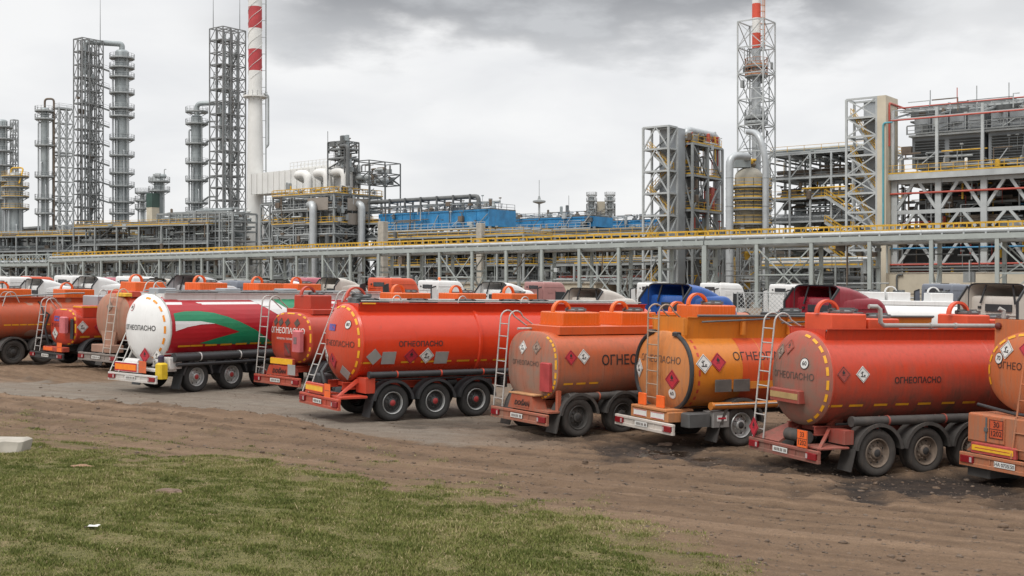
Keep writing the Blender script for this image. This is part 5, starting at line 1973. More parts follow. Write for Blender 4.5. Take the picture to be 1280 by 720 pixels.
def tanker_bowser():
    P = Vector((-18.35, 47.2, 0)); P.z = gz(P.x, P.y)
    M = place_at(P, 50)
    v = View(M)
    root = vehicle('fuel_bowser', 'small red fuel bowser with pink case and yellow edge marks on its rear', 'tanker', M, TRUCKS)
    body = paint('paint_bowser', (0.48, 0.045, 0.022), 0.1, (0.7, 1.3), 0.4, 0.36, (0.2, 0.1, 0.07), seed=71.0)
    t = Tank(0.75, 4.6, 1.55, 0.98, 0.72, 3.2, 0.14, 3.0)
    tank_parts(root, t, body, body)
    zt = t.zc + t.rz
    m = MB(); m.cbox(1.0, 1.9, -0.95, -0.2, zt - 0.32, zt + 0.14, 0.03)
    b = m.build('valve_box', body, root)
    m = MB(); m.box(0.99, 1.86, -0.958, -0.952, zt + 0.06, zt + 0.12); m.box(0.992, 0.998, -0.9, -0.25, zt + 0.06, zt + 0.12); m.build('reflective_marking', DASH, b)
    m = MB(); m.cbox(1.95, 3.3, -0.4, 0.7, zt - 0.03, zt + 0.52, 0.03)
    m.build('pump_box', GALV, root)
    grab_arc(root, 2.2, -0.42, zt + 0.5, 0.2)
    dashes_rear(root, t, 85, 265, 8, 0.95, 0.06, 0.6)
    dashes_side(root, t, 1.18, [0.9 + 0.62 * i for i in range(6)], 0.42, None, 0.07)
    x = v.side(103, 410, -0.97)[0]
    for xx, k in ((x, 'fish'), (x + 0.75, 'flame')):
        P2, nn = t.side(xx, t.zc + 0.02, 0.004); hazard(root, P2, nn, k, 0.50)
    P2, nn = t.rear(0.42, t.zc - 0.28, 0.004); hazard(root, P2, nn, 'fish', 0.48)
    rear_text(root, t, 'ОГНЕОПАСНО', 0.2, 0.1, t.zc + 0.05, surf('dull_lettering', (0.16, 0.03, 0.035), 0.7, 0.3, 6), 0.006)
    P2, nn = t.rear(0.3, t.zc + 0.32, 0.004); plate_on(root, 'sticker', P2, nn, 0.4, 0.2, [BLUEL, PLATER], [bar(-0.3, 0, 0.3, 0, 0.3)])
    m = MB(); m.cbox(0.35, 0.56, -0.72, -0.32, t.zc - 0.22, t.zc + 0.42, 0.04)
    c = m.build('extinguisher_case', MATS['pink_case'], root)
    m = MB(); m.cbox(0.58, 0.66, -0.92, -0.74, t.zc - 0.45, t.zc + 0.35, 0.03); m.build('hose_rack', PLASTIC, root)
    m = MB(); m.tube([(0.7, 1.05, 0.8), (0.55, 1.1, 1.5), (0.7, 1.05, 2.0), (0.6, 1.15, 2.1), (0.5, 1.0, 1.9)], 0.05, 8); m.build('hose', PLASTIC, root)
    chassis(root, 0.3, 5.0, 0.82, UNDER, (1.4, 3.8), t)
    bumper(root, UNDER, 0.32, 0.56)
    nx = Vector((-1, 0, 0))
    bb = rear_box(root, body, 0.2, 0.5, -0.9, 0.6, 0.60, 0.78, 'rear_panel')
    plate_on(bb, 'reflective_strip', Vector((0.198, 0.2, 0.69)), nx, 0.7, 0.13, [PLATEO, PLATEY])
    plate_on(bb, 'danger_number_plate', Vector((0.19, -0.68, 0.78)), nx, 0.36, 0.36, [PLATEO, PLATER], [bar(-0.4, 0, 0.4, 0, 0.04)])
    ladder(root, 0.1, 0.58, 0.35, 2.45, 0.85, 0.40, 0.7)
    for x in (1.5, 4.3):
        for sg in (-1, 1):
            wheel(root, x, sg * 0.98, 0.5, RUBBER, RIM_D)
            mudguard(root, x, sg * 0.98, PLASTIC)
        m = MB(); m.tube([(x, -0.8, 0.5), (x, 0.8, 0.5)], 0.09, 10); m.build('axle', UNDER, root)
    m = MB(); m.cbox(2.1, 3.6, -1.1, 1.1, 0.35, 0.78, 0.03); m.build('side_locker', UNDER, root)


def tanker_dusty_dome():
    P = Vector((-15.66, 45.2, 0)); P.z = gz(P.x, P.y)
    M = place_at(P, 52)
    root = vehicle('tank_trailer', 'tanker with pinkish brown dust-covered rear end beside the small red bowser', 'tanker', M, TRUCKS)
    body = paint('paint_dome_body', (0.50, 0.055, 0.022), 0.2, (0.9, 1.8), 0.4, 0.4, (0.24, 0.125, 0.085), seed=81.0)
    rear = paint('paint_dome_dust', (0.40, 0.15, 0.09), 0.75, (0.9, 3.2), 0.6, 0.6, (0.33, 0.205, 0.15), seed=83.0)
    bright = MATS['paint_hatch_orange']
    t = Tank(0.70, 11.0, 2.02, 1.10, 0.92, 2.3, 0.26)
    tank_parts(root, t, body, rear)
    zt = t.zc + t.rz
    m = MB(); m.cbox(0.95, 10.8, -0.8, 0.8, zt - 0.12, zt + 0.1, 0.02); m.build('top_coaming', body, root)
    for x in (2.0, 5.0, 8.0, 10.2):
        hatch_box(root, x, zt + 0.09, 1.4, 1.0, 0.36, bright)
    chassis(root, 0.4, 10.8, 0.98, UNDER, (1.2, 3, 5, 8), t, body)
    bumper(root, surf('grey_bumper', (0.20, 0.17, 0.15), 0.7, 0.2, 3), 0.38, 0.68)
    rear_box(root, surf('bench_brown', (0.30, 0.17, 0.12), 0.7, 0.2, 3), 0.15, 0.7, -0.7, 0.6, 0.72, 1.0, 'rear_panel')
    m = MB(); m.prism([(0.34, 1.0), (-0.34, 1.0), (-0.5, 1.5), (0.5, 1.5)], 0.5, 0.62, 'x'); m.build('rear_bracket', rear, root)
    ladder(root, 0.12, 0.70, 0.42, 2.9, -0.45, 0.46, 0.7, surf('dusty_ladder', (0.44, 0.38, 0.33), 0.6, 0.15, 4))
    m = MB(); m.cbox(0.6, 0.9, -0.9, -0.3, zt - 0.1, zt + 0.03, 0.02); m.build('ladder_head', PLATEY, root)
    running_gear(root, (1.5, 2.81, 4.12), RUBBER_D, RIM_D, PLASTIC_D)
    landing_legs(root, 8.4)
    P2, nn = t.rear(-0.1, t.zc + 0.42, 0.004); hazard(root, P2, nn, 'ghost', 0.40)


def tanker_white_far():
    for (px, Y, th, lab, col, nm, nb) in (
            (1062, 58, 3, 'white tanker with white hatch boxes parked lengthways behind the red dusty tanker', (0.70, 0.70, 0.69), 'paint_far_white', 4),
            ):
        P = Vector((PX(px, Y), Y, gplane(PX(px, Y), Y)))
        M = place_at(P, th)
        root = vehicle('tank_truck', lab, 'tanker', M)
        body = paint(nm, col, 0.06, (0.8, 1.4), 0.3, 0.3, (0.4, 0.33, 0.27), seed=91)
        t = Tank(0.4, 8.6, 2.25, 1.15, 0.92, 2.5, 0.16)
        tank_parts(root, t, body, body)
        zt = t.zc + t.rz
        m = MB(); m.cbox(0.5, 8.5, -0.75, 0.75, zt - 0.1, zt + 0.1, 0.02); m.build('top_coaming', body, root)
        for x in (0.95, 2.2, 4.3, 6.6):
            hatch_box(root, x, zt + 0.08, 1.1, 0.9, 0.42, body, x > 1.5, True)
        chassis(root, 0.2, 8.6, 0.98, UNDER, (1.5, 5), t, body)
        bumper(root, UNDER, 0.36, 0.62)
        running_gear(root, (1.3, 2.6, 7.2), RUBBER, RIM_D, PLASTIC)


def tanker_round_end():
    Y = 49.0
    P = Vector((PX(938, Y), Y, gplane(PX(938, Y), Y)))
    M = place_at(P, 200)
    root = vehicle('fuel_bowser', 'small tank with a round rusty orange end beside the mesh fence behind the blue cab', 'tanker', M)
    body = paint('paint_round_end', (0.42, 0.13, 0.07), 0.4, (0.8, 2.2), 0.3, 0.5, (0.34, 0.17, 0.12), seed=95)
    t = Tank(0.3, 3.4, 2.05, 0.72, 0.72, 2.0, 0.12)
    tank_parts(root, t, body, body)
    m = MB()
    ring = [(0.3, 0.74 * math.cos(a * PI / 16), 2.05 + 0.74 * math.sin(a * PI / 16)) for a in range(32)]
    m.tube(ring, 0.025, 6, closed=True)
    m.build('edge_trim', UNDER, root)
    chassis(root, 0.2, 4.0, 1.1, UNDER, (0.9, 2.7), t)
    bumper(root, UNDER, 0.45, 0.7, 2.2)
    for x in (1.2, 3.2):
        for sg in (-1, 1):
            wheel(root, x, sg * 0.95, 0.5, RUBBER, RIM_D)
        m = MB(); m.tube([(x, -0.8, 0.5), (x, 0.8, 0.5)], 0.09, 10); m.build('axle', UNDER, root)
        m = MB(); m.box(x - 0.2, x + 0.2, -0.5, 0.5, 0.585, 0.90); m.build('spring_pack', UNDER, root)


tanker_two_axle()
tanker_red_dusty()
tanker_orange_big()
tanker_yellow()
tanker_edge()
tanker_livery()
tanker_white_letters()
tanker_left_edge()
tanker_bowser()
tanker_dusty_dome()
tanker_white_far()
tanker_round_end()
# ------------------------------------------------------------------ tractor units standing behind the tankers
def rrect(xa, xb, hw, rf, rb, n=5):
    "rounded rectangle in plan, front corner radius rf, back radius rb"
    pts = []
    for cx, cy, r, a0 in ((xb - rf, hw - rf, rf, 0), (xa + rb, hw - rb, rb, 90), (xa + rb, -hw + rb, rb, 180), (xb - rf, -hw + rf, rf, 270)):
        for i in range(n + 1):
            a = R(a0 + 90 * i / n)
            pts.append((cx + r * math.cos(a), cy + r * math.sin(a)))
    return pts


def loft(m, secs):
    "secs: lists of 3-D points of equal length, closed rings, capped"
    n = len(secs[0])
    vs = [p for s in secs for p in s]
    fs = []
    for i in range(len(secs) - 1):
        for j in range(n):
            jj = (j + 1) % n
            fs.append((i * n + j, i * n + jj, (i + 1) * n + jj, (i + 1) * n + j))
    fs.append(tuple(range(n - 1, -1, -1)))
    fs.append(tuple(range((len(secs) - 1) * n, len(secs) * n)))
    m.add(vs, fs)


def cab_parts(root, mat_, H, style='open', trim=PLASTIC, dots=None, beacon=False, collar=True, lamps=True, cmat=None):
    "style: open = wind deflector hollow at the back, high = tall sleeper roof, low = bare roof"
    roof = H if style != 'open' else H - 0.42
    zr = roof
    m = MB()
    xb = 5.95
    lv = [(0.55, 3.75, xb - 0.05, 1.20), (0.9, 3.72, xb, 1.23), (1.5, 3.70, xb, 1.245), (1.95, 3.70, xb - 0.02, 1.245), (zr - 0.62, 3.70, xb - 0.16, 1.235), (zr - 0.22, 3.70, xb - 0.36, 1.225),
          (zr - 0.07, 3.71, xb - 0.52, 1.20), (zr - 0.02, 3.74, xb - 0.62, 1.16), (zr, 3.80, xb - 0.75, 1.08)]
    loft(m, [[(x, y, z) for x, y in rrect(a, b, w, 0.26, 0.07)] for z, a, b, w in lv])
    cab = m.build('cab', mat_, root, True, 40)
    # sunken panels on the back wall and side windows, windscreen
    m = MB()
    m.cbox(3.66, 3.692, -0.95, 0.95, 1.2, zr - 0.75, 0.012)
    m.build('back_panel', mat_, cab)
    for sg in (-1, 1):
        q = MB()
        z0, z1 = 1.95, zr - 0.68 if zr > 2.9 else zr - 0.35
        pl = [(4.75, z0), (5.72, z0), (5.52, z1), (4.75, z1)]
        q.prism(pl, sg * 1.238, sg * 1.262)
        q.build('side_window', GLASS, cab)
        q = MB()
        q.cbox(5.86, 5.98, sg * 1.34 - 0.11, sg * 1.34 + 0.11, 1.9, 2.5, 0.03)
        q.build('mirror', trim, cab)
        q = MB()
        q.box(4.72, 4.735, sg * 1.247 - 0.006, sg * 1.247 + 0.006, 0.95, zr - 0.6)
        q.box(4.85, 5.0, sg * 1.255 - 0.012, sg * 1.255 + 0.012, 1.62, 1.67)
        q.build('door_handle', trim, cab)
    m = MB()
    zt = zr - 0.66
    m.add([(xb + 0.012, -1.08, 1.9), (xb + 0.012, 1.08, 1.9), (xb - 0.19, 1.05, zt), (xb - 0.19, -1.05, zt), (xb - 0.05, -1.08, 1.9), (xb - 0.05, 1.08, 1.9), (xb - 0.24, 1.05, zt), (xb - 0.24, -1.05, zt)],
          [(0, 1, 2, 3), (7, 6, 5, 4), (0, 4, 5, 1), (1, 5, 6, 2), (2, 6, 7, 3), (3, 7, 4, 0)])
    m.build('windscreen', GLASS, cab)
    m = MB(); m.cbox(5.6, 6.05, -1.22, 1.22, 0.35, 0.75, 0.05); bp = m.build('bumper', mat_, root)
    for sg in (-1, 1):
        m = MB(); m.cbox(5.99, 6.07, sg * 0.92 - 0.2, sg * 0.92 + 0.2, 0.5, 0.68, 0.02); m.build('headlight', TAILWHITE, bp)
    if style == 'open':
        # wind deflector: a shell rising backwards, open at the back
        def sect(x, top, w, base_, k=1.0):
            pts = []
            for i in range(13):
                a = PI * i / 12
                c, s_ = math.cos(a), math.sin(a)
                e = 0.24
                pts.append((x, w * k * math.copysign(abs(c) ** e, c), base_ + (top - base_) * k * abs(s_) ** e))
            return pts
        prof = [(5.50, zr - 0.30, 0.86), (5.25, zr - 0.06, 0.98), (4.9, zr + 0.12, 1.08), (4.5, zr + 0.26, 1.15), (4.1, zr + 0.36, 1.20), (3.56, H, 1.225)]
        outer = [sect(x, t_, w, zr - 0.55) for x, t_, w in prof]
        inner = [[(x + 0.02, y * 0.955, zr - 0.55 + (z - zr + 0.55) * 0.955) for x, y, z in s] for s in outer]
        m = MB()
        n = 13
        vs = [p for s in outer for p in s]
        m.add(vs, [(i * n + j, i * n + j + 1, (i + 1) * n + j + 1, (i + 1) * n + j) for i in range(len(prof) - 1) for j in range(n - 1)])
        m.mat(1)
        m.add([p for s in inner for p in s], [(i * n + j, (i + 1) * n + j, (i + 1) * n + j + 1, i * n + j + 1) for i in range(len(prof) - 1) for j in range(n - 1)])
        m.mat(2)
        m.add(outer[-1] + inner[-1], [(j, j + 1, n + j + 1, n + j) for j in range(n - 1)])
        d = m.build('roof_deflector', [mat_, mat_, trim], root, True, 50)
        q = MB()
        for sg in (-1, 1):
            q.beam((3.63, sg * 0.72, zr - 0.25), (3.70, sg * 0.55, H - 0.06), 0.05, 0.05)
        q.build('deflector_stay', trim, d)
    if collar:
        zc1 = zr - 0.05 if style == 'open' else zr - 0.35
        for sg in (-1, 1):
            q = MB()
            q.add([(3.70, sg * 1.215, 1.1), (3.25, sg * 1.235, 1.1), (3.20, sg * 1.235, zc1 - 0.1), (3.56, sg * 1.225, H - 0.12 if style == 'open' else zc1),
                   (3.70, sg * 1.185, 1.1), (3.25, sg * 1.205, 1.1), (3.20, sg * 1.205, zc1 - 0.1), (3.56, sg * 1.195, H - 0.12 if style == 'open' else zc1)],
                  [(0, 1, 2, 3), (7, 6, 5, 4), (0, 4, 5, 1), (1, 5, 6, 2), (2, 6, 7, 3), (3, 7, 4, 0)])
            c = q.build('side_collar', cmat or mat_, root)
            q = MB()
            q.beam((3.25, sg * 1.22, 1.1), (3.19, sg * 1.22, zc1 - 0.1), 0.05, 0.07)
            q.beam((3.19, sg * 1.22, zc1 - 0.1), (3.55, sg * 1.21, H - 0.12 if style == 'open' else zc1), 0.05, 0.07)
            q.build('edge_trim', trim, c)
    m = MB()
    for z in (1.62, zr - 0.62):
        m.cbox(3.668, 3.698, -1.05, 1.05, z, z + 0.05, 0.01)
    for y in (-0.98, 0.0, 0.98):
        m.cbox(3.668, 3.698, y - 0.03, y + 0.03, 1.68, zr - 0.64, 0.01)
    m.build('wall_rib', mat_, cab)
    m = MB()
    m.cbox(3.655, 3.69, -0.55, 0.55, zr - 0.50, zr - 0.26, 0.008)
    m.build('back_window', GLASS if style != 'open' else trim, cab)
    for sg in (-1, 1):
        m = MB()
        m.box(3.66, 3.697, sg * 0.8 - 0.06, sg * 0.8 + 0.06, zr - 0.42, zr - 0.34)
        m.build('vent', trim, cab)
        m = MB()
        m.cbox(3.72, xb - 0.5, sg * 1.243 - 0.008, sg * 1.243 + 0.008, zr - 0.36, zr - 0.33, 0.004)
        m.cbox(4.05, 4.55, sg * 1.243 - 0.01, sg * 1.243 + 0.012, zr - 0.78, zr - 0.50, 0.004)
        m.build('side_panel', mat_, cab)
    if style != 'open':
        m = MB()
        m.cbox(4.3, 4.9, -0.35, 0.35, zr - 0.005, zr + 0.045, 0.015)
        m.build('roof_hatch', trim, cab)
        for sg in (-1, 1):
            m = MB(); m.cbox(4.0, 4.75, sg * 0.72 - 0.06, sg * 0.72 + 0.06, zr - 0.004, zr + 0.06, 0.02); m.build('air_horn', ALU, cab)
    m = MB(); m.tube([(3.6, -0.9, 1.0), (3.5, -0.9, 1.6), (3.3, -0.5, 1.9), (3.0, -0.2, 1.5)], 0.03, 6); m.build('air_line', HUBRED, root)
    if lamps:
        for y in (-0.8, 0.8):
            q = MB(); q.cbox(3.72, 3.80, y - 0.07, y + 0.07, zr - 0.13, zr - 0.06, 0.01)
            q.build('marker_lamp', TAILRED if style == 'high' else PLATEO, root)
    if dots:
        q = MB()
        for k in range(5):
            y = -0.85 + 1.7 * k / 4
            q.box(3.645, 3.659, y - 0.09, y + 0.09, zr - 0.86, zr - 0.80)
        q.build('reflective_marking', TAILRED, root)
    if beacon:
        q = MB(); q.lathe([(0.10, 0), (0.10, 0.05), (0.085, 0.06), (0.085, 0.2), (0.05, 0.24), (0, 0.25)], 14, (4.1, -0.7, zr - 0.03))
        q.build('beacon', ORANGEP, root)


def tractor(label, px, top, Y, th, mat_, style='open', name='tractor_unit', **kw):
    P = Vector((PX(px, Y), Y, 0))
    c = Vector((math.cos(R(th)), math.sin(R(th)), 0)) * 4.75
    P = P - c
    P.z = gplane(P.x, P.y)
    M = place_at(P, th)
    cz = gplane(PX(px, Y), Y)
    H = PZ(top, Y) - cz
    root = vehicle(name, label, 'truck', M, 'tractor units standing behind the tankers')
    cab_parts(root, mat_, H, style, **kw)
    m = MB()
    for sg in (-1, 1):
        m.box(0, 3.68, sg * 0.40 - 0.05, sg * 0.40 + 0.05, 0.72, 0.98)
    m.box(0, 0.05, -1.2, 1.2, 0.55, 0.75)
    m.cbox(0.9, 1.9, -0.45, 0.45, 0.985, 1.04, 0.02)
    m.box(5.0, 5.6, -0.8, 0.8, 0.6, 0.9)
    m.build('chassis', UNDER, root)
    m = MB(); m.cbox(2.3, 3.4, -1.2, -0.55, 0.5, 0.95, 0.05); m.build('fuel_tank', GALV, root)
    for x, yy in ((1.4, 0.95), (5.2, 1.03)):
        for sg in (-1, 1):
            wheel(root, x, sg * yy, 0.5, RUBBER, RIM_D)
            mudguard(root, x, sg * yy, PLASTIC, 0.58)
        m = MB(); m.tube([(x, -0.8, 0.5), (x, 0.8, 0.5)], 0.09, 8); m.build('axle', UNDER, root)
    return root


def cabpaint(nm, c):
    return paint('cab_' + nm, c, 0.07, (0.5, 1.5), 0.3, 0.3, (0.35, 0.28, 0.22), seed=len(MATS))


CW = cabpaint('white', (0.70, 0.70, 0.69)); CB = cabpaint('beige', (0.46, 0.42, 0.36)); CS = cabpaint('slate', (0.15, 0.17, 0.21))
CO = cabpaint('orange', (0.60, 0.075, 0.02)); CP = cabpaint('pink', (0.45, 0.12, 0.16)); CM = cabpaint('maroon', (0.23, 0.012, 0.025))
CBL = cabpaint('blue', (0.012, 0.085, 0.33)); CWD = cabpaint('dusty_white', (0.52, 0.48, 0.43)); CMV = cabpaint('mauve', (0.20, 0.07, 0.10)); CPD = cabpaint('dusty_pink', (0.36, 0.17, 0.16))
CABS = [
    ('white cab roof at the left edge behind the worn orange tanker', 18, 346, 84, 50, CW, 'low', {}),
    ('orange cab roof behind the leftmost hatch box', 45, 345.5, 92, 48, CO, 'high', {}),
    ('white cab with hollow wind deflector behind the small red bowser', 66, 348, 72, 46, CW, 'open', {}),
    ('white cab with high rounded roof left of the dark hollow deflector', 96, 344, 80, 48, CW, 'high', {}),
    ('white cab with dark hollow deflector above the dusty pinkish brown tanker', 133, 345, 69, 46, CW, 'open', {}),
    ('pink cab roof showing between two white cabs on the left', 150, 346.5, 92, 44, CP, 'high', {}),
    ('white cab roof above the ladder of the white-ended tanker', 172, 345, 82, 46, CW, 'high', {}),
    ('beige cab with hollow deflector beside the big grey hollow one', 218, 347, 73, 42, CB, 'open', {}),
    ('pale grey cab with big dark hollow deflector above the white-ended tanker', 262, 344.5, 53, 42, cabpaint('pale_grey', (0.42, 0.43, 0.44)), 'open', {}),
    ('slate grey rounded cab behind the red and green side', 303, 350, 70, 40, CS, 'high', {}),
    ('dark mauve cab roof right of the slate grey cab', 330, 350.5, 84, 40, CMV, 'high', {}),
    ('white cab with long dark deflector above the green paint block', 372, 349.5, 66, 40, CW, 'open', {}),
    ('pink cab roof in front of the furnace block posts', 388, 346, 90, 38, CP, 'high', {}),
    ('dirty white cab with wide dusty deflector left of the orange cab', 432, 346, 74, 38, CWD, 'open', {}),
    ('orange cab seen from behind with black side collar', 491, 346.5, 71, 40, CO, 'high', {'cmat': PLASTIC}),
    ('white cab with row of red reflectors and amber beacon on its back', 551, 349.5, 76, 36, CW, 'high', {'dots': True, 'beacon': True}),
    ('white cab with dark hollow deflector behind two-axle drum trailer ladder', 637, 352, 66, 36, CW, 'open', {}),
    ('dusty pink cab roof between two white hollow deflectors', 681, 351, 86, 34, CPD, 'high', {}),
    ('dirty white cab with hollow deflector left of the blue cab', 757, 360, 52, 34, CWD, 'open', {}),
    ('white high cab roof standing behind the blue cab', 824, 352, 80, 30, CW, 'high', {}),
    ('blue cab with hollow deflector behind the yellow-orange tanker', 866, 354.5, 43, 32, CBL, 'open', {}),
    ('white high cab roof right of the blue cab', 902, 352.5, 82, 26, CW, 'high', {}),
    ('white cab behind the mesh fence and the maroon cab', 990, 354, 80, 26, CW, 'high', {}),
    ('maroon cab with torn open deflector behind the red dusty tanker', 1052, 356.5, 41, 24, CM, 'open', {}),
    ('slate grey cab roof left of the large white cab', 1186, 354, 70, 24, CS, 'high', {}),
    ('large dirty white cab with hollow deflector at the right edge', 1276, 354.5, 39, 24, CWD, 'open', {}),
]
for lab, px, top, Y, th, mt, st, kw in CABS:
    tractor(lab, px, top, Y, th, mt, st, **kw)
# ------------------------------------------------------------------ the refinery
A37 = R(-37)
C37, S37 = math.cos(R(37)), math.sin(R(37))


def facing(px):
    d = Vector((px - 640, F)).normalized()
    return S37 * d.x + C37 * d.y, S37 * d.y - C37 * d.x


def dims(px, Y, wf, ws):
    "local width and depth of a block on the plant grid that shows wf and ws picture units of its two faces"
    nf, nr = facing(px)
    s = F / Y
    return wf / (s * nf), ws / (s * nr)


def block(name, label, cat, px, Y, group=None):
    return thing(name, label, cat, (PX(px, Y), Y, GB), A37, group)


def zl(py, Y):
    return PZ(py, Y) - GB


def frame(m, xs, ys, zs, w=0.3, faces=('f', 'r', 'b', 'l'), brace=None, bw=0.16, base=0.0, skip_beam=False):
    for x in xs:
        for y in ys:
            m.beam((x, y, base), (x, y, zs[-1]), w)
    for z in zs:
        for y in ys:
            m.beam((xs[0], y, z), (xs[-1], y, z), w * 0.7, w * 0.9)
        for x in xs:
            m.beam((x, ys[0], z), (x, ys[-1], z), w * 0.7, w * 0.9)
    zz = [base] + list(zs)
    if not brace:
        return
    for f in faces:
        ax = xs if f in 'fb' else ys
        c = {'f': ys[0], 'b': ys[-1], 'l': xs[0], 'r': xs[-1]}[f]
        for i in range(len(ax) - 1):
            for k in range(len(zz) - 1):
                b = brace(f, i, k) if callable(brace) else brace
                if not b:
                    continue
                a0, a1, z0, z1 = ax[i], ax[i + 1], zz[k], zz[k + 1]

                def P(a, z):
                    return (a, c, z) if f in 'fb' else (c, a, z)
                am = (a0 + a1) / 2
                segs = {'x': [(a0, z0, a1, z1), (a0, z1, a1, z0)], '/': [(a0, z0, a1, z1)], '\\': [(a0, z1, a1, z0)],
                        'v': [(a0, z0, am, z1), (a1, z0, am, z1)], 'V': [(a0, z1, am, z0), (a1, z1, am, z0)]}[b]
                for p in segs:
                    m.beam(P(p[0], p[1]), P(p[2], p[3]), bw)


def railing(m, pts, h=1.1, step=1.6, w=0.06, closed=False):
    pts = [Vector(p) for p in pts]
    if closed:
        pts.append(pts[0])
    for a, b in zip(pts, pts[1:]):
        L = (b - a).length
        n = max(1, int(L / step))
        for i in range(n + 1):
            p = a.lerp(b, i / n)
            m.beam(p, p + Vector((0, 0, h)), w)
        for k in (0.5, 1.0):
            m.beam(a + Vector((0, 0, h * k)), b + Vector((0, 0, h * k)), w)
        m.beam(a + Vector((0, 0, 0.1)), b + Vector((0, 0, 0.1)), 0.03, 0.18)


def deck(parent, x0, x1, y0, y1, z, rail='frlb', mat_=STEEL, rmat=YEL, th=0.12, step=1.8):
    m = MB()
    m.box(x0, x1, y0, y1, z + 0.02, z + 0.02 + th)
    d = m.build('platform', mat_, parent, False)
    if rail:
        q = MB()
        zz = z + 0.02 + th
        c = {'f': ((x0, y0, zz), (x1, y0, zz)), 'b': ((x0, y1, zz), (x1, y1, zz)), 'l': ((x0, y0, zz), (x0, y1, zz)), 'r': ((x1, y0, zz), (x1, y1, zz))}
        for k in rail:
            railing(q, c[k], step=step)
        q.build('railing', rmat, d, False)
    return d


def stairs_zigzag(parent, x0, x1, y, w, z0, z1, rise=3.4, same=False, mat_=STEEL_L, rmat=YEL, drop=True):
    k = 0
    z = z0
    while z + rise <= z1 + 0.1:
        a, b = (x0, x1) if (k % 2 == 0 or same) else (x1, x0)
        if drop:
            a, b = b, a
        yy = y if (k % 2 == 0 or same) else y + w
        m = MB()
        p, q = Vector((a, yy, z)), Vector((b, yy, z + rise))
        for o in (0, w * 0.8):
            m.beam(p + Vector((0, o, 0)), q + Vector((0, o, 0)), 0.10, 0.34)
        n = 9
        for i in range(n):
            t = (i + 0.5) / n
            c = p.lerp(q, t)
            m.box(c.x - 0.15, c.x + 0.15, c.y, c.y + w * 0.8, c.z - 0.03, c.z + 0.03)
        st = m.build('stair_flight', mat_, parent, False)
        r = MB()
        for o in (0, w * 0.8):
            v = Vector((0, o, 0))
            for h in (0.55, 1.1):
                r.beam(p + v + Vector((0, 0, h)), q + v + Vector((0, 0, h)), 0.07)
            for i in range(5):
                c = p.lerp(q, i / 4) + v
                r.beam(c, c + Vector((0, 0, 1.1)), 0.06)
        r.build('railing', rmat, st, False)
        z += rise
        k += 1


def ring_platform(parent, x, y, z, r0, r1, mat_=STEEL, rmat=STEEL_L, a0=0, a1=360, h=1.1):
    m = MB()
    n = 24
    pr = [(r0, 0), (r1, 0), (r1, 0.22), (r0, 0.22)]
    A0, A1 = R(a0), R(a1)
    m.lathe(pr + [pr[0]], n, (x, y, z), 'z', A0, A1, cap=False)
    for i in range(8):
        a = A0 + (A1 - A0) * i / 8
        m.beam((x + r0 * math.cos(a), y + r0 * math.sin(a), z - 0.7), (x + (r1 - 0.1) * math.cos(a), y + (r1 - 0.1) * math.sin(a), z), 0.09)
    p = m.build('platform', mat_, parent, True, 30)
    q = MB()
    k = 16
    pts = [(x + (r1 - 0.05) * math.cos(A0 + (A1 - A0) * i / k), y + (r1 - 0.05) * math.sin(A0 + (A1 - A0) * i / k), z + 0.22) for i in range(k + 1)]
    railing(q, pts, h, 3.0, 0.055)
    q.build('railing', rmat, p, False)
    return p


def vessel(parent, x, y, z0, z1, r, mat_, name='vessel', head=0.5, skirts=True, rings=None):
    m = MB()
    n = 28
    prof = [(r, z0)]
    k = rings if rings is not None else max(2, int((z1 - z0) / 4))
    for i in range(1, k):
        z = z0 + (z1 - z0) * i / k
        prof += [(r, z - 0.06), (r * 1.02 + 0.02, z - 0.05), (r * 1.02 + 0.02, z + 0.05), (r, z + 0.06)]
    prof.append((r, z1))
    for i in range(1, 7):
        a = PI / 2 * i / 6
        prof.append((r * math.cos(a), z1 + r * head * math.sin(a)))
    m.lathe(prof, n, (x, y, 0))
    return m.build(name, mat_, parent, True, 40)


def pipe(parent, pts, r, mat_=SILVER, bend=None, n=10, name='pipe'):
    "a pipe along straight legs with rounded elbows"
    pts = [Vector(p) for p in pts]
    b = bend or r * 2.2
    out = [pts[0]]
    for i in range(1, len(pts) - 1):
        a, c, d = pts[i - 1], pts[i], pts[i + 1]
        u = (a - c); v = (d - c)
        k = min(b, u.length * 0.45, v.length * 0.45)
        u.normalize(); v.normalize()
        p0, p1 = c + u * k, c + v * k
        for j in range(6):
            t = j / 5
            out.append(p0 * (1 - t) ** 2 + c * 2 * t * (1 - t) + p1 * t ** 2)
    out.append(pts[-1])
    m = MB()
    m.tube(out, r, n)
    return m.build(name, mat_, parent, True, 50)


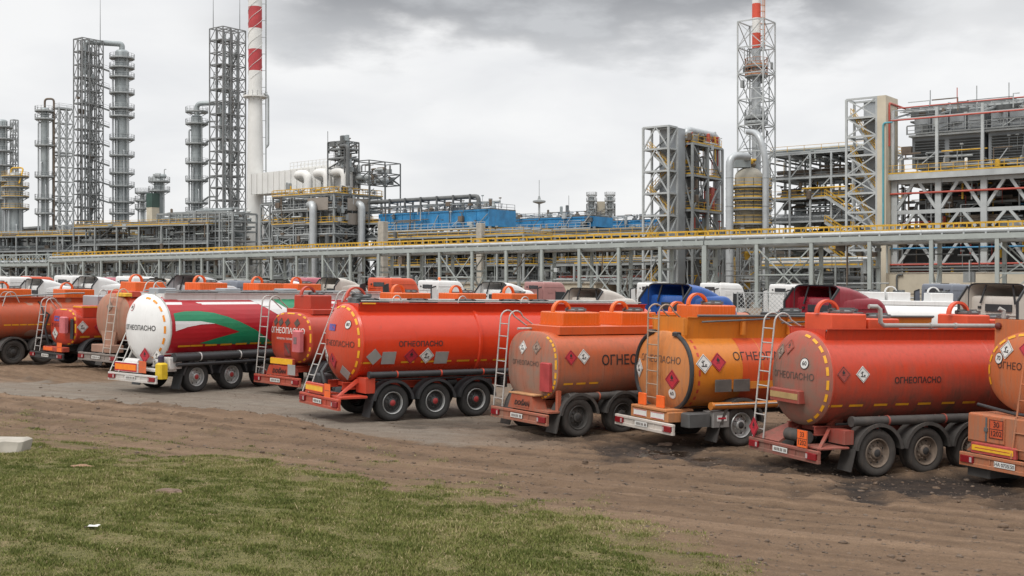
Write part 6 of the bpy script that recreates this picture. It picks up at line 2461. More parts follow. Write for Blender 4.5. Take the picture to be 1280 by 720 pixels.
def clutter(parent, rng, n, x0, x1, y0, y1, z0, z1, mats, big=1.0):
    "small vessels, exchangers, valves and pipe ends standing on a floor of a process frame"
    for _ in range(n):
        x = rng.uniform(x0, x1); y = rng.uniform(y0, y1)
        k = rng.random()
        mt = rng.choice(mats)
        if k < 0.35:
            r = rng.uniform(0.3, 0.75) * big; L = rng.uniform(1.5, 4) * big
            m = MB(); z = z0 + r + rng.uniform(0.1, 0.6)
            m.lathe([(0, 0), (r * 0.7, 0.1 * L * 0.5), (r, 0.12 * L), (r, 0.88 * L), (r * 0.7, 0.95 * L), (0, L)], 14, (min(x, x1 - L), y, z), 'x', cap=False)
            m.box(x + L * 0.2 - 0.1, x + L * 0.2 + 0.1, y - r * 0.6, y + r * 0.6, z0, z - r * 0.5)
            m.build('exchanger', mt, parent, True, 50)
        elif k < 0.6:
            r = rng.uniform(0.25, 0.6) * big; h = min((z1 - z0) * 0.85, rng.uniform(1.5, 4) * big)
            m = MB(); m.lathe([(r, 0), (r, h), (r * 0.7, h + r * 0.3), (0, h + r * 0.45)], 14, (x, y, z0))
            m.build('drum', mt, parent, True, 50)
        elif k < 0.85:
            pipe(parent, [(x, y, z0), (x, y, z0 + (z1 - z0) * rng.uniform(0.4, 0.9)), (min(x1, x + rng.uniform(1, 5)), y, z0 + (z1 - z0) * rng.uniform(0.5, 0.9))] if False else
                 [(x, y, z0), (x, y, z0 + (z1 - z0) * 0.7), (min(x1, x + rng.uniform(1.2, 5)), y, z0 + (z1 - z0) * 0.7)], rng.uniform(0.09, 0.2) * big, mt, n=7)
        else:
            m = MB(); w = rng.uniform(0.5, 1.2) * big
            m.cbox(x - w, x + w, y - w * 0.6, y + w * 0.6, z0, z0 + rng.uniform(0.8, 1.9) * big, 0.05)
            m.build('cabinet', mt, parent)


def pipework(parent, rng, x0, x1, y0, y1, z0, z1, n, mats=None, rmax=0.16, boxes=True):
    "the dense small-bore piping, cable trays, valves and lamps that fill a process frame"
    mats = mats or [STEEL, SILVER, STEEL_D, BROWN, STEEL_L, YEL]
    m = MB()
    for _ in range(n):
        m.mat(rng.randrange(len(mats)))
        x = rng.uniform(x0, x1); y = rng.uniform(y0, y1); z = rng.uniform(z0, z1)
        r = rng.uniform(0.05, rmax); k = rng.random() * (1 if boxes else 0.62)
        if k < 0.3:
            zz = min(z1, z + rng.uniform(1.5, 6)); xx = min(x1, max(x0, x + rng.uniform(-4, 4)))
            m.tube([(x, y, z), (x, y, zz), (xx, y, zz)], r, 5)
        elif k < 0.5:
            m.tube([(x, y, z), (min(x1, x + rng.uniform(2, 9)), y, z)], r, 5)
        elif k < 0.62:
            m.tube([(x, y, z), (x, min(y1, y + rng.uniform(2, 6)), z)], r, 5)
        elif k < 0.74:
            w = rng.uniform(0.2, 0.7); m.box(x - w, x + w, y - 0.3, y + 0.3, z, z + rng.uniform(0.3, 1.3))
        elif k < 0.84:
            xx = min(x1, x + rng.uniform(1.5, 3.5)); m.beam((x, y, z), (xx, y, min(z1, z + rng.uniform(1.5, 3.5))), 0.12)
        elif k < 0.93:
            h = rng.uniform(0.5, 1.8); m.lathe([(0, 0), (r * 3, 0.1), (r * 3, h), (0, h + 0.15)], 8, (x, y, z), cap=False)
        else:
            m.beam((x, y, z), (x, y, z + 1.8), 0.06); m.box(x - 0.2, x + 0.2, y - 0.15, y + 0.15, z + 1.8, z + 2.0)
    o = m.build('pipework', mats, parent, True, 40)
    o['kind'] = 'stuff'
    return o


# ---- the long pipe bridge in front of everything
def pipe_bridge(label, A, B, ztop, spacing, width, h_base, n_pipes, rng, rail='both', group=None, brace_every=2, post=0.44, lattice=False):
    A = Vector(A); B = Vector(B)
    L = (B - A).length
    ang = math.atan2(B.y - A.y, B.x - A.x)
    root = thing('pipe_bridge', label, 'pipe bridge', (A.x, A.y, GB), ang, group)
    H = ztop - GB
    n = max(2, round(L / spacing))
    for i in range(n + 1):
        x = L * i / n
        m = MB()
        for y in (0.2, width - 0.2):
            m.beam((x, y, 0), (x, y, H - 1.15), post, post * 0.8)
            m.box(x - 0.4, x + 0.4, y - 0.35, y + 0.35, 0, 0.4)
        for z in (H - 1.3, H - 4.2):
            m.beam((x, 0.2, z), (x, width - 0.2, z), 0.22, 0.3)
        if i % brace_every == 0:
            m.beam((x, 0.2, 0.4), (x, width - 0.2, H - 4.2), 0.16)
            m.beam((x, width - 0.2, 0.4), (x, 0.2, H - 4.2), 0.16)
        if i % 4 == 1 and i < n:
            x2 = x + L / n
            for y in (0.2, width - 0.2):
                m.beam((x, y, 0.4), (x2, y, H - 1.6), 0.15); m.beam((x2, y, 0.4), (x, y, H - 1.6), 0.15)
                m.beam((x, y, H * 0.45), (x2, y, H * 0.45), 0.16)
        m.build('trestle', STEEL_G, root, False)
    m = MB()
    for y in (0.1, width - 0.1):
        m.box(0, L, y - 0.12, y + 0.12, H - 1.15, H - 0.55)
    for i in range(n * 4 + 1):
        x = L * i / (n * 4)
        m.box(max(0, x - 0.08), x + 0.08, 0.23, width - 0.23, H - 1.05, H - 0.75)
    if lattice:
        k = n * 4
        for y in (0.1, width - 0.1):
            m.box(0, L, y - 0.1, y + 0.1, H + 1.3, H + 1.5)
            for i in range(k):
                x0, x1 = L * i / k, L * (i + 1) / k
                m.beam((x0, y, H - 0.5), (x0, y, H + 1.3), 0.12)
                m.beam((x0, y, H - 0.5 if i % 2 else H + 1.3), (x1, y, H + 1.3 if i % 2 else H - 0.5), 0.12)
    m.build('girder', STEEL_G, root, False)
    m = MB()
    m.box(0, L, 1.1, width - 0.25, H - 0.52, H - 0.42)
    d = m.build('deck', STEEL, root, False)
    if rail:
        q = MB()
        railing(q, [(0, 1.1, H - 0.42), (L, 1.1, H - 0.42)], 1.2, 1.5, 0.11)
        railing(q, [(0, width - 0.25, H - 0.42), (L, width - 0.25, H - 0.42)], 1.2, 1.5, 0.11)
        q.build('railing', YEL, d, False)
    ys = [0.55, 0.95]
    m = MB(); m.tube([(0, 0.48, H - 0.22), (L, 0.48, H - 0.22)], 0.27, 14)
    pp = m.build('pipe', SILVER, root)
    q = MB()
    for i in range(n * 3):
        x = L * (i + 0.5) / (n * 3)
        q.box(x - 0.09, x + 0.09, 0.08, 0.86, H - 0.545, H - 0.38)
        if i % 2:
            q.lathe([(0.28, -0.03), (0.305, -0.03), (0.305, 0.03), (0.28, 0.03)], 14, (x, 0.48, H - 0.22), 'x', cap=False)
    q.build('pipe_shoe', STEEL_L, pp, False)
    pipework(root, rng, 0.3, L - 0.3, 0.5, width - 0.4, 0.4, H - 1.6, int(L * 1.1), [STEEL_G, STEEL, SILVER_D, STEEL_D, STEEL_L, BROWN], 0.11)
    for j in range(n_pipes):
        r = rng.choice([0.1, 0.14, 0.2])
        m = MB(); y = 0.4 + (width - 0.8) * (j + 0.5) / n_pipes
        m.tube([(0, y, H - 1.15 - r), (L, y, H - 1.15 - r)], r, 8)
        m.build('pipe', rng.choice([SILVER, STEEL_L, STEEL_G, SILVER_D]), root)
    return root


prng = random.Random(11)
BR0, BR1, BR2 = (-99.7, 258.0), (25.0, 157.0), (72.0, 121.5)
pipe_bridge('long pipe bridge with yellow railing running from the far left to the stair tower', BR0, BR1, 10.75, 6.6, 3.4, 0, 3, prng, group='pipe bridges')
b2 = Vector(BR1) + (Vector(BR1) - Vector(BR0)).normalized() * 0.2
pipe_bridge('near pipe bridge with yellow railing on the right in front of the cream wall', (b2.x, b2.y), BR2, 10.75, 7.2, 3.4, 0, 3, prng, group='pipe bridges')
pipe_bridge('pipe bridge with lattice girder at the far left edge', (-150, 285), (-100.6, 262.5), 10.0, 8.0, 3.0, 0, 3, prng, rail=None, group='pipe bridges', lattice=True)


# ---- process racks: bays, floors, pipes and equipment
def process_rack(name, label, cat, px, Y, L, D, zs, bays, w=0.24, bend=None, pipes=6, eq=8, mats=None, rails=True, brace=None, ang=A37, seed=1, fine=None, mat_=STEEL, rmat=YEL, ybays=2, big=1.0, base_eq=True, group=None):
    rng = random.Random(seed)
    root = thing(name, label, cat, (PX(px, Y), Y, GB), ang, group)
    m = MB()
    xs = [L * i / bays for i in range(bays + 1)]
    ys = [D * i / (ybays - 1) for i in range(ybays)] if ybays > 1 else [0, D]
    frame(m, xs, ys, zs, w, brace=brace)
    m.build('steel_frame', mat_, root, False)
    mats = mats or [SILVER_D, STEEL, STEEL_D, BROWN]
    if fine:
        q = MB()
        for i in range(int(L / fine) + 1):
            q.beam((i * fine, -0.25, fine and zs[0]), (i * fine, -0.25, zs[-1]), 0.16)
        q.build('mullion', mat_, root, False)
    lo = [0] + list(zs[:-1])
    for k, z in enumerate(zs):
        last = k == len(zs) - 1
        if rails and k < len(zs):
            deck(root, 0.1, L - 0.1, 0.2, D - 0.2, z - 0.05 + w * 0.45, 'fr' if not last else 'frb', mat_, rmat if k % 2 else STEEL_D, 0.1, 2.4)
        for j in range(pipes):
            r = rng.choice([0.1, 0.14, 0.2, 0.28]) * big
            y = D * (j + 0.5) / pipes
            mm = MB(); x0 = rng.choice([0, 0, L * rng.random() * 0.5]); x1 = rng.choice([L, L, L * (0.6 + 0.4 * rng.random())])
            zz = z + w * 0.5 + 0.2 + r
            if j % 2:
                zz += 0.55
            mm.tube([(x0, y, zz), (x1, y, zz)], r, 7)
            mm.build('pipe', rng.choice(mats), root)
    for k, z in enumerate(lo):
        if k == 0 and not base_eq:
            continue
        clutter(root, rng, eq, 0.5, L - 1, D * 0.2, D * 0.8, z + w * 0.6 + 0.1, zs[k], mats, big)
    pipework(root, rng, 0.1, L - 0.1, -0.3, D * 0.8, 0.3, zs[-1] + 0.4, int(L * zs[-1] * 0.55), [STEEL, SILVER_D, STEEL_D, BROWN, STEEL_L, BROWN, STEEL_G] + ([YEL] if big > 1 else []))
    return root


G_R = 'process racks behind the pipe bridge'
# far left, low
process_rack('process_rack', 'low brown rack of exchangers behind the bridge at the far left', 'process rack', -30, 285, 42, 8, [4.5, 8.0, 11.0, 14.5], 7, 0.3, pipes=5, eq=7, mats=[SILVER_D, STEEL, BROWN, BROWN, STEEL_D], seed=21, ybays=3, group=G_R, ang=R(-20))
process_rack('process_rack', 'rack with rows of brown pipe ends below the twin tall columns', 'process rack', 92, 268, 36, 8, [5.0, 8.5, 12.0, 16.0], 6, 0.3, pipes=6, eq=8, mats=[SILVER_D, STEEL, BROWN, BROWN, STEEL_D], seed=22, ybays=3, group=G_R, ang=R(-22))
process_rack('process_rack', 'grey rack with many close uprights left of the white chimney foot', 'process rack', 197, 262, 19.5, 9, [4.0, 7.5, 10.5, 12.6, 14.7, 16.8, 18.6], 6, 0.38, pipes=6, eq=5, mats=[STEEL, SILVER_D, STEEL, STEEL_L], seed=23, fine=1.7, ybays=3, rails=False, group=G_R, ang=R(-22))
process_rack('process_rack', 'rack full of pipes standing between furnace block and blue coolers', 'process rack', 452, 235, 14, 8, [4, 8, 12, 15], 3, 0.35, pipes=5, eq=6, seed=24, ybays=3, brace='x', group=G_R)
# centre, under the blue coolers
process_rack('process_rack', 'long dark rack under the nearer blue cooler', 'process rack', 472, 225, 34, 9, [3.6, 6.4, 9.2, 11.6], 6, 0.3, pipes=6, eq=12, mats=[BROWN, STEEL_D, SILVER_D, STEEL_D, STEEL], seed=25, ybays=3, group=G_R)
process_rack('process_rack', 'long dark rack under the farther blue cooler', 'process rack', 604, 235, 46, 9, [3.6, 6.6, 9.4, 12.0], 8, 0.3, pipes=6, eq=14, mats=[BROWN, STEEL_D, SILVER_D, STEEL_D, STEEL], seed=26, ybays=3, group=G_R)
process_rack('process_rack', 'rack with small pumps and drums under the bridge left of the stair tower', 'process rack', 690, 196, 22, 7, [3.2, 6.2], 5, 0.32, pipes=5, eq=14, mats=[BROWN, STEEL_D, SILVER, REDPIPE, STEEL], seed=27, group=G_R, rails=True)
# right of the flare tower
r = process_rack('process_structure', 'open process structure with rails on every floor between flare tower and right stair tower', 'process structure', 962, 190, 17.0, 12, [4.2, 8.6, 12.8, 16.4, 19.6, 23.4], 5, 0.28, pipes=6, eq=7, mats=[BROWN, SILVER_D, STEEL, SILVER, STEEL_D], seed=28, ybays=3, brace=lambda f, i, k: ('/' if (i + k) % 3 == 0 else None), big=1.25, mat_=STEEL_L)
for i in range(3):
    vessel(r, 3 + 4.5 * i, 5, 0.3, 15.5 - 2 * i, 1.0, [SILVER_D, STEEL_D, CREAM][i], 'column')
m = MB()
for i in range(14):
    m.beam((0.2 + 16.6 * i / 13, -0.6, 22.2 + (i % 2) * 0.4), (0.2 + 16.6 * i / 13, 12.4, 22.2 + (i % 2) * 0.4), 0.22)
for i in range(6):
    m.beam((-0.4, 0.2 + 2.3 * i, 23.7), (17.4, 0.2 + 2.3 * i, 23.7), 0.22)
m.build('roof_grid', STEEL_L, r, False)
stairs_zigzag(r, 9.5, 15.5, -0.9, 0.9, 0.5, 17, 4.0, True)
process_rack('process_rack', 'grey pipe manifold behind the bridge below the process structure', 'process rack', 950, 160, 14, 5, [2.6, 5.2], 4, 0.3, pipes=6, eq=12, mats=[STEEL_L, SILVER, STEEL_G, SILVER_D], seed=29, group=G_R, rails=True)


# ---- columns and lattice towers on the left
def lattice_tower(label, px, Y, wf, ws, ytop, nlev, nx=2, ny=2, stair=True, mast=(), group='lattice towers'):
    w, d = dims(px, Y, wf, ws)
    root = block('lattice_tower', label, 'tower', px, Y, group)
    H = zl(ytop, Y)
    xs = [w * i / nx for i in range(nx + 1)]; ys = [d * i / ny for i in range(ny + 1)]
    zs = [H * (i + 1) / nlev for i in range(nlev)]
    m = MB()
    frame(m, xs, ys, zs, 0.24, faces='frb' if stair else 'frlb', brace=(lambda f, i, k: '/' if (i + k) % 2 else '\\') if stair else 'x', bw=0.12)
    m.build('steel_frame', surf('tower_steel', (0.20, 0.205, 0.205), 0.6, 0.25, 0.5, rust=0.15) if stair else STEEL_L, root, False)
    if stair:
        for k in range(nlev):
            if k % 2 == 0:
                m = MB()
                m.box(0.1, w * 0.6, 0.1, d * 0.6, zs[k] + 0.16, zs[k] + 0.28)
                m.build('landing', STEEL, root, False)
        stairs_zigzag(root, 0.4, w - 0.4, d * 0.5, 0.9, 0.5, H - 2, H / nlev * 2, False, STEEL, STEEL_L)
        for a, b, r_ in ((w * 0.3, d * 0.7, 0.35), (w * 0.7, d * 0.8, 0.28), (w * 0.75, d * 0.25, 0.22)):
            pipe(root, [(a, b, 0.2), (a, b, H - 1.5)], r_ * 0.8, SILVER_D, n=8)
        pipework(root, random.Random(int(px)), 0, w, 0, d, 1, H - 3, int(H * 1.2), [STEEL, STEEL_D, SILVER_D, STEEL_L, BROWN], 0.12)
    for i, (a, b, hh) in enumerate(mast):
        m = MB(); m.tube([(w * a, d * b, H), (w * a, d * b, H + hh)], [0.1, 0.04], 6); m.build('lightning_rod', STEEL_D, root)
    return root, w, d, H


def tall_column(label, px, Y, rpx, ytop, plats, mat_=SILVER_D, y0=None, extra=None, rails=STEEL_L, half=None):
    r = rpx / (F / Y)
    root = thing('distillation_column', label, 'column', (PX(px, Y), Y, GB), 0, 'distillation columns')
    H = zl(ytop, Y)
    vessel(root, 0, 0, 0.1, H, r, mat_, 'shell')
    for py in plats:
        ring_platform(root, 0, 0, zl(py, Y), r * 1.02, r + 1.35, STEEL, rails)
    m = MB()
    for sg in (-0.25, 0.25):
        m.beam((r * 0.75 + 0.6, -r * 0.75 - 0.5 + sg, 0.5), (r * 0.75 + 0.6, -r * 0.75 - 0.5 + sg, H), 0.07)
    for i in range(int(H / 0.6)):
        m.beam((r * 0.75 + 0.6, -r * 0.75 - 0.75, 0.6 * i + 0.5), (r * 0.75 + 0.6, -r * 0.75 - 0.25, 0.6 * i + 0.5), 0.04)
    m.build('ladder', STEEL_L, root, False)
    for a, rr, f in ((200, 0.22, 0.93), (255, 0.16, 0.72), (300, 0.18, 0.6), (330, 0.13, 0.85)):
        c, s = math.cos(R(a)), math.sin(R(a))
        pipe(root, [(c * (r + 0.45), s * (r + 0.45), 0.3), (c * (r + 0.45), s * (r + 0.45), H * f), (c * r * 0.6, s * r * 0.6, H * f + 0.0)], rr, SILVER, n=7)
    return root, r, H


# twin at px 92-168
root, w, d, H = lattice_tower('tall dark lattice stair tower left of the tallest platformed column', 92, 300, 10, 25, 49, 20, 2, 3, True, [(0.9, 0.9, 12)])
c1, rc, Hc = tall_column('tallest grey column with many ring platforms on the left', 152.5, 305, 8.6, 66, [74, 86, 98, 118, 137, 147, 175, 196, 218, 234, 254, 268])
yb = 305
for py in (62,):
    pipe(c1, [(0, 0, Hc + rc * 0.4), (0, 0, Hc + 2.2), (-8.5, -3, Hc + 2.2), (-8.5, -3, Hc - 6)], 0.7, SILVER_D, 1.6)
for py in (90, 112, 139, 160, 184, 208, 232, 254):
    z = zl(py, 305)
    m = MB()
    m.beam((-8.2, -3.2, z + 1.8), (-rc - 1.2, -0.6, z), 0.5, 0.25)
    b = m.build('gangway', STEEL, c1, False)
    q = MB(); railing(q, [(-8.2, -3.5, z + 1.9), (-rc - 1.2, -0.9, z + 0.1)], 1.1, 2, 0.06); q.build('railing', STEEL_L, b, False)
# tower + slim column at px 45-90
root, w, d, H = lattice_tower('pale lattice frame beside the slim column on the far left', 66, 292, 7, 17, 136, 13, 1, 2, False)
for k in range(4):
    deck(root, 0.2, w - 0.2, 0.2, d - 0.2, H * (k + 1) / 4, 'frbl', STEEL, STEEL_L)
c2, rc2, Hc2 = tall_column('slim grey column with ladder platforms beside the pale lattice frame', 56, 290, 5, 137, [140, 150, 183, 222, 250, 268], half=True)
pipe(c2, [(0, 0, Hc2), (0, 0, Hc2 + 2.6), (2.2, 0, Hc2 + 2.6), (2.2, 0, Hc2 - 8), (2.2, 0, 3)], 0.25, BROWN, 0.8)
st = block('stair_tower', 'small grey braced stair tower in front of the slim column', 'stair tower', 72, 278)
w, d = dims(72, 278, 6, 12)
m = MB(); frame(m, [0, w], [0, d], [3.4 * (k + 1) for k in range(5)], 0.28, brace='x', bw=0.18); m.build('steel_frame', STEEL_L, st, False)
m = MB(); m.box(0.25, 0.35, 0.2, d - 0.2, 0, 17); m.box(0.4, w - 0.2, d - 0.35, d - 0.25, 0, 17); m.build('back_wall', GALV, st, False)
# far-left vessel cluster px 0-35
c3, rc3, Hc3 = tall_column('grey column with platforms at the left edge of the photo', 3, 300, 6, 152, [160, 175, 190, 208, 228, 250])
c4, rc4, Hc4 = tall_column('wide squat vessel with yellow pipes beside the left edge column', 19, 292, 9.5, 220, [222, 235, 247, 262], SILVER_D, rails=YEL)
pipe(c4, [(-1, 0, Hc4), (-1, 0, Hc4 + 2), (2.0, 0, Hc4 + 2), (2.0, -2.5, Hc4 - 2)], 0.2, YEL, 0.8)
root, w, d, H = lattice_tower('narrow lattice ladder frame beside the left edge column', 13, 304, 3, 6, 150, 12, 1, 1, False)
# small group px 165-212
c5, rc5, Hc5 = tall_column('short grey column with crowded top platform right of the tallest column', 199, 300, 6.5, 226, [228, 240], SILVER_D)
clutter(c5, random.Random(4), 6, -2, 2, -1, 1, Hc5, Hc5 + 4, [STEEL, SILVER_D, STEEL_L])
c6, rc6, Hc6 = tall_column('thin pipe column between the tallest and the short column', 178, 305, 2.5, 240, [242, 252, 262], STEEL_L)
bb = thing('storage_box', 'cream and dark green cabinet tower beside the short column', 'cabinet', (PX(183, 298), 298, GB), A37)
m = MB(); m.box(0, 2.2, 0, 2.2, 0, 22.5); m.build('body', CREAM, bb, False)
m = MB(); m.box(-0.05, 2.25, -0.05, 2.25, 22.52, 26); m.build('top', surf('dark_green_panel', (0.05, 0.09, 0.075), 0.6, 0.2, 0.5), bb, False)
# px 235-308
c7, rc7, Hc7 = tall_column('grey column with bent top pipe left of the dark double lattice tower', 246, 290, 7.0, 147, [141, 156, 181, 205, 227, 255, 266])
pipe(c7, [(0, 0, Hc7 + 0.5), (0, 0, Hc7 + 3.4), (6.3, -1, Hc7 + 3.4), (6.3, -1, Hc7 - 8)], 0.6, SILVER_D, 1.5)
for py in (158, 182, 206, 228, 252):
    z = zl(py, 290)
    pipe(c7, [(rc7, 0, z), (rc7 + 1.5, 0, z + 1.2), (4.6, 0, z + 1.2)], 0.22, STEEL, n=7)
root, w, d, H = lattice_tower('dark double lattice tower with stairs left of the red and white chimney', 262, 285, 16, 28, 36, 22, 2, 3, True, [(0.1, 0.1, 9), (0.9, 0.8, 9)])

# ---- chimney
ch = thing('chimney', 'tall white chimney with two red bands and spiral strakes', 'chimney', (PX(319, 270), 270, GB), 0)
s = F / 270
m = MB()
ztp = zl(-60, 270)
rb, rt = 12 / s, 8.4 / s


def chr_(z):
    return rt + (rb - rt) * max(0.0, 1 - z / zl(120, 270)) ** 0.8


bands = [(0, zl(89, 270), 0), (zl(89, 270), zl(62, 270), 1), (zl(62, 270), zl(36, 270), 0), (zl(36, 270), zl(9, 270), 1), (zl(9, 270), zl(-18, 270), 0), (zl(-18, 270), zl(-44, 270), 1), (zl(-44, 270), ztp, 0)]
for z0, z1, k in bands:
    q = MB()
    n = 8 if z0 == 0 else 2
    q.lathe([(chr_(z0 + (z1 - z0) * i / n), z0 + (z1 - z0) * i / n) for i in range(n + 1)], 36, cap=(z1 == ztp))
    q.build('shaft' if k == 0 else 'red_band', [WHITEP, REDP][k], ch, True, 30)
for f in range(3):
    q = MB(); pts = []
    z0, z1 = zl(100, 270), ztp - 1
    for i in range(90):
        t = i / 89; a = 2 * PI * (t * 3.4 + f / 3)
        z = z0 + (z1 - z0) * t
        pts.append(((chr_(z) + 0.06) * math.cos(a), (chr_(z) + 0.06) * math.sin(a), z))
    q.tube(pts, 0.05, 5); q.build('strake', WHITEP, ch)
ring_platform(ch, 0, 0, zl(122, 270), chr_(zl(122, 270)), chr_(zl(122, 270)) + 1.2, WHITEP, WHITEP)
q = MB()
for sg in (-0.35, 0.35):
    q.beam((rt + 0.9, sg, zl(255, 270)), (rt + 0.9, sg, ztp - 2), 0.12)
for i in range(90):
    z = zl(255, 270) + i * 0.75
    if z < ztp - 2:
        q.beam((rt + 0.9, -0.35, z), (rt + 0.9, 0.35, z), 0.06)
    if i % 5 == 0 and z < ztp - 3:
        q.beam((rt * 0.9, 0, z), (rt + 0.9, 0, z), 0.1)
q.build('ladder', STEEL, ch, False)
pipe(ch, [(-rb - 0.5, -1.5, 0.5), (-rb - 0.3, -1.5, zl(285, 270)), (-rb + 0.9, -1.5, zl(265, 270))], 0.5, WHITEP, 1.5)
pipe(ch, [(rb + 0.5, -1, zl(185, 270)), (rb + 1.0, -1, zl(182, 270)), (rb + 1.0, -1, zl(120, 270)), (rb, -1, zl(118, 270))], 0.22, STEEL, 0.6)

# ---- furnace block with its white duct
FY = 240.0
fb = block('furnace_block', 'grey furnace block with yellow rails, silver bent pipes and white duct to the chimney', 'furnace', 352, FY)
w, d = dims(352, FY, 62, 50)
H1 = zl(248, FY)
fl = [zl(310, FY), zl(297, FY), zl(283, FY), zl(266, FY), H1]
m = MB(); m.box(0.8, w - 0.8, 0.8, d - 0.8, 0, H1 - 0.5); m.build('furnace_wall', surf('furnace_grey', (0.29, 0.31, 0.33), 0.6, 0.2, 0.3, rust=0.1), fb, False)
m = MB()
for i in range(10):
    x = 0.8 + (w - 1.6) * i / 9
    m.box(x - 0.12, x + 0.12, 0.5, 0.795, 0, H1 - 0.6)
for i in range(10):
    y = 0.8 + (d - 1.6) * i / 9
    m.box(w - 0.795, w - 0.5, y - 0.12, y + 0.12, 0, H1 - 0.6)
for z in [1.5 + 2.1 * i for i in range(int(H1 / 2.1))]:
    m.box(0.6, w - 0.6, 0.6, 0.79, z - 0.1, z + 0.1); m.box(w - 0.79, w - 0.6, 0.6, d - 0.6, z - 0.1, z + 0.1)
m.build('buttress', STEEL, fb, False)
m = MB(); frame(m, [-1.2, w / 3, 2 * w / 3, w + 1.2], [-1.2, d / 2, d + 1.2], fl, 0.34, brace=lambda f, i, k: 'x' if (i == 0 and k < 4) else None); m.build('steel_frame', STEEL, fb, False)
for z in fl[1:]:
    for nm, a in (('f', (-1.2, w + 1.2, -1.5, 0.45)), ('r', (w - 0.45, w + 1.6, -1.5, d + 1.2))):
        deck(fb, a[0], a[1], a[2], a[3], z + 0.15, 'f' if nm == 'f' else 'r', STEEL, YEL if z in (fl[2], H1) else STEEL_L, 0.12, 1.5)
m = MB(); m.box(w + 1.62, w + 1.70, 2, 8, fl[3], fl[3] + 2.4)
BGS = surf('brown_grey_sheet', (0.25, 0.22, 0.19), 0.7, 0.15, 0.4)
m.build('wind_screen', BGS, fb, False)
m = MB(); m.box(w + 1.62, w + 1.7, 2, 8, fl[2], fl[2] + 2.2); m.build('wind_screen', BGS, fb, False)
m = MB(); m.box(w * 0.62, w, -1.62, -1.54, fl[3], fl[3] + 2.4); m.build('wind_screen', BGS, fb, False)
# roof equipment
for i, x in enumerate((w * 0.25, w * 0.62, w * 0.95)):
    pipe(fb, [(x, d * 0.35, H1), (x, d * 0.35, H1 + 5.0), (x - 3.6, d * 0.35, H1 + 5.0), (x - 4.4, d * 0.35 + 2.8, H1 + 4.4)], 0.85, WHITEP, 2.2, 16, 'flue')
    m = MB(); m.lathe([(1.5, 0), (0.9, 1.4)], 18, (x, d * 0.35, H1 + 0.3)); m.build('flue_hood', WHITEP, fb)
m = MB()
xa, xb_ = -25.5, w * 0.95
ya, za0, za1 = 14.2, zl(243, 266), zl(217, 266)
m.add([(xa, ya, za0), (xb_, d * 0.42, H1 + 1.8), (xb_, d * 0.75, H1 + 1.8), (xa, ya + 4.4, za0), (xa, ya, za1), (xb_, d * 0.42, H1 + 6.4), (xb_, d * 0.75, H1 + 6.4), (xa, ya + 4.4, za1)],
      [(0, 3, 2, 1), (4, 5, 6, 7), (0, 1, 5, 4), (1, 2, 6, 5), (2, 3, 7, 6), (3, 0, 4, 7)])
for i in range(16):
    t = i / 16
    x = xa + (xb_ - xa) * t
    y0 = ya + (d * 0.42 - ya) * t
    m.beam((x, y0 - 0.1, za0 + (H1 + 1.8 - za0) * t), (x, y0 - 0.1, za1 + (H1 + 6.4 - za1) * t), 0.25)
du = m.build('duct', WHITEP, fb, False)
m = MB()
for oy in (0.3, 3.2):
    pr = [(xa + (xb_ - xa) * t, ya + (d * 0.42 - ya) * t + oy, za1 + (H1 + 6.4 - za1) * t) for t in (0.42, 0.80)]
    railing(m, pr, 1.5, 1.5, 0.09)
m.build('railing', WHITEP, du, False)
for x in (w * 0.2, w * 0.7, w):
    clutter(fb, random.Random(int(x * 10)), 5, x - 1.5, x + 1.5, 0, d * 0.3, H1 + 0.3, H1 + 1.8, [YEL, BROWN, STEEL, STEEL_L], 0.7)
m = MB(); railing(m, [(-1.2, -1.2, H1 + 0.3), (w + 1.2, -1.2, H1 + 0.3), (w + 1.2, d + 1.2, H1 + 0.3)], 1.2, 1.2, 0.09); m.build('railing', YEL, fb, False)
for x in (w * 0.78,):
    pipe(fb, [(x - 2.5, -1.0, zl(259, FY)), (x, -2.4, zl(259, FY)), (x, -2.4, 1.5)], 0.75, SILVER, 1.5, 12)
pipe(fb, [(w + 0.5, d * 0.45, zl(258, FY)), (w + 2.6, d * 0.45, zl(258, FY)), (w + 2.6, d * 0.45, 1.5)], 0.75, SILVER, 1.5, 12)
# top tower on the block, px 402-435, and the frame to its right
tw = [w * 0.66, w * 0.66 + 4.6]
m = MB(); frame(m, tw, [d * 0.3, d * 0.3 + 4], [H1 + 5.6, H1 + 7.4, H1 + 9.2, H1 + 10.8], 0.2, base=H1, brace=lambda f, i, k: '/' if k % 2 else None); m.build('top_frame', STEEL_D, fb, False)
for k, z in enumerate((7.4, 9.2)):
    deck(fb, tw[0], tw[1], d * 0.3, d * 0.3 + 4, H1 + z, 'fr', STEEL_D, STEEL)
clutter(fb, random.Random(9), 9, tw[0], tw[1], d * 0.3, d * 0.3 + 3.5, H1 + 7.6, H1 + 9.1, [BROWN, STEEL_D, STEEL, BROWN], 0.6)
pipework(fb, random.Random(3), tw[0], tw[1], d * 0.3, d * 0.3 + 4, H1 + 4, H1 + 10.8, 60, [STEEL_D, STEEL, BROWN, SILVER_D])
pipework(fb, random.Random(4), -0.5, w + 3, -0.8, d * 0.9, H1 + 0.3, H1 + 1.6, 60, [STEEL, BROWN, SILVER_D, YEL, STEEL_L, STEEL_D, SILVER])
pipework(fb, random.Random(6), -1.0, w + 1, -1.6, -0.7, 0.5, H1, 130, [STEEL, BROWN, SILVER_D, STEEL_L, STEEL_D, SILVER])
pipework(fb, random.Random(7), w + 0.6, w + 1.6, -1, d, 0.5, H1, 130, [STEEL, BROWN, SILVER_D, STEEL_L, STEEL_D, SILVER])
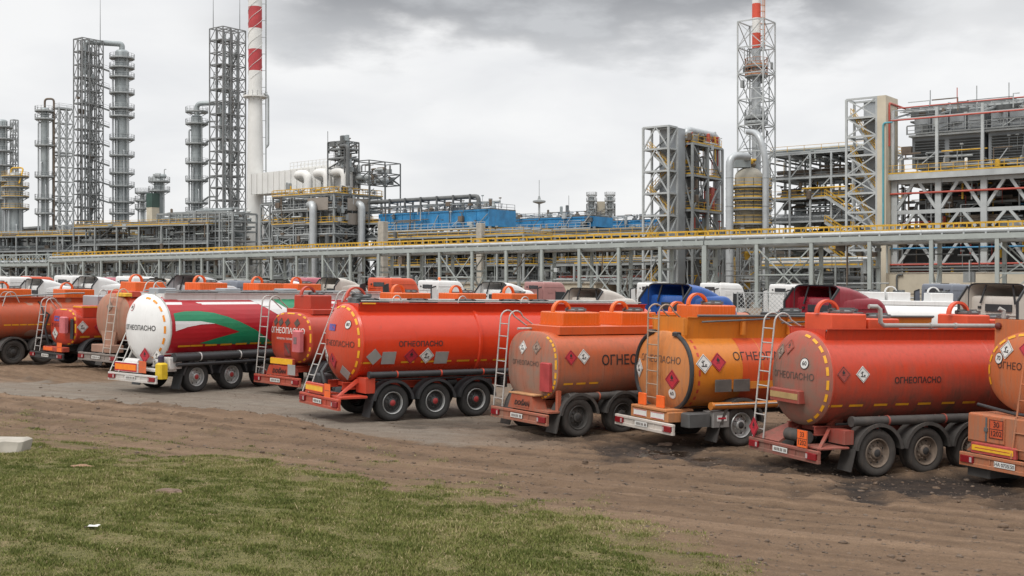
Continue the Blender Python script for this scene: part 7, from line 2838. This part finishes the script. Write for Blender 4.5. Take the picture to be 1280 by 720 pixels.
for x in (2.3, 3.4):
    m = MB(); m.lathe([(0.4, 0), (0.4, 12.2)], 12, (tw[0] + x, d * 0.3 + 2, H1)); m.build('vent_stack', SILVER_D, fb)
pipe(fb, [(tw[1] - 1, d * 0.3, H1 + 9.8), (tw[1] + 0.9, d * 0.3, H1 + 9.8), (tw[1] + 0.9, d * 0.3, H1 + 2)], 0.4, STEEL_D, 0.8)
m = MB(); m.tube([(tw[0], d * 0.3, H1 + 10.8), (tw[0], d * 0.3, H1 + 13)], 0.06, 6); m.build('mast', STEEL_D, fb)
m = MB(); frame(m, [w - 0.5, w + 3.6], [d * 0.55, d * 0.55 + 4.5, d * 0.55 + 9], [H1 + 2.6, H1 + 4.8, H1 + 7.0], 0.2, base=H1 - 6, brace=lambda f, i, k: 'x' if k == 1 else None); m.build('side_frame', STEEL_D, fb, False)
clutter(fb, random.Random(19), 16, w - 0.5, w + 3.0, d * 0.55, d * 0.55 + 8, H1 + 2.8, H1 + 4.7, [BROWN, STEEL_D, STEEL_L, STEEL])
clutter(fb, random.Random(20), 10, w - 0.5, w + 3.0, d * 0.55, d * 0.55 + 8, H1 + 5.0, H1 + 6.8, [BROWN, STEEL_D, STEEL_L, STEEL], 0.7)
# lower frame between chimney and furnace
process_rack('process_rack', 'thin braced steel frame between the chimney foot and the furnace block', 'process rack', 326, 245, 5.5, 6, [4, 8, 12, 16, 19.5], 2, 0.3, pipes=3, eq=4, seed=31, brace='x', group=G_R)

# ---- closed halls behind the racks
for px, Y, L, D, yt, mt, lab in ((-40, 330, 70, 20, 290, STEEL_D, 'long dark process hall behind the left racks'), (150, 330, 60, 18, 288, surf('hall_grey_green', (0.13, 0.14, 0.135), 0.7, 0.25, 0.2), 'grey-green process hall behind the rack of uprights'),
                                 (470, 262, 42, 10, 298, STEEL_D, 'dark process hall under the near blue cooler'), (600, 275, 60, 12, 296, surf('hall_brown', (0.10, 0.085, 0.07), 0.75, 0.3, 0.2), 'brown process hall under the far blue coolers'),
                                 (770, 240, 40, 12, 308, STEEL_D, 'dark process hall behind the left stair tower'), (915, 215, 40, 12, 300, MATS['hall_brown'], 'brown process hall behind the flare tower foot')):
    h_ = block('process_hall', lab, 'building', px, Y, 'process halls')
    m = MB(); m.box(0, L, 0, D, 0, zl(yt, Y)); m.build('wall', mt, h_, False)
    m = MB(); m.box(-0.4, L + 0.4, -0.4, D + 0.4, zl(yt, Y) + 0.02, zl(yt, Y) + 0.5); m.build('roof', STEEL, h_, False)
    for i in range(int(L / 5)):
        for z in (1.2, 5.5):
            m = MB(); m.box(1 + 5 * i, 4 + 5 * i, -0.08, -0.004, z, z + 2.6); m.build('window', DARKIN, h_, False)

# ---- blue air coolers
def blue_cooler(label, px, Y, L, D, yt, yb, seed, group='blue air coolers'):
    root = block('air_cooler', label, 'air cooler', px, Y, group)
    zt, zb = zl(yt, Y), zl(yb, Y)
    m = MB()
    m.box(0, L, 0, D, zb, zt)
    n = int(L / 3)
    for i in range(n + 1):
        x = L * i / n
        m.box(x - 0.06, x + 0.06, -0.1, -0.003, zb, zt)
    m.box(-0.05, L + 0.05, -0.14, -0.101, zt - 0.25, zt)
    m.build('wind_wall', BLUEP, root, False)
    m = MB()
    for i in range(7):
        x = L * i / 6
        for y in (0.2, D - 0.2):
            m.beam((x, y, 0), (x, y, zb), 0.4)
    m.build('leg_frame', STEEL, root, False)
    q = MB(); railing(q, [(0, -1.2, zb - 0.4), (L, -1.2, zb - 0.4)], 1.15, 1.6, 0.08)
    m = MB(); m.box(0, L, -1.3, 0, zb - 0.55, zb - 0.42); pl = m.build('platform', STEEL, root, False); q.build('railing', STEEL_L, pl, False)
    q = MB(); railing(q, [(0, 0.3, zt), (L, 0.3, zt), (L, D - 0.3, zt)], 1.1, 2, 0.06); q.build('railing', STEEL_D, root, False)
    rng = random.Random(seed)
    for i in range(int(L / 2.4)):
        x = rng.uniform(0.5, L - 0.5)
        m = MB(); hh = rng.uniform(0.5, 1.6)
        m.lathe([(0.5, 0), (0.5, hh * 0.5), (0.25, hh * 0.7), (0.25, hh)], 10, (x, D * rng.uniform(0.2, 0.5), zt)); m.build('fan_cowl', rng.choice([STEEL_D, STEEL, SILVER_D, BROWN]), root)
    pipework(root, rng, 0, L, -1.0, -0.3, zb - 1, zt + 0.8, int(L * 1.6), [STEEL, SILVER_D, STEEL_D, BROWN, STEEL_L], 0.11)
    pipework(root, rng, 0, L, 0.2, D * 0.7, zt, zt + 1.2, int(L * 1.5), [STEEL, SILVER_D, STEEL_D, BROWN, STEEL_L], 0.12)
    return root, zt, zb


bc, zt, zb = blue_cooler('near blue cooler with long grey pipe on stands along its roof', 474, 232, 27, 8, 268, 288, 41)
pipe(bc, [(-8, 2, zt + 2.6), (23, 2, zt + 2.6), (23, 2, zt + 0.3)], 0.42, STEEL_D, 0.9)
pipe(bc, [(-6, 3.2, zt + 1.5), (27, 3.2, zt + 1.5)], 0.25, STEEL, 0.9)
m = MB()
for i in range(6):
    m.beam((1.5 + 4 * i, 1.3, zt), (1.5 + 4 * i, 1.3, zt + 3.0), 0.3); m.beam((1.5 + 4 * i, 3.6, zt), (1.5 + 4 * i, 3.6, zt + 3.0), 0.3); m.beam((1.5 + 4 * i, 1.3, zt + 2.1), (1.5 + 4 * i, 3.6, zt + 2.1), 0.2)
m.build('pipe_stand', STEEL_D, bc, False)
blue_cooler('middle blue cooler right of the nearer concrete pylons', 606, 250, 27, 7, 276, 288, 42)
blue_cooler('far blue cooler ending at the left stair tower', 702, 256, 30, 7, 279, 289, 43)
for i, (px, Y, w_, yt) in enumerate(((472, 214, 3.0, 277), (595, 210, 2.6, 279))):
    t_ = thing('concrete_pylon', ['concrete pylon at the left end of the near blue cooler', 'concrete pylon between the near and middle blue coolers'][i], 'pylon', (PX(px, Y), Y, GB), A37, 'concrete pylons')
    m = MB(); m.cbox(0, w_ * 0.45, 0, w_ * 0.45, 0, zl(yt, Y), 0.05); m.build('pillar', CONC, t_)
    m = MB(); m.cbox(-0.3, w_ * 0.45 + 0.3, -0.3, w_ * 0.45 + 0.3, 0, 0.6, 0.05); m.build('footing', CONC, t_)
    # footing rings the pillar base

# distant twin column px 735-768
tc_ = thing('twin_column', 'distant pair of beige columns with platforms on the skyline', 'column', (PX(751, 420), 420, GB), 0)
for sg in (-1, 1):
    x = sg * 3.2
    vessel(tc_, x, 0, 0.1, zl(247, 420), 1.0, SILVER_D, 'shell')
    for py in (245, 252, 262):
        ring_platform(tc_, x, 0, zl(py, 420), 1.05, 1.9, STEEL, STEEL)
lf = MB()
for sg in (-1, 1):
    frame(lf, [sg * 3.2 - 1.7, sg * 3.2 + 1.7], [-1.7, 1.7], [2.9 * (i + 1) for i in range(11)], 0.2, brace='x', bw=0.13)
lf.build('lattice', STEEL_D, tc_, False)
m = MB(); m.box(-1.4, 1.4, -1, 1, 0, zl(252, 420)); m.build('shaft', surf('beige_shaft', (0.36, 0.33, 0.26), 0.7, 0.15, 0.3), tc_, False)
m = MB()
for i in range(14):
    z = 4 + 1.9 * i
    m.beam((-1.7, -1.2, z), (1.7, -1.2, z), 0.2); m.beam((-1.7, -1.2, z), (1.7, -1.2, z + 1.9), 0.12)
for sg in (-1, 1):
    m.beam((sg * 4.4, -1.4, 0), (sg * 4.4, -1.4, zl(243, 420)), 0.2); m.beam((sg * 1.9, -1.4, 0), (sg * 1.9, -1.4, zl(240, 420)), 0.2)
m.build('ladder', STEEL, tc_, False)
for px, Y, yt, lab in ((674, 300, 240, 'tall thin lamp mast with round head standing over the middle blue cooler'), (711, 330, 258, 'shorter lamp mast with round head left of the distant twin columns'), (716, 330, 256, 'short pale pipe vent beside the shorter lamp mast')):
    t_ = thing('light_mast' if 'mast with' in lab else 'vent_pipe', lab, 'mast', (PX(px, Y), Y, GB), 0)
    H = zl(yt, Y)
    m = MB(); m.tube([(0, 0, 0), (0, 0, H - 3)], [0.45, 0.25] if 'mast with' in lab else [0.5, 0.5], 8); m.build('pole', STEEL_L, t_)
    if 'mast with' in lab:
        m = MB(); m.lathe([(0.3, H - 3), (1.6, H - 2.6), (1.6, H - 2.2), (0.4, H - 1.9), (0.2, H - 1)], 14); m.build('lamp_ring', STEEL, t_)
        m = MB(); m.tube([(0, 0, H - 1), (0, 0, H + 3)], 0.08, 6); m.build('lightning_rod', STEEL, t_)

# ---- left stair tower and its equipment frame, px 803-905
SY = 182.0
st = block('stair_tower', 'grey stair tower with zigzag stairs left of the flare tower', 'stair tower', 804, SY, 'stair towers')
w, d = dims(804, SY, 31, 10)
H = zl(160, SY)
nl = 8
m = MB(); frame(m, [0, w], [0, 2.6], [H * (i + 1) / nl for i in range(nl)], 0.3, faces='fbr', brace=lambda f, i, k: 'v' if f == 'f' else '/', bw=0.18); m.build('steel_frame', STEEL_L, st, False)
m = MB(); m.box(w * 0.28, w + 0.1, 2.75, 2.75 + 2.2, 0, H); m.build('shaft_wall', GALV, st, False)
stairs_zigzag(st, 0.4, w - 0.4, 0.5, 1.0, 0.3, H - 1, H / nl, False)
for k in range(nl):
    deck(st, 0.15, w - 0.15, 0.2, 2.4, H * (k + 1) / nl, '', STEEL)
ef = block('reactor_frame', 'dark cylindrical reactor inside an open steel frame with bent pipe on top', 'reactor', 843.5, SY + 3)
w, d = dims(843, SY, 22, 40)
H = zl(176, SY)
lv = [zl(y, SY) for y in (322, 296, 262, 218, 178)]
m = MB(); frame(m, [0, w], [0, d / 2, d], lv, 0.34, brace=lambda f, i, k: 'v' if f == 'f' else ('/' if k % 2 else '\\'), bw=0.2); m.build('steel_frame', STEEL, ef, False)
vessel(ef, w * 0.5, d * 0.28, 0.3, H - 0.4, min(w, d) * 0.36, STEEL_D, 'reactor')
vessel(ef, w * 0.5, d * 0.72, 0.3, H * 0.6, min(w, d) * 0.2, SILVER_D, 'drum')
for z in lv[1:]:
    deck(ef, 0.1, w - 0.1, 0.1, d - 0.1, z + 0.1, 'fr', STEEL_D, YEL)
clutter(ef, random.Random(51), 10, 0.3, w - 1, d * 0.5, d, lv[2] + 0.3, lv[3], [BROWN, STEEL, REDPIPE, STEEL_D])
clutter(ef, random.Random(52), 10, 0.3, w - 1, 0.3, d, lv[4] + 0.3, lv[4] + 2.2, [BROWN, STEEL, REDPIPE, YEL])
pipework(ef, random.Random(94), 0, w, -0.4, d, 1, H + 1.5, 170, [STEEL, BROWN, STEEL_L, STEEL_D, YEL, REDPIPE], 0.13)
pipe(ef, [(w * 0.5, 1.0, H + 0.5), (w * 0.5, 1.0, H + 2.0), (w * 0.5, d + 1.0, H + 2.0), (w * 0.5, d + 1.0, 6.0)], 0.62, SILVER, 1.6, 12)

# ---- flare tower px 905-960
TY = 178.0
ft = block('flare_tower', 'tall lattice flare tower with white and red stack and two thick pale pipes', 'flare tower', 922, TY)
w, d = dims(922, TY, 24, 11)
w = d = 4.1
H = zl(27, TY)
nl = 8
m = MB(); frame(m, [0, w], [0, d], [zl(288, TY) + (H - zl(288, TY)) * i / nl for i in range(nl + 1)], 0.18, brace='x', bw=0.1); m.build('lattice', STEEL_L, ft, False)
pipework(ft, random.Random(95), 0.3, w - 0.3, 0.3, d - 0.3, zl(285, TY), zl(60, TY), 60, [STEEL, STEEL_L, STEEL_D], 0.09)
zb_ = [(0.4, zl(205, TY), SILVER), (zl(205, TY), zl(60, TY), SILVER), (zl(60, TY), zl(41, TY), REDP), (zl(41, TY), zl(22, TY), WHITEP), (zl(22, TY), zl(4, TY), REDP), (zl(4, TY), zl(-30, TY), WHITEP)]
REDO = surf('orange_red_band', (0.55, 0.07, 0.035), 0.5, 0.15, 0.5)
for z0, z1, mt in zb_:
    q = MB(); q.lathe([(0.64, z0), (0.64, z1)] if z0 > 1 else [(0.8, z0), (0.64, z1)], 18, (w / 2, d / 2, 0)); q.build('stack', REDO if mt is REDP else mt, ft, True, 30)
for py in (84, 96, 148, 155):
    ring_platform(ft, w / 2, d / 2, zl(py, TY), 0.66, 1.7, STEEL, STEEL_L if py > 100 else surf('orange_rail', (0.5, 0.22, 0.1), 0.6, 0.2, 1))
m = MB()
for sg in (-0.3, 0.3):
    m.beam((w / 2 + 1.2, d / 2 + sg, zl(60, TY)), (w / 2 + 1.2, d / 2 + sg, zl(-25, TY)), 0.1)
for i in range(12):
    z = zl(60, TY) + i * 0.9
    m.beam((w / 2 + 0.8, d / 2 - 0.3, z), (w / 2 + 1.25, d / 2 + 0.3, z), 0.1)
m.build('ladder', MATS['orange_rail'], ft, False)
vs_ = thing('knockout_vessel', 'big beige clad vessel with yellow rails at the foot of the flare tower', 'vessel', (PX(936, TY - 5), TY - 5, GB), 0)
s = F / (TY - 5)
frm = MB(); hw_ = 17.5 / s
frame(frm, [-hw_, hw_], [-hw_, hw_], [4, zl(294, TY - 5)], 0.35, brace='x', bw=0.2); frm.build('support_frame', STEEL, vs_, False)
pipework(vs_, random.Random(97), -hw_ - 1, hw_ + 1, -hw_ - 0.8, hw_, 0.4, zl(284, TY - 5), 90, [STEEL, SILVER, BROWN, STEEL_L, YEL])
vessel(vs_, 0, 0, zl(296, TY - 5), zl(222, TY - 5), 17.5 / s, surf('beige_cladding', (0.33, 0.31, 0.26), 0.6, 0.2, 0.5, rust=0.25, rustcol=(0.2, 0.13, 0.07)), 'shell', 0.75)
for py in (236, 250, 264, 282):
    ring_platform(vs_, 0, 0, zl(py, TY - 5), 17.5 / s + 0.01, 17.5 / s + 1.3, STEEL, YEL)
clutter(vs_, random.Random(61), 6, -1.4, 1.0, -1, 0.5, zl(210, TY - 5), zl(196, TY - 5), [BROWN, YEL, SILVER_D])
pz = TY - 9
pp = thing('flue_pipe', 'thick pale pipe with elbow left of the flare vessel', 'pipe', (PX(912, pz), pz, GB), 0)
k = F / pz * 1.25
pipe(pp, [(0, 0, 0.3), (0, 0, zl(194, pz)), (34 / k, 1.5, zl(194, pz)), (34 / k, 5.5, zl(194, pz))], 6 / k, SILVER, 1.9, 14)
m = MB()
for z in range(2, 20, 4):
    m.lathe([(6 / k + 0.003, -0.05), (6 / k + 0.04, -0.05), (6 / k + 0.04, 0.05), (6 / k + 0.003, 0.05)], 14, (0, 0, z), cap=False)
m.build('clamp', STEEL, pp)
pp = thing('flue_pipe', 'thick pale pipe bent over near its top right of the flare tower', 'pipe', (PX(957, pz), pz, GB), 0)
pipe(pp, [(0, 0, 0.3), (0, 0, zl(196, pz)), (-10 / k, 0.5, zl(166, pz)), (-18 / k, 4, zl(160, pz))], 5 / k, SILVER, 2.5, 14)
m = MB()
for z in range(2, 20, 4):
    m.lathe([(5 / k + 0.003, -0.05), (5 / k + 0.04, -0.05), (5 / k + 0.04, 0.05), (5 / k + 0.003, 0.05)], 14, (0, 0, z), cap=False)
m.build('clamp', STEEL, pp)

# ---- right stair tower px 1057-1110
RY = 158.0
st = block('stair_tower', 'tall grey stair tower with cream corner wall left of the big air coolers', 'stair tower', 1058, RY, 'stair towers')
w, d = dims(1058, RY, 36, 10)
H = zl(125, RY)
nl = 11
m = MB(); frame(m, [0, w], [0, 2.8], [H * (i + 1) / nl for i in range(nl)], 0.28, faces='fr', brace=lambda f, i, k: 'x' if f == 'f' else '/', bw=0.16); m.build('steel_frame', STEEL_L, st, False)
m = MB(); m.box(w * 0.3, w - 0.2, 2.95, 4.6, 0, H); m.build('shaft_wall', GALV, st, False)
stairs_zigzag(st, 0.4, w - 0.4, 0.5, 1.0, 0.3, H - 1, H / nl * 2, True)
for k in range(nl):
    if k % 2:
        deck(st, 0.15, w - 0.15, 0.2, 2.6, H * (k + 1) / nl, '', STEEL)
m = MB(); m.box(w + 0.17, w + 1.3, -0.3, 4.2, 0, H + 0.1); m.build('corner_wall', CREAM, st, False)
pipe(st, [(w + 1.0, -0.45, 9.0), (w + 1.0, -0.45, H - 3.5), (w + 2.2, -0.45, H - 3.5)], 0.12, surf('teal_pipe', (0.08, 0.30, 0.36), 0.5, 0.15, 1), 0.4)

# ---- big air cooler structure, px 1108 to beyond the right edge
BY = 156.0
bl = block('cooler_structure', 'large grey air cooler structure on braced columns at the right edge', 'air cooler', 1112, BY)
L = 42.0; D = 16.0
zp = zl(222, BY)
bay = 5.6
nb = int(L / bay)
xs = [0.6 + bay * i for i in range(nb + 1)]
m = MB()
zmid = zl(316, BY); zlow = zl(333, BY)
for x in xs:
    for y in (0.3, D - 0.3):
        m.beam((x, y, 0), (x, y, zp - 0.45), 0.75, 0.6)
for y in (0.3, D - 0.3):
    m.beam((0, y, zp - 0.7), (L, y, zp - 0.7), 0.4, 0.5)
    m.beam((0, y, zl(266, BY)), (L, y, zl(266, BY)), 0.3, 0.5)
    m.beam((0, y, zl(297, BY)), (L, y, zl(297, BY)), 0.35, 0.7)
    for i in range(nb):
        a, b = xs[i], xs[i + 1]; c = (a + b) / 2
        zt_ = zp - 0.9; zz = zl(262, BY)
        m.beam((a + 0.3, y, zz), (c - 0.4, y, zt_), 0.38); m.beam((b - 0.3, y, zz), (c + 0.4, y, zt_), 0.38)
        m.beam((a + 1.0, y, zl(286, BY)), (c - 0.3, y, zl(268, BY)), 0.34); m.beam((b - 1.0, y, zl(286, BY)), (c + 0.3, y, zl(268, BY)), 0.34)
        m.beam((a + 0.3, y, zlow), (c - 0.2, y, zl(301, BY)), 0.34); m.beam((b - 0.3, y, zlow), (c + 0.2, y, zl(301, BY)), 0.34)
m.build('column_frame', STEEL_L, bl, False)
dk = deck(bl, -0.8, L, -0.9, D, zp - 0.45, 'f', STEEL_L, YEL, 0.75, 1.5)
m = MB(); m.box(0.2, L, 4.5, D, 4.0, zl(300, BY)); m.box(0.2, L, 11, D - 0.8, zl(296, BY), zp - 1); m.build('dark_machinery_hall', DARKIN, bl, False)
m = MB()
rr_ = random.Random(77)
for i in range(26):
    x = rr_.uniform(0.5, L - 4); z = rr_.uniform(zl(292, BY), zp - 2.5)
    mm = MB(); mm.tube([(x, rr_.uniform(2, 9), z), (x + rr_.uniform(3, 12), rr_.uniform(2, 9), z)], rr_.uniform(0.1, 0.3), 8)
    mm.build('pipe', rr_.choice([STEEL, STEEL_L, REDPIPE, BROWN, SILVER_D, surf('blue_line', (0.04, 0.2, 0.36), 0.5, 0.1, 1)]), bl)
clutter(bl, random.Random(78), 26, 0.6, L - 3, 2, 9, zl(296, BY) + 0.3, zp - 1.5, [STEEL, BROWN, STEEL_D, SILVER_D, YEL], 1.2)
for z, mt, r_ in ((zl(331, BY), REDPIPE, 0.12), (zl(334.5, BY), STEEL_D, 0.15), (zl(338, BY), STEEL_D, 0.12), (zl(311, BY), MATS['blue_line'], 0.1), (zl(243, BY), REDPIPE, 0.13)):
    mm = MB(); mm.tube([(0, -0.2, z), (L, -0.2, z)], r_, 8); mm.build('pipe', mt, bl)
# cream wall at the foot
m = MB(); m.box(-1.0, L, -0.55, -0.1, 0, zl(342, BY)); wl = m.build('base_wall', CREAM, bl, False)
m = MB(); m.box(-1.05, L, -0.62, -0.05, zl(342, BY), zl(342, BY) + 0.12); m.build('coping', CONC, wl, False)
pipe(wl, [(1.2, -0.75, 0.2), (1.2, -0.75, 4.2), (2.0, -0.75, 4.2)], 0.12, STEEL_D, 0.4)
# cooler units with louvres on the platform
zu0, zu1 = zp + 1.2, zl(172, BY)
for i in range(4):
    x0 = 2.2 + 9.6 * i; x1 = x0 + 9.0
    m = MB(); m.box(x0, x1, 2.2, D - 1, zu0, zu1); u = m.build('cooler_unit', surf('unit_grey', (0.22, 0.235, 0.245), 0.55, 0.15, 0.4), bl, False)
    q = MB()
    nl_ = 9
    for k in range(nl_):
        z = zu0 + 0.5 + (zu1 - zu0 - 0.9) * k / nl_
        for a, b in ((x0 + 0.4, x0 + 4.2), (x0 + 4.8, x1 - 0.4)):
            q.add([(a, 2.17, z), (b, 2.17, z), (b, 1.9, z + 0.22), (a, 1.9, z + 0.22), (a, 2.17, z + 0.04), (b, 2.17, z + 0.04), (b, 1.9, z + 0.26), (a, 1.9, z + 0.26)],
                  [(0, 1, 2, 3), (7, 6, 5, 4), (0, 4, 5, 1), (1, 5, 6, 2), (2, 6, 7, 3), (3, 7, 4, 0)])
    q.build('louvre', STEEL_D, u, False)
    q = MB(); q.box(x0 - 0.2, x1 + 0.2, 1.4, D - 0.6, zu1 + 0.01, zu1 + 0.25)
    q.build('unit_roof', STEEL_L, u, False)
    # upper fan housings
    for j in range(4):
        xa = x0 + 0.2 + 2.25 * j
        q = MB(); q.box(xa, xa + 2.05, 2.5, D - 1.5, zu1 + 0.5, zu1 + 2.7); q.box(xa + 0.2, xa + 1.85, 2.40, 2.49, zu1 + 0.8, zu1 + 1.5); q.box(xa + 0.2, xa + 1.85, 2.40, 2.49, zu1 + 1.7, zu1 + 2.4)
        q.build('fan_housing', surf('housing_grey', (0.27, 0.285, 0.295), 0.55, 0.2, 0.5), bl, False)
clutter(bl, random.Random(79), 18, 0.5, L - 3, 0.2, 1.6, zp + 0.5, zp + 3.2, [STEEL_L, STEEL, STEEL_D, PLATEW], 0.8)
m = MB(); railing(m, [(1.8, 1.2, zu1 + 0.3), (L, 1.2, zu1 + 0.3)], 1.1, 2.0, 0.07); m.build('railing', STEEL, bl, False)
# upper pipe frame: posts, red headers, roof trusses
zr = zl(151, BY)
m = MB()
for i in range(nb + 1):
    m.beam((xs[i], -0.4, zp + 0.3), (xs[i], -0.4, zr + 1.2), 0.34)
    m.beam((xs[i], 9, zu1), (xs[i], 9, zr + 2.4), 0.3)
    m.beam((xs[i], -0.4, zr + 0.2), (xs[i], 9, zr + 2.2), 0.22)
for y, z in ((-0.4, zr), (9, zr + 2.3), (4.5, zr + 1.6), (9, zr + 0.4)):
    m.beam((0.3, y, z), (L, y, z), 0.24)
for i in range(nb * 2):
    x = 0.6 + bay / 2 * i
    m.beam((x, 9, zr + 0.4), (x + bay / 2, 9, zr + 2.3), 0.14)
m.build('pipe_frame', STEEL_L, bl, False)
for y, z, r_ in ((-0.55, zr - 0.1, 0.10), (2.5, zr + 1.9, 0.08)):
    mm = MB(); mm.tube([(-0.2, y, z), (L, y, z)], r_, 8); mm.build('pipe', REDPIPE, bl)
pipe(bl, [(0.2, -0.7, zp + 4), (0.2, -0.7, zr + 2.2), (0.2, 7, zr + 2.2)], 0.14, REDPIPE, 0.4)
clutter(bl, random.Random(80), 22, 0.5, L - 3, 3.5, 10, zr + 0.4, zr + 2.2, [STEEL_L, STEEL, STEEL_D, YEL, BROWN], 0.8)
m = MB(); m.box(1, 14, 5, 11, zr + 0.2, zr + 0.4); m.box(1, 14, 5.2, 10.8, zr + 0.9, zr + 2.4); m.build('roof_machinery', STEEL_D, bl, False)
pipework(bl, random.Random(90), 0.3, L, -0.8, 1.6, zp + 0.4, zp + 3, 80, [STEEL_L, STEEL, SILVER, STEEL_D, BROWN, YEL], 0.13)
pipework(bl, random.Random(91), 0.3, L, -0.3, 10, zr - 0.2, zr + 2.2, 120, [STEEL_L, STEEL, SILVER, STEEL_D, BROWN, STEEL_L], 0.09, False)
pipework(bl, random.Random(92), 0.3, L, 1, 4.3, 4.2, zp - 1, 260, [STEEL_L, STEEL, SILVER, STEEL_D, BROWN, YEL, REDPIPE], 0.16)
pipework(bl, random.Random(93), 1, L, 2.1, 2.3, zu1 + 0.4, zu1 + 1.6, 40, [STEEL_L, STEEL, STEEL_D], 0.08)
m = MB()
for i in range(24):
    x = 0.6 + 1.75 * i
    m.beam((x, -0.4, zr + 1.2), (x + 1.75, 9, zr + 2.3), 0.12); m.beam((x, 9, zr + 2.3), (x, -0.4, zr + 1.2), 0.14)
m.build('roof_bracing', STEEL_L, bl, False)
for x in (3, 6.5, 9, 13, 17):
    m = MB(); m.tube([(x, 7, zr + 2), (x, 7, zr + 4.6)], 0.06, 6); m.build('lightning_rod', REDPIPE if x == 6.5 else STEEL, bl)

# ---- low cream building, fence and ground level objects behind the lorries
lb = thing('low_building', 'low grey and cream plant building between the bridge posts in the centre', 'building', (PX(560, 205), 205, GB), A37)
m = MB(); m.box(0, 30, 0, 8, 0, 3.2); m.build('wall', CREAM, lb, False)
m = MB(); m.box(-0.3, 30.3, -0.3, 8.3, 3.22, 3.5); m.build('roof', CONC, lb, False)
for i in range(6):
    m = MB(); m.box(2 + 4.7 * i, 4 + 4.7 * i, -0.06, -0.004, 1.2, 2.4); m.build('window', GLASS, lb, False)
lb = thing('low_building', 'low dark plant building behind the bridge posts on the left', 'building', (PX(200, 250), 250, GB), A37)
m = MB(); m.box(0, 34, 0, 8, 0, 4.4); m.build('wall', surf('dark_green_grey', (0.10, 0.115, 0.11), 0.7, 0.2, 0.4), lb, False)
m = MB(); m.box(-0.3, 34.3, -0.3, 8.3, 4.42, 4.8); m.build('roof', STEEL, lb, False)
for i in range(8):
    m = MB(); m.box(1 + 4 * i, 4.2 + 4 * i, -0.06, -0.004, 0.8, 3.8); m.build('window', DARKIN, lb, False)

fn = thing('mesh_fence', 'grey mesh fence panels right of the small round-ended tank', 'fence', (PX(922, 62), 62, gplane(PX(922, 62), 62)), R(-8))
m = MB()
for i in range(3):
    m.beam((2.4 * i, 0, 0), (2.4 * i, 0, 3.5), 0.08)
m.build('post', STEEL, fn, False)
m = MB()
for i in range(2):
    x0, x1 = 2.4 * i + 0.05, 2.4 * i + 2.35
    for z in (0.3, 3.45):
        m.beam((x0, 0, z), (x1, 0, z), 0.05)
    k = 14
    for j in range(-k, k):
        a = j / k * 3.15 * 1.0
        z0 = 0.3 + a * 1.0
        for fl_ in (1, -1):
            pts = []
            u0, u1 = 0.0, 2.3
            za, zb2 = z0, z0 + 2.3
            if za < 0.3:
                u0 = 0.3 - za; za = 0.3
            if zb2 > 3.45:
                u1 -= zb2 - 3.45; zb2 = 3.45
            if u1 > u0 + 0.05:
                if fl_ > 0:
                    m.beam((x0 + u0, 0, za), (x0 + u1, 0, zb2), 0.022)
                else:
                    m.beam((x1 - u0, 0.02, za), (x1 - u1, 0.02, zb2), 0.022)
m.build('mesh_panel', STEEL_L, fn, False)
# ------------------------------------------------------------------ small things lying in the foreground
def small_things():
    P = gpt(14, 567); z = gz(P.x, P.y)
    b = thing('concrete_block', 'broken pale concrete kerb block lying in the grass at the left edge', 'concrete block', (P.x, P.y, z), R(-14))
    m = MB()
    m.cbox(-1.2, 0.36, -0.22, 0.22, -0.12, 0.26, 0.06)
    o = m.build('slab', CONC, b)
    bm = bmesh.new(); bm.from_mesh(o.data)
    bmesh.ops.subdivide_edges(bm, edges=bm.edges, cuts=4, use_grid_fill=True)
    for v in bm.verts:
        v.co += Vector(mnoise.noise_vector(v.co * 2.3)) * 0.09
    bm.to_mesh(o.data); bm.free()
    m = MB()
    m.cbox(-0.75, -0.28, -0.42, -0.24, 0.02, 0.24, 0.04)
    m.build('spalled_piece', WHITEP, b)
    for i, (px, py, lab, mt, s_) in enumerate(((117, 683, 'crumpled white paper scrap lying in the foreground grass', PLATEW, 0.06),)):
        P = gpt(px, py); P.z = gz(P.x, P.y)
        bm = bmesh.new()
        bmesh.ops.create_grid(bm, x_segments=5, y_segments=4, size=s_)
        for v in bm.verts:
            v.co.z = 0.05 + 0.35 * s_ * mnoise.noise(Vector((v.co.x * 14 + i * 7, v.co.y * 14, 0)))
            v.co.x *= 1.3
        geo = bmesh.ops.extrude_face_region(bm, geom=list(bm.faces))
        for v in [g for g in geo['geom'] if isinstance(g, bmesh.types.BMVert)]:
            v.co.z += 0.004
        me = bpy.data.meshes.new('paper_scrap'); bm.to_mesh(me); bm.free(); me.materials.append(mt)
        tag(link('paper_scrap', me, None, P, (0, 0, i * 1.1)), lab, 'litter')
    rng = random.Random(5)
    CLOD = surf('earth_clod', (0.15, 0.10, 0.072), 0.95, 0.3, 6, bump=0.4)
    for i, (px, py, s_, lab) in enumerate(((210, 626, 0.17, 'flat bare earth clod in the middle of the grass'), (832, 553, 0.15, 'muddy lump standing in the puddle by the yellow tanker'), (101, 588, 0.15, 'heap of dry reddish grass cuttings near the concrete block'))):
        P = gpt(px, py); P.z = gz(P.x, P.y)
        bm = bmesh.new()
        bmesh.ops.create_icosphere(bm, subdivisions=4, radius=s_)
        for v in bm.verts:
            v.co *= 1 + 0.35 * mnoise.fractal(v.co * (2.2 / s_ * 0.5) + Vector((i * 5, 0, 0)), 0.9, 2, 4)
            v.co.z *= 0.42
            v.co.x *= 1.5
        me = bpy.data.meshes.new('earth_clod'); bm.to_mesh(me); bm.free()
        me.materials.append(CLOD if i < 2 else surf('dry_grass', (0.27, 0.16, 0.10), 0.95, 0.35, 14, bump=0.5))
        for p in me.polygons: p.use_smooth = True
        tag(link('earth_clod', me, None, P), lab, 'earth clod')


small_things()
